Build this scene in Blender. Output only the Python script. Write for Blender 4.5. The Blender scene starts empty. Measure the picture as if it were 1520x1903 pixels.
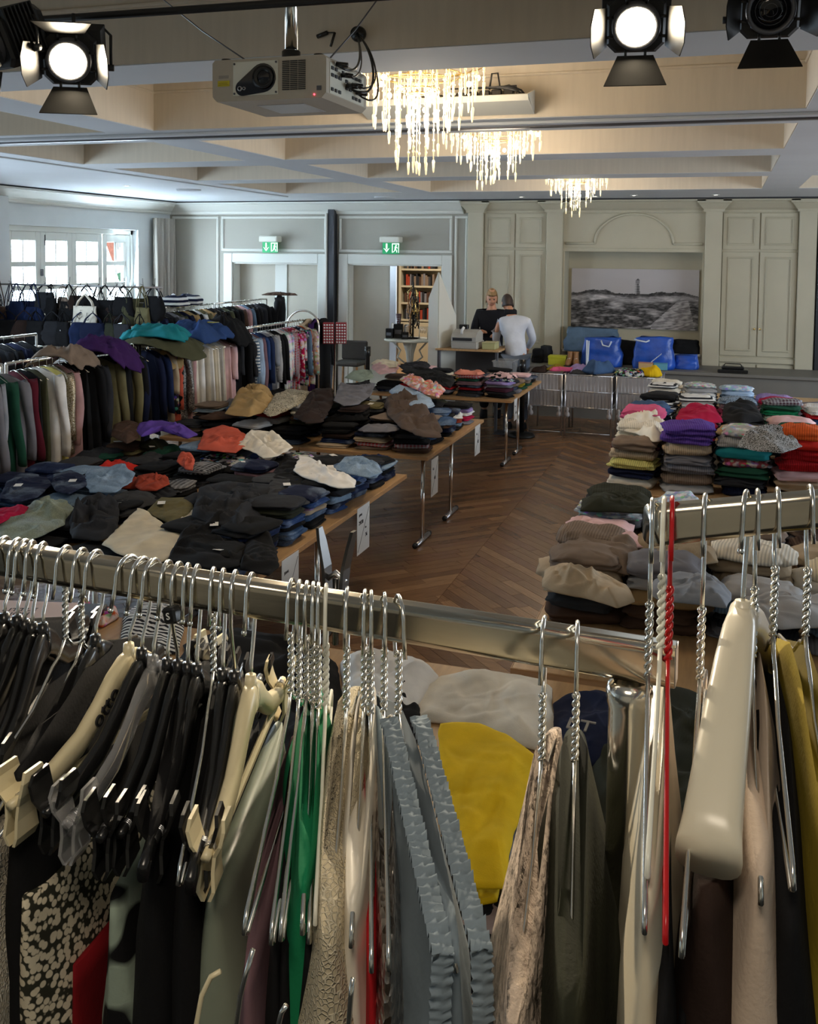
import bpy, bmesh, math, random
from mathutils import Vector, Matrix, noise
PI = math.pi
S = bpy.context.scene
COL = S.collection
# ---------------------------------------------------------------- camera
CAM_H = 2.34
FPX, PPX, PPY = 1800.0, 760.0, 584.0
_v = Vector((1345 - PPX, 478 - PPY, FPX)).normalized()
_h = Vector((-5000 - PPX, 478 + 0.010 * (-5000 - 1345) - PPY, FPX))
_u = _v.cross(_h).normalized()
if _u.y > 0: _u = -_u
_w = _v.cross(_u).normalized()
if _w.x < 0: _w = -_w
RW = Matrix((_w, _v, _u))            # camera (right, down, forward) -> world
cd = bpy.data.cameras.new('camera'); cam = bpy.data.objects.new('camera', cd); COL.objects.link(cam)
ax = RW @ Vector((1, 0, 0)); ay = RW @ Vector((0, -1, 0)); az = RW @ Vector((0, 0, -1))
cam.matrix_world = Matrix(((ax.x, ay.x, az.x, 0), (ax.y, ay.y, az.y, 0), (ax.z, ay.z, az.z, CAM_H), (0, 0, 0, 1)))
cd.sensor_fit = 'VERTICAL'; cd.sensor_height = 24.0; cd.sensor_width = 24.0
cd.lens = FPX / 1903.0 * 24.0
cd.shift_y = -(1903 / 2 - PPY) / 1903.0
cd.clip_start = 0.05; cd.clip_end = 200
S.camera = cam
# ---------------------------------------------------------------- view and world
vs = S.view_settings
vs.view_transform = 'Standard'; vs.look = 'None'; vs.gamma = 1.0; vs.use_curve_mapping = False
vs.exposure = 0.55
wd = bpy.data.worlds.new('world'); S.world = wd; wd.use_nodes = True
bg = wd.node_tree.nodes['Background']; bg.inputs[0].default_value = (0.72, 0.87, 1.0, 1); bg.inputs[1].default_value = 2.6

def light(kind, name, loc, energy, color, target=None, **kw):
    l = bpy.data.lights.new(name, kind); l.energy = energy; l.color = color
    for k, v in kw.items(): setattr(l, k, v)
    o = bpy.data.objects.new(name, l); COL.objects.link(o); o.location = loc
    if target is not None:
        o.rotation_euler = (Vector(target) - Vector(loc)).to_track_quat('-Z', 'Y').to_euler()
    return o
# daylight through the left window, and two added cool fill lights
light('AREA', 'window_daylight', (-9.62, 12.4, 2.0), 520, (0.66, 0.83, 1.0), (0, 11, 1.2), shape='RECTANGLE', size=3.2, size_y=1.5)
light('AREA', 'fill_light_near_left', (-9.1, 6.5, 1.9), 170, (0.66, 0.83, 1.0), (0, 6.0, 1.0), shape='RECTANGLE', size=3.0, size_y=1.6)  # added fill light; the left wall is solid here
light('AREA', 'fill_light_right', (5.5, 9.0, 1.9), 240, (0.80, 0.90, 1.0), (-3, 9.0, 1.2), shape='RECTANGLE', size=7.0, size_y=1.7)  # added fill light; the right wall has no window
# the stage's own downlights, above and behind the photographer
light('AREA', 'stage_downlight', (-0.1, -0.15, 3.15), 9, (1.0, 0.86, 0.68), (-0.1, 0.6, 1.6), size=0.5)
# ---------------------------------------------------------------- helpers
def at(px, py, z=None, Y=None, X=None, d=None):
    """pixel of the 1520x1903 frame -> world point on a real plane (or at a forward distance)"""
    r = RW @ Vector((px - PPX, py - PPY, FPX))
    C0 = Vector((0, 0, CAM_H))
    if z is not None: return C0 + r * ((z - CAM_H) / r.z)
    if Y is not None: return C0 + r * (Y / r.y)
    if X is not None: return C0 + r * (X / r.x)
    return C0 + r * (d / FPX)
def proj(p):
    c = RW.transposed() @ (Vector(p) - Vector((0, 0, CAM_H)))
    return PPX + FPX * c.x / c.z, PPY + FPX * c.y / c.z
def lin(h):
    c = [int(h[i:i + 2], 16) / 255 for i in (0, 2, 4)]
    return tuple((x / 12.92 if x <= 0.04045 else ((x + 0.055) / 1.055) ** 2.4) for x in c)

class M:
    """collects geometry; build() links it as one mesh object"""
    def __init__(s): s.v = []; s.f = []; s.sm = []
    def add(s, vs, fs, smooth=False):
        b = len(s.v); s.v += [tuple(v) for v in vs]
        s.f += [tuple(b + i for i in f) for f in fs]; s.sm += [smooth] * len(fs); return s
    def box(s, x0, x1, y0, y1, z0, z1, bev=0.0):
        if x0 > x1: x0, x1 = x1, x0
        if y0 > y1: y0, y1 = y1, y0
        if z0 > z1: z0, z1 = z1, z0
        b = min(bev, (x1 - x0) * .45, (y1 - y0) * .45, (z1 - z0) * .45)
        if b <= 0:
            vs = [(x, y, z) for z in (z0, z1) for y in (y0, y1) for x in (x0, x1)]
            return s.add(vs, [(0, 2, 3, 1), (4, 5, 7, 6), (0, 1, 5, 4), (2, 6, 7, 3), (0, 4, 6, 2), (1, 3, 7, 5)])
        vs = []; idx = {}
        for iz, z in enumerate((z0, z1)):
            for iy, y in enumerate((y0, y1)):
                for ix, x in enumerate((x0, x1)):
                    sx, sy, sz = (1 if ix == 0 else -1), (1 if iy == 0 else -1), (1 if iz == 0 else -1)
                    for k, p in enumerate(((x, y + sy * b, z + sz * b), (x + sx * b, y, z + sz * b), (x + sx * b, y + sy * b, z))):
                        idx[(ix, iy, iz, k)] = len(vs); vs.append(p)
        g = lambda *a: idx[a]
        fs = []
        for ix in (0, 1):
            q = [g(ix, 0, 0, 0), g(ix, 1, 0, 0), g(ix, 1, 1, 0), g(ix, 0, 1, 0)]; fs.append(q if ix else q[::-1])
        for iy in (0, 1):
            q = [g(0, iy, 0, 1), g(0, iy, 1, 1), g(1, iy, 1, 1), g(1, iy, 0, 1)]; fs.append(q if iy else q[::-1])
        for iz in (0, 1):
            q = [g(0, 0, iz, 2), g(1, 0, iz, 2), g(1, 1, iz, 2), g(0, 1, iz, 2)]; fs.append(q if iz else q[::-1])
        for a in (0, 1):
            for c in (0, 1):
                fs.append([g(0, a, c, 1), g(1, a, c, 1), g(1, a, c, 2), g(0, a, c, 2)])
                fs.append([g(a, 0, c, 0), g(a, 1, c, 0), g(a, 1, c, 2), g(a, 0, c, 2)])
                fs.append([g(a, c, 0, 0), g(a, c, 1, 0), g(a, c, 1, 1), g(a, c, 0, 1)])
        for ix in (0, 1):
            for iy in (0, 1):
                for iz in (0, 1): fs.append([g(ix, iy, iz, 0), g(ix, iy, iz, 1), g(ix, iy, iz, 2)])
        return s.add(vs, fs)
    def tube(s, pts, r, n=8, cap=True, up=None):
        pts = [Vector(p) for p in pts]; rs = r if isinstance(r, (list, tuple)) else [r] * len(pts)
        vs = []; fs = []; pn = None
        for i, p in enumerate(pts):
            a = pts[max(i - 1, 0)]; b = pts[min(i + 1, len(pts) - 1)]
            t = (b - a).normalized()
            if pn is None:
                q = Vector((0, 0, 1)) if abs(t.z) < .9 else Vector((1, 0, 0))
                pn = t.cross(q).normalized()
            else:
                pn = (pn - t * pn.dot(t)).normalized()
            bn = t.cross(pn)
            for k in range(n):
                a2 = 2 * PI * k / n
                vs.append(p + (pn * math.cos(a2) + bn * math.sin(a2)) * rs[i])
        for i in range(len(pts) - 1):
            for k in range(n):
                k2 = (k + 1) % n
                fs.append((i * n + k, i * n + k2, (i + 1) * n + k2, (i + 1) * n + k))
        if cap:
            fs.append(tuple(range(n))[::-1]); fs.append(tuple((len(pts) - 1) * n + k for k in range(n)))
        return s.add(vs, fs, True)
    def cyl(s, c, r, h, n=16, r2=None):
        return s.lathe([(0, 0), (r, 0), (r if r2 is None else r2, h), (0, h)], c, n, flat=True)
    def lathe(s, prof, c=(0, 0, 0), n=20, flat=False, axis='Z'):
        vs = []; fs = []
        for (r, z) in prof:
            for k in range(n):
                a = 2 * PI * k / n; x, y = max(r, 1e-4) * math.cos(a), max(r, 1e-4) * math.sin(a)
                p = (x, y, z) if axis == 'Z' else ((x, z, y) if axis == 'Y' else (z, x, y))
                vs.append((p[0] + c[0], p[1] + c[1], p[2] + c[2]))
        for i in range(len(prof) - 1):
            for k in range(n):
                k2 = (k + 1) % n
                fs.append((i * n + k, i * n + k2, (i + 1) * n + k2, (i + 1) * n + k))
        return s.add(vs, fs, not flat)
    def rings(s, rings, cap0=True, cap1=True, smooth=True):
        n = len(rings[0]); vs = [p for r in rings for p in r]; fs = []
        for i in range(len(rings) - 1):
            for k in range(n):
                k2 = (k + 1) % n
                fs.append((i * n + k, i * n + k2, (i + 1) * n + k2, (i + 1) * n + k))
        if cap0: fs.append(tuple(range(n))[::-1])
        if cap1: fs.append(tuple((len(rings) - 1) * n + k for k in range(n)))
        return s.add(vs, fs, smooth)
    def prism(s, poly, axis, a, b):
        """poly in the two other axes, extruded along axis from a to b"""
        n = len(poly); vs = []
        for t in (a, b):
            for (p, q) in poly:
                vs.append({'X': (t, p, q), 'Y': (p, t, q), 'Z': (p, q, t)}[axis])
        fs = [tuple(range(n))[::-1], tuple(range(n, 2 * n))] + [(k, (k + 1) % n, n + (k + 1) % n, n + k) for k in range(n)]
        return s.add(vs, fs)
    def mesh(s, name):
        me = bpy.data.meshes.new(name); me.from_pydata(s.v, [], s.f)
        me.polygons.foreach_set('use_smooth', s.sm); me.validate()
        bm = bmesh.new(); bm.from_mesh(me); bmesh.ops.recalc_face_normals(bm, faces=bm.faces); bm.to_mesh(me); bm.free()
        me.update(); return me
    def build(s, name, mat, parent=None, loc=None):
        me = s.mesh(name); me.materials.append(mat)
        return link(name, me, parent, loc)
def link(name, me, parent=None, loc=None, rot=None, color=None):
    o = bpy.data.objects.new(name, me); COL.objects.link(o)
    if parent: o.parent = parent
    if loc is not None: o.location = loc
    if rot is not None: o.rotation_euler = rot
    if color is not None: o.color = (*color, 1)
    return o
def tag(o, label, cat, group=None, kind=None):
    o['label'] = label; o['category'] = cat
    if group: o['group'] = group
    if kind: o['kind'] = kind
    return o
def thing(name, label, cat, loc=(0, 0, 0), rz=0, group=None):
    o = bpy.data.objects.new(name, None); COL.objects.link(o); o.location = loc; o.rotation_euler = (0, 0, rz)
    o.empty_display_size = .1
    return tag(o, label, cat, group)
def struct(o): o['kind'] = 'structure'; return o
def dup(o, parent=None):
    c = o.copy(); COL.objects.link(c); c.parent = parent
    for ch in o.children: dup(ch, c)
    return c
# ---------------------------------------------------------------- materials
def base(name, color=(.8, .8, .8), rough=.5, metal=0., **kw):
    m = bpy.data.materials.new(name); m.use_nodes = True
    b = m.node_tree.nodes['Principled BSDF']
    b.inputs['Base Color'].default_value = (*color, 1); b.inputs['Roughness'].default_value = rough; b.inputs['Metallic'].default_value = metal
    for k, v in kw.items(): b.inputs[k].default_value = v
    return m
def nt(m): return m.node_tree, m.node_tree.nodes, m.node_tree.links, m.node_tree.nodes['Principled BSDF']
def nz(m, scale=20, amt=.12, bump=.0, bdist=.002, det=4, coord='Object', stretch=None):
    t, N, L, b = nt(m)
    tc = N.new('ShaderNodeTexCoord'); mp = N.new('ShaderNodeMapping'); n = N.new('ShaderNodeTexNoise')
    if stretch: mp.inputs['Scale'].default_value = stretch
    L.new(tc.outputs[coord], mp.inputs[0]); L.new(mp.outputs[0], n.inputs['Vector'])
    n.inputs['Scale'].default_value = scale; n.inputs['Detail'].default_value = det
    if amt:
        mr = N.new('ShaderNodeMapRange'); mr.inputs[3].default_value = 1 - amt; mr.inputs[4].default_value = 1 + amt
        mr.inputs[1].default_value = .3; mr.inputs[2].default_value = .7
        L.new(n.outputs[0], mr.inputs[0])
        mx = N.new('ShaderNodeMix'); mx.data_type = 'RGBA'; mx.blend_type = 'MULTIPLY'; mx.inputs[0].default_value = 1
        mx.inputs[6].default_value = b.inputs['Base Color'].default_value
        L.new(mr.outputs[0], mx.inputs[7]); L.new(mx.outputs[2], b.inputs['Base Color'])
    if bump:
        bp = N.new('ShaderNodeBump'); bp.inputs['Strength'].default_value = bump; bp.inputs['Distance'].default_value = bdist
        L.new(n.outputs[0], bp.inputs['Height']); L.new(bp.outputs[0], b.inputs['Normal'])
    return m
def emis(name, color, st):
    m = bpy.data.materials.new(name); m.use_nodes = True; t, N, L, b = nt(m)
    b.inputs['Emission Color'].default_value = (*color, 1); b.inputs['Emission Strength'].default_value = st
    b.inputs['Base Color'].default_value = (*color, 1)
    return m
MT = {}
MT['cream'] = nz(base('cream_paint', lin('b5ae98'), .5), 3, .03)
MT['ceil'] = nz(base('ceiling_paint', lin('c6cacd'), .75), 2, .03)
MT['coffer'] = nz(base('coffer_paint', lin('cfc4b2'), .7), 30, .04, stretch=(1, 1, .1))
MT['wallp'] = nz(base('wallpaper', lin('a09d92'), .8), 120, .05, .2, .001)
MT['wallw'] = nz(base('white_wall', lin('cdd2d2'), .7), 3, .03)
MT['trimw'] = base('white_trim', lin('d2d3cb'), .45)
MT['doorp'] = nz(base('door_paint', lin('b0ab9c'), .6), 4, .03)
MT['dark'] = base('dark_gap', lin('1c1e24'), .5)
MT['chrome'] = base('chrome', (.83, .80, .74), .16, 1.)
MT['steel'] = base('brushed_steel', (.6, .6, .62), .28, 1.)
MT['wire'] = base('hanger_wire', (.78, .77, .72), .22, 1.)
MT['blackp'] = base('black_plastic', (.012, .012, .012), .25)
MT['creamp'] = base('cream_plastic', lin('d8cba6'), .35, **{'Subsurface Weight': .0})
MT['whitep'] = base('white_plastic', lin('dcdccf'), .3)
MT['clearp'] = base('clear_plastic', (.9, .9, .9), .08, **{'Transmission Weight': .85, 'IOR': 1.3})
MT['redp'] = base('red_plastic', lin('b01418'), .3)
MT['blackm'] = base('black_metal', (.02, .02, .02), .45, .4)
MT['greym'] = base('grey_metal', (.12, .12, .13), .4, .6)
MT['beech'] = nz(base('beech_edge', lin('b78c5e'), .45), 6, .12, stretch=(1, 14, 14))
MT['tabletop'] = nz(base('table_top', lin('b99468'), .4), 5, .12, stretch=(10, 1, 1))
MT['paper'] = base('paper', lin('dfe0de'), .7)
MT['ink'] = base('ink', (.01, .01, .012), .6)
MT['tagw'] = base('tag_card', lin('e8e6e0'), .7)
MT['glass'] = base('window_glass', (1, 1, 1), .02, **{'Transmission Weight': 1., 'IOR': 1.05})
MT['skin'] = base('skin', lin('c08a6c'), .55)
MT['projw'] = nz(base('projector_shell', lin('b9b0a0'), .5), 40, .02)
MT['green'] = emis('sign_green', lin('0c8a50'), .35)
MT['signw'] = emis('sign_white', (.9, 1, .92), .9)
MT['bulb'] = emis('bulb', (1, .82, .5), 16)
MT['lampglow'] = emis('lamp_glow', (1, .86, .62), 90)
MT['led'] = emis('downlight_glow', (1, .9, .75), 12)
MT['redled'] = emis('red_led', (1, .05, .08), 4)
MT['crystal'] = base('crystal', (1, .93, .78), .05, **{'Transmission Weight': .55, 'IOR': 1.45, 'Emission Color': (1, .75, .4, 1), 'Emission Strength': .22})  # faint warm emission stands in for bulb light caught in the crystal
MT['brass'] = base('brass', (.75, .52, .2), .2, 1.)
MT['lens'] = base('lens_glass', (.005, .005, .008), .05)

def fabric(name, pat, rough=.9, bump=.35, scale=1.0, sec=(.8, .8, .78)):
    m = bpy.data.materials.new(name); m.use_nodes = True; t, N, L, b = nt(m)
    b.inputs['Roughness'].default_value = rough
    b.inputs['Specular IOR Level'].default_value = .22 if rough > .6 else .5
    oi = N.new('ShaderNodeObjectInfo'); tc = N.new('ShaderNodeTexCoord')
    vec = tc.outputs['Object']
    def math_(op, a, bb=None, v=None):
        n = N.new('ShaderNodeMath'); n.operation = op
        if hasattr(a, 'links'): L.new(a, n.inputs[0])
        else: n.inputs[0].default_value = a
        if bb is not None:
            if hasattr(bb, 'links'): L.new(bb, n.inputs[1])
            else: n.inputs[1].default_value = bb
        return n.outputs[0]
    def noise_(sc, det=3):
        n = N.new('ShaderNodeTexNoise'); n.inputs['Scale'].default_value = sc; n.inputs['Detail'].default_value = det; L.new(vec, n.inputs['Vector']); return n.outputs[0]
    def vor(sc, feat='F1', out='Distance'):
        n = N.new('ShaderNodeTexVoronoi'); n.feature = feat; n.inputs['Scale'].default_value = sc; L.new(vec, n.inputs['Vector']); return n.outputs[out]
    def wave(sc, d, dist=0):
        n = N.new('ShaderNodeTexWave'); n.bands_direction = d; n.inputs['Scale'].default_value = sc; n.inputs['Distortion'].default_value = dist; L.new(vec, n.inputs['Vector']); return n.outputs['Fac']
    def mix(fac, a, c, bt='MIX'):
        n = N.new('ShaderNodeMix'); n.data_type = 'RGBA'; n.blend_type = bt
        if hasattr(fac, 'links'): L.new(fac, n.inputs[0])
        else: n.inputs[0].default_value = fac
        for i, x in ((6, a), (7, c)):
            if hasattr(x, 'links'): L.new(x, n.inputs[i])
            else: n.inputs[i].default_value = (*x, 1)
        return n.outputs[2]
    def ramp(v, lo, hi):
        n = N.new('ShaderNodeMapRange'); n.inputs[1].default_value = lo; n.inputs[2].default_value = hi; L.new(v, n.inputs[0]); return n.outputs[0]
    def tone(v, a, c):
        n = N.new('ShaderNodeMapRange'); n.inputs[3].default_value = a; n.inputs[4].default_value = c; n.inputs[1].default_value = .3; n.inputs[2].default_value = .7; L.new(v, n.inputs[0]); return n.outputs[0]
    oc = oi.outputs['Color']
    n1 = noise_(9 * scale, 5); fine = noise_(260, 2)
    colr = mix(1.0, oc, tone(n1, .86, 1.12), 'MULTIPLY')
    h = fine; bd = .0012
    if pat == 'knit':
        w1 = wave(22, 'X', .6); colr = mix(1.0, colr, tone(w1, .78, 1.1), 'MULTIPLY'); h = math_('ADD', w1, math_('MULTIPLY', fine, .5)); bd = .003
    elif pat == 'denim':
        st = ramp(noise_(5, 6), .5, .72); colr = mix(math_('MULTIPLY', st, .38), colr, (.42, .52, .64)); colr = mix(1.0, colr, tone(noise_(160, 2), .75, 1.2), 'MULTIPLY')
    elif pat in ('stripe', 'stripev'):
        w1 = wave(9 if pat == 'stripe' else 12, 'Y' if pat == 'stripev' else 'Z'); colr = mix(math_('GREATER_THAN', w1, .55), colr, sec)
    elif pat == 'plaid':
        a = math_('GREATER_THAN', wave(10, 'X'), .6); c = math_('GREATER_THAN', wave(10, 'Y'), .6); c2 = math_('GREATER_THAN', wave(10, 'Z'), .6)
        colr = mix(math_('MULTIPLY', math_('ADD', a, math_('MAXIMUM', c, c2)), .45), colr, sec)
    elif pat == 'print':
        vc = vor(28, 'F1', 'Color'); vd = ramp(vor(28), .55, .35)
        colr = mix(math_('MULTIPLY', vd, .55), colr, vc); colr = mix(ramp(noise_(18, 2), .52, .6), colr, mix(.6, colr, sec))
    elif pat == 'flowers':
        vd = vor(17, 'SMOOTH_F1'); nn = noise_(22, 1); colr = mix(ramp(math_('ADD', vd, math_('MULTIPLY', nn, .5)), .62, .57), colr, sec)
    elif pat == 'lace':
        vd = vor(240, 'DISTANCE_TO_EDGE'); e = ramp(vd, .02, .16); colr = mix(e, mix(.0, colr, colr), mix(1, colr, (.78, .75, .68), 'MULTIPLY')); h = math_('SUBTRACT', 1, e); bd = .002
        e2 = ramp(vor(45), .12, .2); h = math_('ADD', h, e2)
    elif pat == 'leopard':
        vd = vor(170); colr = mix(ramp(vd, .60, .48), sec, colr)
    elif pat == 'sequin':
        vc = vor(170, 'F1', 'Color'); b.inputs['Metallic'].default_value = .75; b.inputs['Roughness'].default_value = .28
        n = N.new('ShaderNodeSeparateColor'); L.new(vc, n.inputs[0]); colr = mix(n.outputs[0], mix(1, colr, (.45, .45, .45), 'MULTIPLY'), mix(.5, colr, (.9, .86, .8))); h = vor(170, 'F1'); bd = .004; h = math_('MULTIPLY', h, n.outputs[0])
    elif pat == 'fur':
        nn = noise_(45, 6); colr = mix(1.0, colr, tone(nn, .55, 1.2), 'MULTIPLY'); h = nn; bd = .02
    elif pat == 'worn':
        nn = noise_(7, 6); colr = mix(ramp(nn, .45, .65), mix(1, colr, (.7, .7, .7), 'MULTIPLY'), colr); h = nn; bd = .01
    L.new(colr, b.inputs['Base Color'])
    bp = N.new('ShaderNodeBump'); bp.inputs['Strength'].default_value = bump; bp.inputs['Distance'].default_value = bd
    L.new(h, bp.inputs['Height']); L.new(bp.outputs[0], b.inputs['Normal'])
    return m
FB = {p: fabric('fabric_' + p, p) for p in ('plain', 'knit', 'denim', 'print', 'worn')}
FB['stripe'] = fabric('fabric_stripe_white', 'stripe'); FB['stripeb'] = fabric('fabric_stripe_black', 'stripe', sec=(.02, .02, .025))
FB['stripev'] = fabric('fabric_upright_stripe', 'stripev', sec=(.02, .02, .025))
FB['plaid'] = fabric('fabric_plaid', 'plaid', sec=(.35, .36, .38)); FB['flowers'] = fabric('fabric_flowers', 'flowers', sec=(.006, .006, .007))
FB['lace'] = fabric('fabric_lace', 'lace', bump=.8); FB['leopard'] = fabric('fabric_leopard', 'leopard', sec=(.03, .03, .02))
FB['sequin'] = fabric('fabric_sequin', 'sequin', bump=.9); FB['fur'] = fabric('fabric_fur', 'fur', bump=1.0)
FB['satin'] = fabric('fabric_satin', 'plain', rough=.38, bump=.05)
CN = {k: lin(v) for k, v in {
 'black': '141416', 'charcoal': '2b2c30', 'dark grey': '3b3c3f', 'grey': '75747a', 'light grey': 'a9a8a8', 'silver grey': '8f9299', 'white': 'e4e2de',
 'cream': 'd8cdb4', 'ivory': 'e0d8c8', 'beige': 'b7a388', 'tan': 'a88a5c', 'camel': 'a3855c', 'taupe': '7d6c5e', 'brown': '4f3a2e', 'dark brown': '2e211c',
 'khaki': '6e6748', 'olive': '4a4a35', 'dark olive': '2a2c20', 'green': '15784e', 'dark green': '1e4a38', 'teal': '1c7c84', 'pale green': '9cab9c', 'sage': '8b9483',
 'navy': '161d38', 'dark blue': '1d2a4c', 'blue': '2c4574', 'denim blue': '3c5578', 'pale blue': '9fb4cc', 'light denim': '7c93ab', 'steel blue': '5b7085', 'grey blue': '8f9fab', 'blush': 'cbb8a6',
 'purple': '5b3f96', 'dark purple': '3a1c52', 'lilac': '9a86b8', 'plum': '44202f', 'burgundy': '561423', 'crimson': 'ab1540', 'red': 'b01b22', 'dark red': '7d1018', 'scarlet': 'd02f24',
 'rust': '9a3f2c', 'coral': 'c25844', 'orange': 'cf5a26', 'salmon': 'd98873', 'pink': 'c9567c', 'pale pink': 'd9b3b4', 'dusty pink': 'b08a8a', 'mauve': '7c5f66', 'rose': 'a5484f',
 'umber': '564840', 'yellow': 'd9b213', 'pale yellow': 'cfc778', 'mustard': '8c7a22', 'gold': 'a0894f'}.items()}
ORD = ['first', 'second', 'third', 'fourth', 'fifth', 'sixth', 'seventh', 'eighth', 'ninth', 'tenth', 'eleventh', 'twelfth', 'thirteenth', 'fourteenth', 'fifteenth', 'sixteenth', 'seventeenth', 'eighteenth', 'nineteenth', 'twentieth']
def ordn(i):
    if i < 20: return ORD[i]
    t = (i + 1) // 10; u = (i + 1) % 10
    tens = {2: 'twent', 3: 'thirt', 4: 'fort', 5: 'fift', 6: 'sixt', 7: 'sevent', 8: 'eight', 9: 'ninet'}[t]
    return tens + 'ieth' if u == 0 else tens + 'y-' + ORD[u - 1]
# ================================================================ the room
XL, XR, YW, ZC = -9.3, 5.8, 15.0, 3.2
COLS = [(-6.1, -4.3), (-3.9, .43), (.85, 2.65)]
ROWS = [(1.9, 3.93), (4.39, 6.08), (6.7, 8.26), (8.75, 10.45), (10.95, 12.95)]
# ceiling: flat bands and beams at 3.2 m, recessed coffers between them
m = M()
m.box(XL - .3, XR + .2, -3.2, YW + .5, ZC + .42, ZC + .5)
struct(m.build('ceiling', MT['coffer']))
m = M()
xs = [XL - .3] + [x for c in COLS for x in c] + [XR + .2]
ys = [-3.2] + [y for r in ROWS for y in r] + [YW]
for i in range(0, len(ys), 2): m.box(xs[0], xs[-1], ys[i], ys[i + 1], ZC, ZC + .42)
for (y0, y1) in ROWS:
    for i in range(0, len(xs), 2): m.box(xs[i], xs[i + 1], y0, y1, ZC, ZC + .42)
struct(m.build('ceiling_beams', MT['ceil']))
# coffer linings (warm plaster faces) and their mouldings
for (x0, x1) in COLS:
    for (y0, y1) in ROWS:
        m = M(); e = .006
        m.box(x0, x1, y1 - e, y1, ZC + .004, ZC + .42); m.box(x0, x1, y0, y0 + e, ZC + .004, ZC + .42)
        m.box(x0, x0 + e, y0, y1, ZC + .004, ZC + .42); m.box(x1 - e, x1, y0, y1, ZC + .004, ZC + .42)
        for (zz, w) in ((.26, .018), (.34, .04)):
            z0, z1 = ZC + zz, ZC + zz + (.02 if zz < .3 else .08)
            m.box(x0, x1, y1 - w, y1, z0, z1, .006); m.box(x0, x0 + w, y0, y1, z0, z1, .006); m.box(x1 - w, x1, y0, y1, z0, z1, .006); m.box(x0, x1, y0, y0 + w, z0, z1, .006)
        struct(m.build('trim_coffer', MT['coffer']))
m = M(); m.box(-6.42, -6.36, 4.0, 13.6, ZC - .012, ZC, .004); struct(m.build('trim_ceiling_edge', MT['ceil']))
# partition track across the ceiling, and its storage slot beside the doors
m = M(); m.box(XL, XR, 6.30, 6.36, ZC - .03, ZC + .001, .004); tr = struct(m.build('trim_partition_track', MT['greym']))
m = M(); m.box(XL, XR, 6.20, 6.29, ZC - .02, ZC + .001, .004); m.box(XL, XR, 6.37, 6.46, ZC - .02, ZC + .001, .004); m.build('track_flange', MT['ceil'], tr)
m = M(); m.box(-6.24, -6.12, YW - .14, YW, 0, 3.17, .01); struct(m.build('trim_partition_post', MT['dark']))
m = M(); m.box(-6.28, -6.245, YW - .17, YW, 0, 3.0, .008); struct(m.build('trim_post_edge', MT['trimw']))
m = M(); m.box(1.27, 1.36, YW - .14, YW, 0, 3.17, .01); struct(m.build('trim_partition_slot', MT['dark']))

# floor: real herringbone planks (two diagonal fields meeting at a seam)
FW = [nz(base('parquet_oak_%s' % n, lin(c), .27), 7, .22, .15, .0006, 5, stretch=(1, 16, 1)) for n, c in (('mid', '7d5f45'), ('light', '8f6f52'), ('dark', '6b503b'), ('red', '775843'))]
MT['subfloor'] = base('subfloor', (.03, .02, .015), .8)
m = M(); m.box(XL, XR, 1.6, YW + .05, -.06, -.012); floor = struct(m.build('floor', MT['subfloor']))
rnd = random.Random(3)
SEAM, PW = -1.78, .085
def clip(poly, f):
    out = []
    for i in range(len(poly)):
        a, b = poly[i], poly[(i + 1) % len(poly)]; fa, fb = f(a), f(b)
        if fa >= 0: out.append(a)
        if fa * fb < 0:
            t = fa / (fa - fb); out.append((a[0] + (b[0] - a[0]) * t, a[1] + (b[1] - a[1]) * t))
    return out
planks = []
for side in (1, -1):
    dx, dy = side * math.cos(PI / 4), -math.sin(PI / 4); nx, ny = math.sin(PI / 4) * side, math.cos(PI / 4)
    ext = 7.6
    for k in range(int(1.6 / PW * .7), int(26.5 / PW)):
        c = k * PW - 6.0     # offset along normal from the seam point (SEAM, 0)
        s0 = -14 + rnd.random() * .7
        while s0 < 14:
            ln = rnd.choice((.45, .6, .75, .9)); s1 = s0 + ln
            cx, cy = SEAM + nx * (c + PW / 2) + dx * (s0 + ln / 2), ny * (c + PW / 2) + dy * (s0 + ln / 2)
            if XL < cx < 5.8 and 1.6 < cy < YW + .3 and (cx - SEAM) * side > -.5:
                g = .0013
                p = [(SEAM + nx * (c + a) + dx * b, ny * (c + a) + dy * b) for a, b in ((g, s0 + g), (g, s1 - g), (PW - g, s1 - g), (PW - g, s0 + g))]
                p = clip(p, lambda q: (q[0] - SEAM) * side - .0012); p = clip(p, lambda q: YW - q[1]); p = clip(p, lambda q: q[1] - 1.62)
                p = clip(p, lambda q: q[0] - XL - .001); p = clip(p, lambda q: XR - q[0])
                if len(p) > 2: planks.append((side, p, cx, cy))
            s0 = s1
vis = []
for i, (side, p, cx, cy) in enumerate(planks):
    x, y = proj((cx, cy, 0))
    if -2.2 < cx < -.7 and 4.6 < cy < 13 and y < 1190: vis.append((cy, i))
vis.sort(); near = set(i for _, i in vis[:296])
rest = [M() for _ in FW]
for i, (side, p, cx, cy) in enumerate(planks):
    k = rnd.choice((0, 0, 0, 1, 2, 3)); h = rnd.uniform(-.0006, 0)
    mm = M() if i in near else rest[k]
    n = len(p)
    if i in near:
        ang = math.atan2(-math.sin(PI / 4), side * math.cos(PI / 4)); ca, sa = math.cos(-ang), math.sin(-ang)
        q = [((a - cx) * ca - (b - cy) * sa, (a - cx) * sa + (b - cy) * ca) for a, b in p]
        mm.prism(q, 'Z', -.012, 0)
        o = mm.build('plank', FW[k], floor); o.location = (cx, cy, h); o.rotation_euler = (0, 0, ang)
    else:
        mm.add([(a, b, h) for a, b in p] + [(a, b, -.012) for a, b in p], [tuple(range(n))] + [(j, (j + 1) % n, n + (j + 1) % n, n + j) for j in range(n)])
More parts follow.
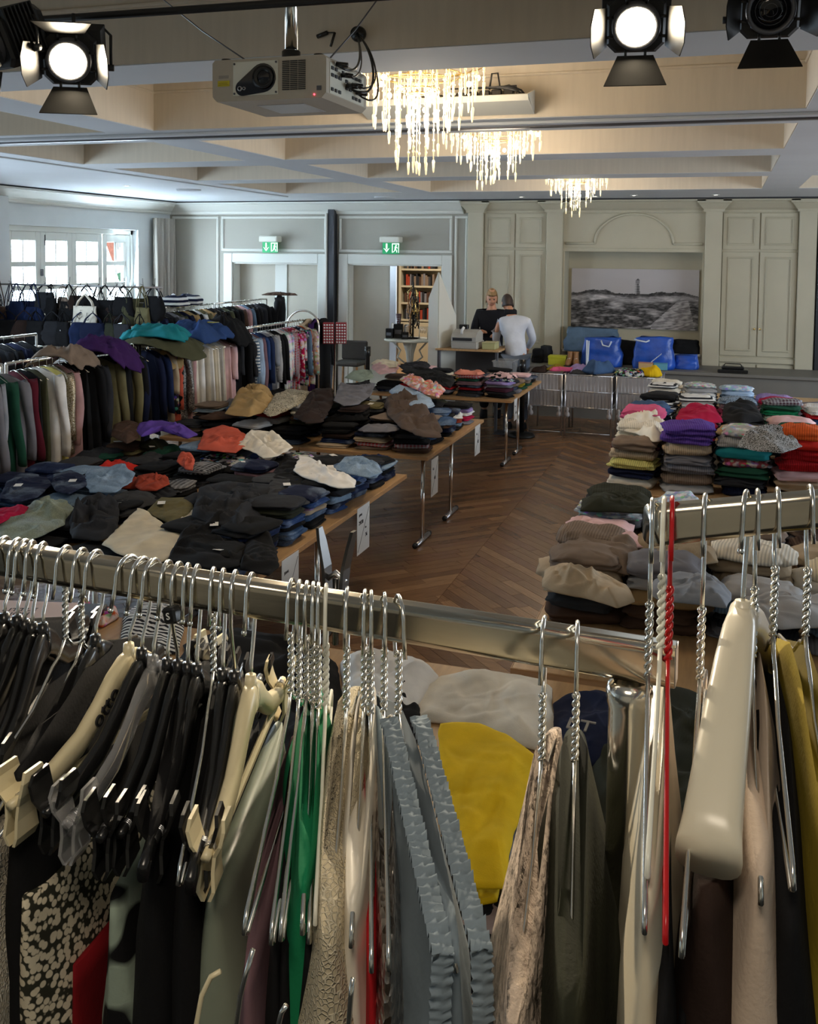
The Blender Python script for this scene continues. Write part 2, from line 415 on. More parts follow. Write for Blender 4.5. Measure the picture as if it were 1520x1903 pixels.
for k, mm in enumerate(rest):
    o = mm.build('far_planks', FW[k], floor); o['kind'] = 'stuff'
# stage platform the photographer stands on
m = M(); m.box(-7, 4.5, -3.2, 1.5, 0, .56); st = struct(m.build('floor_stage', MT['blackm']))

# ---- walls
m = M(); m.box(XR, XR + .2, -3.2, YW, 0, 3.62); struct(m.build('wall_right', MT['wallp']))
m = M(); m.box(XL, XR + .2, -3.4, -3.2, 0, 3.62); struct(m.build('wall_back', MT['wallp']))
# left wall with the window opening Y 11.0..14.02, head 2.69, sill .95
WY0, WY1, WZ0, WZ1 = 10.95, 14.02, .95, 2.69
m = M()
m.box(XL - .35, XL, -3.2, WY0, 0, 3.62); m.box(XL - .35, XL, WY1, YW + .3, 0, 3.62)
m.box(XL - .35, XL, WY0, WY1, WZ1, 3.62); m.box(XL - .35, XL, WY0, WY1, 0, WZ0)
struct(m.build('wall_left', MT['wallw']))
m = M(); m.box(XL, XL + .2, 9.6, 10.72, 0, 3.06, .01); struct(m.build('trim_left_pier', MT['wallw']))
# cornice: stepped profile along left and far walls
prof = [(0, 2.99), (.03, 2.99), (.045, 3.01), (.05, 3.03), (.10, 3.06), (.17, 3.12), (.20, 3.15), (.24, 3.155), (.24, 3.18), (0, 3.18)]
m = M(); m.prism([(XL + a * 1.35, z) for a, z in prof], 'Y', -3, YW - .02); struct(m.build('trim_cornice_left', MT['trimw']))
m = M(); m.prism([(YW - a * 1.35, z) for a, z in prof], 'X', XL, -3.95); struct(m.build('trim_cornice_far', MT['trimw']))
m = M(); m.box(XL + .02, XL + .3, -3, YW, 3.181, ZC, 0); struct(m.build('trim_shadow_gap_left', MT['dark']))  # solid strip; the gap's shade is put into its dark colour
m = M(); m.box(XL, XR, YW - .3, YW, 3.181, ZC - .001, 0); struct(m.build('trim_shadow_gap_far', MT['dark']))  # likewise a solid strip, coloured dark for the shade above the cornice
# the window: frame, mullions, casements, bars and panes
win = struct(bpy.data.objects.new('window_1', None)); COL.objects.link(win); win.location = (XL - .2, WY0, WZ0)
W_, H_ = WY1 - WY0, WZ1 - WZ0
def wpart(name, mat, *bx, bev=.006):
    mm = M()
    for b in bx: mm.box(*b, bev)
    return mm.build(name, mat, win)
wpart('window_frame', MT['trimw'], (0, .10, 0, .07, 0, H_), (0, .10, W_ - .07, W_, 0, H_), (0, .10, 0, W_, H_ - .08, H_), (0, .10, 0, W_, 0, .07))
wpart('window_sill', MT['trimw'], (.08, .26, -.0, W_, -.02, .03))
# four visible casements; panes match the photograph's openings
cas = [(.07, .78), (.78, 1.49), (1.49, 2.24), (2.26, W_ - .07)]
for (a, b) in cas:
    mm = M(); fw = .11
    mm.box(.02, .085, a, a + fw, .07, H_ - .08, .006).box(.02, .085, b - fw, b, .07, H_ - .08, .006)
    mm.box(.02, .085, a + fw, b - fw, H_ - .08 - .13, H_ - .08, .006).box(.02, .085, a + fw, b - fw, .07, .18, .006)
    f = mm.build('casement', MT['trimw'], win)
    z0, z1 = .18, H_ - .21; nrow = 4; hh = (z1 - z0) / nrow
    mb = M()
    for r in range(1, nrow): mb.box(.03, .075, a + fw, b - fw, z0 + r * hh - .035, z0 + r * hh + .035, .004)
    mb.box(.035, .07, (a + b) / 2 - .012, (a + b) / 2 + .012, z0, z1, .003)
    mb.build('glazing_bars', MT['trimw'], f)
    for r in range(nrow):
        for c in range(2):
            y0 = a + fw if c == 0 else (a + b) / 2 + .012; y1 = (a + b) / 2 - .012 if c == 0 else b - fw
            M().box(.050, .054, y0, y1, z0 + r * hh + .035 * (r > 0), z0 + (r + 1) * hh - .035 * (r < nrow - 1)).build('pane', MT['glass'], f)
wpart('window_handle', MT['greym'], (.085, .12, .76, .80, 1.02, 1.12))
wpart('window_stay', MT['dark'], (.085, .10, .86, .875, 1.46, 1.62))
# what stands outside the window: a white house, a brick house and a hedge
def house(x, y0, y1, h, mat, nm, label, roof):
    t = thing(nm, label, 'building', (x, (y0 + y1) / 2, -1.0)); w = (y1 - y0) / 2
    M().box(-4, 0, -w, w, 0, h).build('facade', mat, t)
    M().prism([(-4.4, h), (.4, h), (-2, h + 2.2)], 'Y', -w - .3, w + .3).build('roof', roof, t)
    n = int(w * 2 / 1.6)
    for i in range(n):
        for z in (1.2, 3.4):
            y = -w + .9 + i * 1.6
            o = M().box(.0, .05, y - .4, y + .4, z, z + 1.2, .01).build('house_window', MT['trimw'], t)
            for s_ in (0, 1): M().box(.05, .06, y - .35 + s_ * .37, y - .02 + s_ * .37, z + .06, z + 1.12).build('window_glass', MT['bluepane'], o)
MT['bluepane'] = base('reflecting_pane', lin('56708a'), .15); MT['brick'] = nz(base('brick', lin('b06a54'), .8), 12, .2)
MT['render'] = base('white_render', lin('dfe2e4'), .8); MT['rooft'] = base('roof_tile', lin('8a4a3a'), .8); MT['leaf'] = nz(base('hedge_leaf', lin('3f6a4a'), .8), 30, .4)
house(-17, 18.5, 24.5, 5.2, MT['brick'], 'brick_house', 'red brick house with white windows outside the left window', MT['rooft'])
house(-18, 25.5, 35, 5.6, MT['render'], 'white_house', 'white rendered house outside the left window', MT['rooft'])
house(-18, 10, 17.5, 5.6, MT['render'], 'garden_house', 'pale house glimpsed at the left end of the window', MT['rooft'])
rnd = random.Random(5); m = M()
for i in range(60):
    c = (-14.5 + rnd.uniform(-.4, .4), 10 + i * .42, 1.3 + rnd.uniform(-.3, .35)); m.lathe([(0, -.5), (.4, -.35), (.5, 0), (.38, .35), (0, .5)], c, 7)
tag(m.build('hedge', MT['leaf']), 'green hedge outside behind the window panes', 'hedge', kind='stuff')
M().box(-30, XL - .4, -5, 40, -1.2, -1.0).build('outdoor_ground', MT['render'])['kind'] = 'structure'

# ---- far wall, left part: papered panels, two double doors
def wallbox(mat, name, *bx, bev=0):
    mm = M()
    for b in bx: mm.box(*b, bev)
    return struct(mm.build(name, mat))
D1 = (-8.06, -6.46); D2 = (-5.92, -4.30); DH = 2.165
wallbox(MT['wallp'], 'wall_far', (XL - .35, D1[0], YW, YW + .3, 0, 3.62), (D1[1], D2[0], YW, YW + .3, 0, 3.62), (D2[1], -2.36, YW, YW + .3, 0, 3.62),
        (D1[0], D1[1], YW, YW + .3, DH, 3.62), (D2[0], D2[1], YW, YW + .3, DH, 3.62),
        (-2.36, -.27, YW, YW + .3, 2.44, 3.62), (-2.36, -.27, YW + .42, YW + .6, 0, 3.62), (-.27, XR, YW, YW + .3, 0, 3.62), (-2.36, -.27, YW, YW + .45, 0, .88))
def pframe(x0, x1, z0, z1, y=YW, w=.045, d=.018, mat=None, name='trim_panel_mould', parent=None):
    mm = M()
    for (a, b, c, e) in ((x0, x1, z1 - w, z1), (x0, x1, z0, z0 + w), (x0, x0 + w, z0 + w, z1 - w), (x1 - w, x1, z0 + w, z1 - w)):
        mm.box(a, b, y - d, y, c, e, .006)
        mm.box(a + (.012 if b - a > w * 1.5 or True else 0), b - .012, y - d - .008, y - d, c + .012, e - .012, .003)
    o = mm.build(name, mat or MT['trimw'], parent)
    return o if parent else struct(o)
pframe(-8.28, -6.31, 2.36, 2.96); pframe(-6.09, -4.14, 2.36, 2.96); pframe(-4.10, -3.88, .3, 2.96); pframe(-9.25, -8.33, .3, 2.96)
for n, (x0, x1) in enumerate((D1, D2), 1):
    dr = struct(bpy.data.objects.new('door_%d' % n, None)); COL.objects.link(dr); dr.location = ((x0 + x1) / 2, YW, 0)
    w = (x1 - x0) / 2
    mm = M().box(-w - .17, -w, -.04, .0, 0, DH + .165, .01).box(w, w + .165, -.04, .0, 0, DH + .165, .01).box(-w, w, -.04, 0, DH, DH + .165, .01)
    mm.box(-w, -w + .02, 0, .3, 0, DH).box(w - .02, w, 0, .3, 0, DH).box(-w, w, 0, .3, DH - .02, DH)
    mm.build('door_frame', MT['trimw'], dr)
    if n == 1:
        for (a, b) in ((-w + .02, -.1), (.13, w - .02)): M().box(a, b, .22, .26, 0, DH - .02, .006).build('door_leaf', MT['doorp'], dr)
        M().box(-.1, .13, .20, .25, 0, DH - .02, .006).build('centre_panel', MT['trimw'], dr)
    else:
        M().box(-w + .02, -.14, .18, .22, 0, DH - .02, .006).build('door_leaf', MT['doorp'], dr)
        lf = M().box(-.14, -.02, .16, .24, 0, DH - .02, .006).build('leaf_edge', MT['steel'], dr)
        M().box(-.10, -.06, .12, .16, .95, 1.2, .008).build('door_handle', MT['chrome'], lf)
# the room seen through the open door
MT['annexfloor'] = nz(base('annex_floor', lin('b08a68'), .25), 20, .25)
wallbox(MT['annexfloor'], 'floor_annex', (-8.4, -2.5, YW + .3, 21, -.05, 0))
AX0, AX1 = at(747, 500, Y=21).x, at(766, 500, Y=21).x
wallbox(MT['cream'], 'wall_annex_far', (-8.4, -2.5, 21, 21.1, 0, 1.0), (-8.4, AX0, 21, 21.1, 1.0, 3.2), (AX1, -2.5, 21, 21.1, 1.0, 3.2), (AX0, AX1, 21, 21.1, 2.7, 3.2))
wallbox(MT['cream'], 'wall_annex_side', (-2.5, -2.4, YW + .6, 21, 0, 3.2), (-8.5, -8.4, YW + .3, 21, 0, 3.2))
wallbox(MT['ceil'], 'ceiling_annex', (-8.5, -2.4, YW + .3, 21.1, 3.2, 3.3))
light('AREA', 'annex_lamp', (-5.5, 17.5, 3.1), 60, (1, .86, .68), (-5.5, 17.5, 0), size=1.2)
bk = thing('bookcase', 'cream built-in bookcase seen through the open right double door', 'bookcase', (at(806, 520, Y=19.4).x, 19.4, 0))
for z in (.95, 1.3, 1.65, 2.0, 2.35): M().box(-.6, .75, -.35, 0, z, z + .04, .004).build('shelf', MT['cream'], bk)
M().box(-.65, -.6, -.36, 0, .0, 2.5, .004).box(.75, .8, -.36, 0, 0, 2.5, .004).box(-.6, .75, -.02, 0, 0, 2.5).box(-.65, .8, -.36, 0, 2.4, 2.5).build('carcass', MT['cream'], bk)
for s_ in (0, 1): M().box(-.6 + s_ * .68, .05 + s_ * .68, -.37, -.35, .06, .93, .006).build('door', MT['cream'], bk)
rnd = random.Random(9)
for zi, z in enumerate((.99, 1.34, 1.69, 2.04)):
    x = bk.location.x - .55; k = 0
    while x < bk.location.x + .7:
        w = rnd.uniform(.03, .055); hgt = rnd.uniform(.18, .25)
        c = rnd.choice(('brown', 'charcoal', 'charcoal', 'rust', 'taupe', 'grey', 'black', 'dark grey'))
        mm = M().box(0, w - .004, 0, .18, 0, hgt, .003).mesh('book')
        mm.materials.append(FB['plain']); o = link('book', mm, None, (x, 19.12, z + .001), None, CN[c])
        tag(o, '%s book, %s from left on the %s bookcase shelf beyond the door' % (c, ordn(k), ('lowest', 'third', 'second', 'top')[zi]), 'book', 'books in the bookcase beyond the door')
        x += w; k += 1
        if k > 15: break

# ---- exit signs
def textmesh(s, size, mat, parent, loc, rot, ext=.001, name='lettering', align='CENTER'):
    cu = bpy.data.curves.new('txt', 'FONT'); cu.body = s; cu.size = size; cu.extrude = ext; cu.align_x = align; cu.align_y = 'CENTER'
    o = bpy.data.objects.new('txt', cu); COL.objects.link(o)
    dg = bpy.context.evaluated_depsgraph_get(); me = bpy.data.meshes.new_from_object(o.evaluated_get(dg))
    bpy.data.objects.remove(o); me.materials.clear(); me.materials.append(mat)
    return link(name, me, parent, loc, rot)
for n, (x, lab) in enumerate(((-7.30, 'green emergency exit sign above the closed left double door'), (-5.14, 'green emergency exit sign above the open right double door'))):
    t = thing('exit_sign', lab, 'exit sign', (x, YW - .05, 2.40), 0, None)
    M().box(-.165, .165, -.16, .05, .12, .22, .012).build('lamp_housing', MT['whitep'], t)
    M().box(-.145, .145, -.065, -.055, -.06, .125, .002).build('sign_panel', MT['green'], t)
    mm = M(); y0, y1 = -.069, -.066
    mm.box(-.085, -.060, y0, y1, .02, .105); mm.prism([(-.125, .035), (-.0725, -.035), (-.02, .035), (-.0725, .0)], 'Y', y0, y1)
    mm.build('arrow', MT['signw'], t)
    mm = M().box(.02, .032, y0, y1, -.04, .105).box(.128, .138, y0, y1, -.04, .105).box(.02, .138, y0, y1, .095, .108)
    mm.build('doorway_symbol', MT['signw'], t)
    mm = M().lathe([(0, y0), (.012, y0), (.012, y1), (0, y1)], (.09, 0, .075), 10, axis='Y')
    mm.prism([(.07, .06), (.095, .062), (.085, .015), (.065, .02)], 'Y', y0, y1).prism([(.09, .055), (.115, .04), (.112, .032), (.088, .045)], 'Y', y0, y1)
    mm.prism([(.066, .02), (.085, .02), (.07, -.012), (.045, -.035), (.038, -.028), (.06, -.008)], 'Y', y0, y1).prism([(.072, .02), (.086, .015), (.108, -.01), (.104, -.038), (.095, -.036), (.096, -.01)], 'Y', y0, y1)
    mm.build('running_figure', MT['signw'], t)

# ---- far wall, right part: pilasters, panelled cupboards, niche with arch
def pilaster(n, x0, x1):
    m = M().box(x0, x1, YW - .12, YW, 0, 3.06, .008)
    m.rings([[(x0 - e, YW, z), (x1 + e, YW, z), (x1 + e, YW - .12 - e, z), (x0 - e, YW - .12 - e, z)] for e, z in ((0, 3.0), (.02, 3.0), (.03, 3.04), (.10, 3.12), (.12, 3.13), (.12, 3.175))], True, True, False)
    m.box(x0 - .015, x1 + .015, YW - .14, YW, 0, .2, .006)
    struct(m.build('trim_pilaster_%d' % n, MT['cream']))
for n, (x0, x1) in enumerate(((-3.86, -3.61), (-2.61, -2.36), (-.27, -.03), (1.01, 1.25)), 1): pilaster(n, x0, x1)
m = M()
for (x0, x1) in ((-3.61, -2.61), (-2.36, -.27), (-.03, 1.01), (1.36, XR)): m.prism([(YW - a, z) for a, z in prof], 'X', x0, x1)
struct(m.build('trim_cornice_right', MT['cream']))
def cupboard(x0, x1, label, knob):
    t = thing('wall_cupboard', label, 'cupboard', ((x0 + x1) / 2, YW, 0)); w = (x1 - x0) / 2; f = -.05
    M().box(-w, w, f + .01, -.001, .02, 3.0).build('carcass', MT['cream'], t)
    M().box(-w, w, f - .03, f + .01, .80, .88, .01).build('rail', MT['cream'], t)
    for s_ in (0, 1):
        a = -w + .008 + s_ * w; b = a + w - .016
        for (z0, z1, ins) in ((.90, 2.42, .07), (2.455, 2.985, .06), (.05, .78, .06)):
            d = M().box(a, b, f - .012, f + .01, z0, z1, .005).build('door', MT['cream'], t)
            pframe(a + ins, b - ins, z0 + ins, z1 - ins, f - .012, .03, .012, MT['cream'], 'panel_moulding', d)
            if z0 == .90 and (knob or s_): M().lathe([(0, -.03), (.014, -.028), (.016, -.018), (.006, -.01), (.006, 0), (0, 0)], ((b - .03) if s_ == 0 else (a + .03), f - .012, 1.3), 10, axis='Y').build('knob', MT['brass'], d)
cupboard(-3.61, -2.61, 'cream panelled wall cupboard behind the two people at the cash desk', 0)
cupboard(-.03, 1.01, 'cream panelled wall cupboard right of the lighthouse picture', 1)
# niche surround and arch moulding
wallbox(MT['cream'], 'trim_niche', (-2.36, -.27, YW - .02, YW, 2.44, 2.99), (-2.36, -.27, YW - .05, YW, 2.405, 2.46), (-2.36, -2.33, YW - .03, YW + .42, .88, 2.42), (-.30, -.27, YW - .03, YW + .42, .88, 2.42), (-2.33, -.30, YW + .40, YW + .42, .88, 2.44), bev=.004)
wallbox(MT['trimw'], 'trim_niche_shelf', (-2.34, -.29, YW - .06, YW + .42, .86, .90), bev=.006)
m = M(); ca = ((-1.88 - .72) / 2, 2.53); R0 = .58
arc = [Vector((ca[0] + R0 * math.cos(a), YW - .03, ca[1] + .9 * R0 * math.sin(a) * .86)) for a in [PI * i / 30 for i in range(31)]]
m.tube(arc, .022, 6); m.tube([(-2.33, YW - .03, 2.53), (-1.88, YW - .03, 2.53)], .022, 6); m.tube([(-.72, YW - .03, 2.53), (-.3, YW - .03, 2.53)], .022, 6)
struct(m.build('trim_arch', MT['cream']))
# lighthouse picture: a printed canvas, its print as vertex colours of the flat front
def fbm(x, y, o=5, s=0):
    return sum(noise.noise(Vector((x * 2 ** k, y * 2 ** k, s + k * 3.1))) / 2 ** k for k in range(o))
pw, ph = 1.93, .925; nx_, ny_ = 220, 110
me = bpy.data.meshes.new('canvas'); vs_ = [(i / nx_ * pw - pw / 2, 0, j / ny_ * ph - ph / 2) for j in range(ny_ + 1) for i in range(nx_ + 1)]
fs_ = [(j * (nx_ + 1) + i, j * (nx_ + 1) + i + 1, (j + 1) * (nx_ + 1) + i + 1, (j + 1) * (nx_ + 1) + i) for j in range(ny_) for i in range(nx_)]
me.from_pydata(vs_, [], fs_); ca_ = me.color_attributes.new('print', 'FLOAT_COLOR', 'POINT')
buf = []
for (x, _, z) in vs_:
    u, v = x / pw + .5, z / ph + .5
    hz = .585 + .06 * math.exp(-((u - .17) / .08) ** 2) + .05 * math.exp(-((u - .28) / .05) ** 2) + .035 * math.exp(-((u - .7) / .07) ** 2) + .04 * math.exp(-((u - .85) / .09) ** 2) - .05 * max(0, u - .92) * 8 + .012 * fbm(u * 30, 0)
    if v > hz:
        c = .47 + .12 * (v - .6) + .015 * fbm(u * 3, v * 5) + .06 * (u - .5)
        if .508 < u < .548 - (v - .58) * .05 and v < .76: c = .09 + .10 * ((v * 26) % 1 > .6) + .25 * (u < .52)
        if .513 < u < .541 and .76 <= v < .81: c = .22
        if abs(u - .528) < (.845 - v) * .5 and .81 <= v < .845: c = .06
    else:
        k = fbm(u * 7, v * 16, 6, 2); tex = fbm(u * 26, v * 46, 4, 7)
        c = .055 + .55 * max(0, k) ** 1.3 + .16 * max(-.3, tex) + .26 * math.exp(-((v - .50 - .03 * math.sin(u * 9)) / .045) ** 2)
        if hz - v < .05: c *= .5
        g = u - (.60 + .28 * (v / .55))
        if u > .64 and v < .52 and g > 0 and u < .98 - v * .12:
            c = .34 + .14 * math.sin((u * 55 - v * 75) + 5 * k) + .14 * tex
    c = max(.012, min(.8, c)); buf += [c * 1.0, c * .93, c * .93, 1]
ca_.data.foreach_set('color', buf)
pm = base('printed_canvas', rough=.6); t_, N_, L_, b_ = nt(pm); vc_ = N_.new('ShaderNodeVertexColor'); vc_.layer_name = 'print'; L_.new(vc_.outputs[0], b_.inputs['Base Color'])
me.materials.append(pm)
pic = thing('lighthouse_picture', 'black and white canvas photograph of a lighthouse above dunes, hung in the niche', 'picture', (-1.31, YW + .36, 1.68))
link('canvas_print', me, pic, (0, -.011, 0)); M().box(-pw / 2, pw / 2, -.01, .03, -ph / 2, ph / 2, .003).build('stretcher', MT['trimw'], pic)
# low counter along the right of the far wall
m = M().box(-3.2, 5.7, 13.95, YW - .13, 0, .70).box(-3.25, 5.75, 13.9, YW - .13, .70, .745, .008)
struct(m.build('trim_low_counter', nz(base('grey_counter', lin('6d6a64'), .6), 4, .05)))
# curtain in the corner
cm = nz(base('curtain_fabric', lin('a9a49a'), .85), 60, .05)
m = M(); n = 90
def cur(z, k):
    t = k / n; a = t * 2 * PI * 9
    return (XL + .12 + .045 * math.sin(a) + .02 * math.sin(a * .37 + z), 14.32 + .62 * t + .008 * math.sin(z * 2 + k), z)
vs_ = []; fs_ = []; zs = [.03 + i * .36 for i in range(9)]
for z in zs:
    for k in range(n + 1): vs_.append(cur(z, k))
for z in zs:
    for k in range(n + 1): p = cur(z, k); vs_.append((p[0] + .004, p[1], p[2]))
Nn = n + 1
for j in range(len(zs) - 1):
    for k in range(n):
        fs_.append((j * Nn + k, j * Nn + k + 1, (j + 1) * Nn + k + 1, (j + 1) * Nn + k))
        b0 = len(zs) * Nn; fs_.append((b0 + j * Nn + k + 1, b0 + j * Nn + k, b0 + (j + 1) * Nn + k, b0 + (j + 1) * Nn + k + 1))
m.add(vs_, fs_, True)
tag(m.build('curtain', cm), 'pale grey floor-length curtain gathered in the corner beside the window', 'curtain')
# downlights and vents
for n, (x, y) in enumerate(((-7.49, 11.03), (-2.87, 14.2), (-1.79, 14.2), (-1.23, 14.05), (-.13, 14.1), (-8.6, 8.2))):
    lab = ['recessed downlight in the flat ceiling left of the coffers', 'recessed downlight furthest left above the far cupboards', 'recessed downlight just right of the far chandelier', 'recessed downlight above the middle of the arch', 'recessed downlight furthest right above the far wall', 'recessed downlight near the left cornice'][n]
    t = thing('downlight', lab, 'downlight', (x, y, ZC)); 
    M().lathe([(.03, -.006), (.05, -.006), (.055, 0), (.03, 0)], n=16).build('ring', MT['trimw'], t); M().lathe([(0, -.004), (.03, -.004), (.03, 0), (0, 0)], n=14).build('lens', MT['led'], t)
for n, (x, y, lab) in enumerate(((-7.05, 11.85, 'round ceiling vent nearest the left window'), (-4.9, 13.9, 'round ceiling vent in front of the open double door'))):
    t = thing('ceiling_vent', lab, 'vent', (x, y, ZC))
    for k in range(4): M().lathe([(.04 + k * .035, -.012), (.055 + k * .035, -.02), (.065 + k * .035, -.005), (.06 + k * .035, 0)], n=24).build('louvre_ring', MT['ceil'], t)
# ================================================================ hung from the ceiling
# chandeliers
cstr = []
for k, L_ in enumerate((.10, .16, .22, .30, .38)):
    m = M(); z = 0; rr = random.Random(k)
    m.tube([(0, 0, 0), (0, 0, -L_)], .0035, 5)
    for j in range(int(L_ / .05)): m.lathe([(0, -.011), (.008, -.004), (.008, .004), (0, .011)], (0, 0, -j * .05 - .012 - rr.random() * .02), 6)
    m.lathe([(0, -.075), (.0045, -.07), (.0095, -.012), (.007, -.003), (0, 0)], (0, 0, -L_), 6)
    me = m.mesh('crystal_strand'); me.materials.append(MT['crystal']); cstr.append((L_ + .075, me))
bm_ = M().lathe([(0, -.016), (.009, -.013), (.015, 0), (.009, .013), (0, .016)], n=8).mesh('bulb'); bm_.materials.append(MT['bulb'])
for n, (y, lab) in enumerate(((5.25, 'large crystal chandelier nearest the projector'), (7.42, 'crystal chandelier in the middle of the row of three'), (11.9, 'small-looking crystal chandelier farthest away, above the picture wall'))):
    t = thing('chandelier', lab, 'chandelier', (-1.73 if n else -1.66, y, ZC + .4), 0, 'crystal chandeliers in the ceiling coffers')
    M().box(-.3, .3, -.3, .3, -.03, .018, .008).build('ceiling_plate', MT['brass'], t)
    rr = random.Random(20 + n)
    tiers = ((.37, -.22, 20, 0), (.31, -.24, 15, 1), (.25, -.27, 13, 1), (.18, -.32, 9, 2), (.12, -.38, 6, 2), (.05, -.42, 4, 2)) if n else ((.37, -.20, 20, 0), (.31, -.22, 16, 1), (.25, -.26, 14, 2), (.18, -.28, 10, 3), (.12, -.34, 7, 4), (.05, -.36, 4, 4))
    fr = M()
    for (r, z, cnt, li) in tiers:
        fr.tube([(r * math.cos(a), r * math.sin(a), z) for a in [2 * PI * i / 24 for i in range(25)]], .004, 5)
        for a in (0, PI / 2, PI, 3 * PI / 2): fr.tube([(r * .8 * math.cos(a), r * .8 * math.sin(a), -.02), (r * math.cos(a), r * math.sin(a), z)], .003, 4)
        for i in range(cnt):
            a = 2 * PI * (i + rr.random() * .5) / cnt; li2 = max(0, min(4, li + rr.choice((-1, 0, 0, 1))))
            link('crystal_strand', cstr[li2][1], t, (r * math.cos(a), r * math.sin(a), z))
        for i in range(max(2, cnt // 5)):
            a = 2 * PI * (i + rr.random() * .7) / max(2, cnt // 5)
            link('bulb', bm_, t, (r * .93 * math.cos(a), r * .93 * math.sin(a), z - .05 - rr.random() * .06))
    fr.build('ring_frame', MT['brass'], t)
    l = light('POINT', 'chandelier_light', (0, 0, -.46), 26 if n else 30, (1, .86, .68), None, shadow_soft_size=.25); l.parent = t
# stage lamps
def stage_lamp(loc, rz, tilt, label, on, yoke=.15, group=None):
    t = thing('stage_lamp', label, 'stage light', loc, 0)
    R_ = Matrix.Rotation(rz, 4, 'Z') @ Matrix.Rotation(tilt, 4, 'X')
    def b(mm, name, mat, par=t):
        mm.v = [tuple(R_ @ Vector(v)) for v in mm.v]; return mm.build(name, mat, par)
    body = M(); w = .10
    body.rings([[(x * s_, y, z * s_) for x, z in ((-.1, -.07), (-.07, -.1), (.07, -.1), (.1, -.07), (.1, .07), (.07, .1), (-.07, .1), (-.1, .07))] for y, s_ in ((.02, .82), (.03, .9), (.17, .95), (.20, .8), (.21, .5))], True, True, False)
    for i in range(8): body.box(-.105, .105, .04 + i * .016, .046 + i * .016, -.062, .098, .002)
    b(body, 'housing', MT['blackm'])
    b(M().lathe([(.060, .03), (.060, -.02), (.072, -.022), (.074, -.012), (.074, .03)], n=28, axis='Y'), 'lens_ring', MT['greym'])
    b(M().lathe([(0, -.012), (.03, -.010), (.058, .0), (.058, .012), (0, .012)], n=24, axis='Y'), 'lens', MT['lampglow'] if on else MT['lens'])
    if not on:
        mm = M()
        for r in (.02, .033, .046): mm.tube([(r * math.cos(a), -.012 + r * .1, r * math.sin(a)) for a in [2 * PI * i / 20 for i in range(21)]], .0012, 4)
        b(mm, 'lens_ridges', MT['greym'])
        mm = M()
        for a in (PI / 4, 3 * PI / 4, 5 * PI / 4, 7 * PI / 4): mm.lathe([(0, -.016), (.009, -.014), (.009, 0), (0, 0)], (.068 * math.cos(a), .008, .068 * math.sin(a)), 8, axis='Y')
        b(mm, 'front_screws', MT['greym'])
    dm = MT['barn']
    for k, (ang, spread) in enumerate(((0, .55), (PI / 2, .5), (PI, .75), (3 * PI / 2, .45))):
        mm = M(); h0, L2 = .088, .105
        c, s_ = math.cos(spread), math.sin(spread)
        pts = [(-.055, 0), (.055, 0), (.095, 1), (-.095, 1)] if k % 2 == 0 else [(-.06, 0), (.06, 0), (.075, .8), (.03, 1), (-.03, 1), (-.075, .8)]
        A = Matrix.Rotation(ang, 4, 'Y')
        up = [A @ Vector((p, -.015 - L2 * q * c, h0 + L2 * q * s_)) for p, q in pts]; dn = [v + A @ Vector((0, .002, .003)) for v in up]
        n_ = len(pts); mm.add([tuple(v) for v in up + dn], [tuple(range(n_)), tuple(range(n_, 2 * n_))[::-1]] + [(i, (i + 1) % n_, n_ + (i + 1) % n_, n_ + i) for i in range(n_)])
        for x in (-.03, .03): mm.tube([tuple(A @ Vector((x, -.01, .07))), tuple(A @ Vector((x, -.016, h0 + .004)))], .005, 6)
        b(mm, 'barn_door', dm)
    yk = M(); yw = .125; top = loc[2]
    hz = ZC - .06 - loc[2]
    yk.tube([(-yw, .0, -.0), (-yw, 0, hz - .04), (-yw + .02, 0, hz - .02), (yw - .02, 0, hz - .02), (yw, 0, hz - .04), (yw, 0, 0)], .006, 6)
    yk.tube([(-yw - .01, 0, 0), (-.095, 0, 0)], .012, 8).tube([(yw + .01, 0, 0), (.095, 0, 0)], .012, 8).tube([(0, 0, hz - .025), (0, 0, hz + .03)], .007, 6)
    yk.v = [tuple(Matrix.Rotation(rz, 4, 'Z') @ Vector((v[0], v[1] + .11, v[2]))) for v in yk.v]
    yk.build('yoke', MT['blackm'], t)
    if on:
        d = R_ @ Vector((0, -1, 0)); q = Vector(loc) + d * .03
        sp = bpy.data.lights.new('lamp_beam', 'SPOT'); sp.energy = on; sp.color = (1, .84, .62); sp.spot_size = 1.3; sp.spot_blend = .6; sp.shadow_soft_size = .05
        so = bpy.data.objects.new('lamp_beam', sp); COL.objects.link(so); so.parent = t; so.location = R_ @ Vector((0, -.03, 0)); so.rotation_euler = d.to_track_quat('-Z', 'Y').to_euler()
    return t
MT['barn'] = nz(base('barn_door_metal', (.03, .028, .026), .38, .6), 8, .3)
aim = Vector((-.25, .75, 1.9))
def aimed(p, tgt):
    d = (Vector(tgt) - Vector(p)).normalized(); rz = math.atan2(d.x, -d.y); return rz, -math.asin(-d.z) * -1
pL = at(128, 112, d=3.3); pR = at(1182, 48, d=3.0); pD = at(1432, 18, d=3.0); pL0 = at(-28, 85, d=3.2)
for p, tgt, lab, on in ((pL, (-.9, .5, 1.9), 'lit black stage lamp with open barn doors left of the projector', 210), (pR, (.0, .6, 1.8), 'lit black stage lamp with barn doors right of the projector', 150),
                        (pD, (.3, .2, 2.0), 'unlit black stage lamp at the top right corner', 0), (pL0, (-3.2, -.2, 1.6), 'dark stage lamp cut off by the left edge beside the lit one', 0)):
    d = (Vector(tgt) - p).normalized(); rz = math.atan2(d.x, -d.y)
    stage_lamp(tuple(p), rz, math.asin(-d.z), lab, on)
m = M(); yb = pL.y + .10; m.tube([(-3.88, yb, ZC - .03), (.42, yb + .12, ZC - .03)], .014, 8)
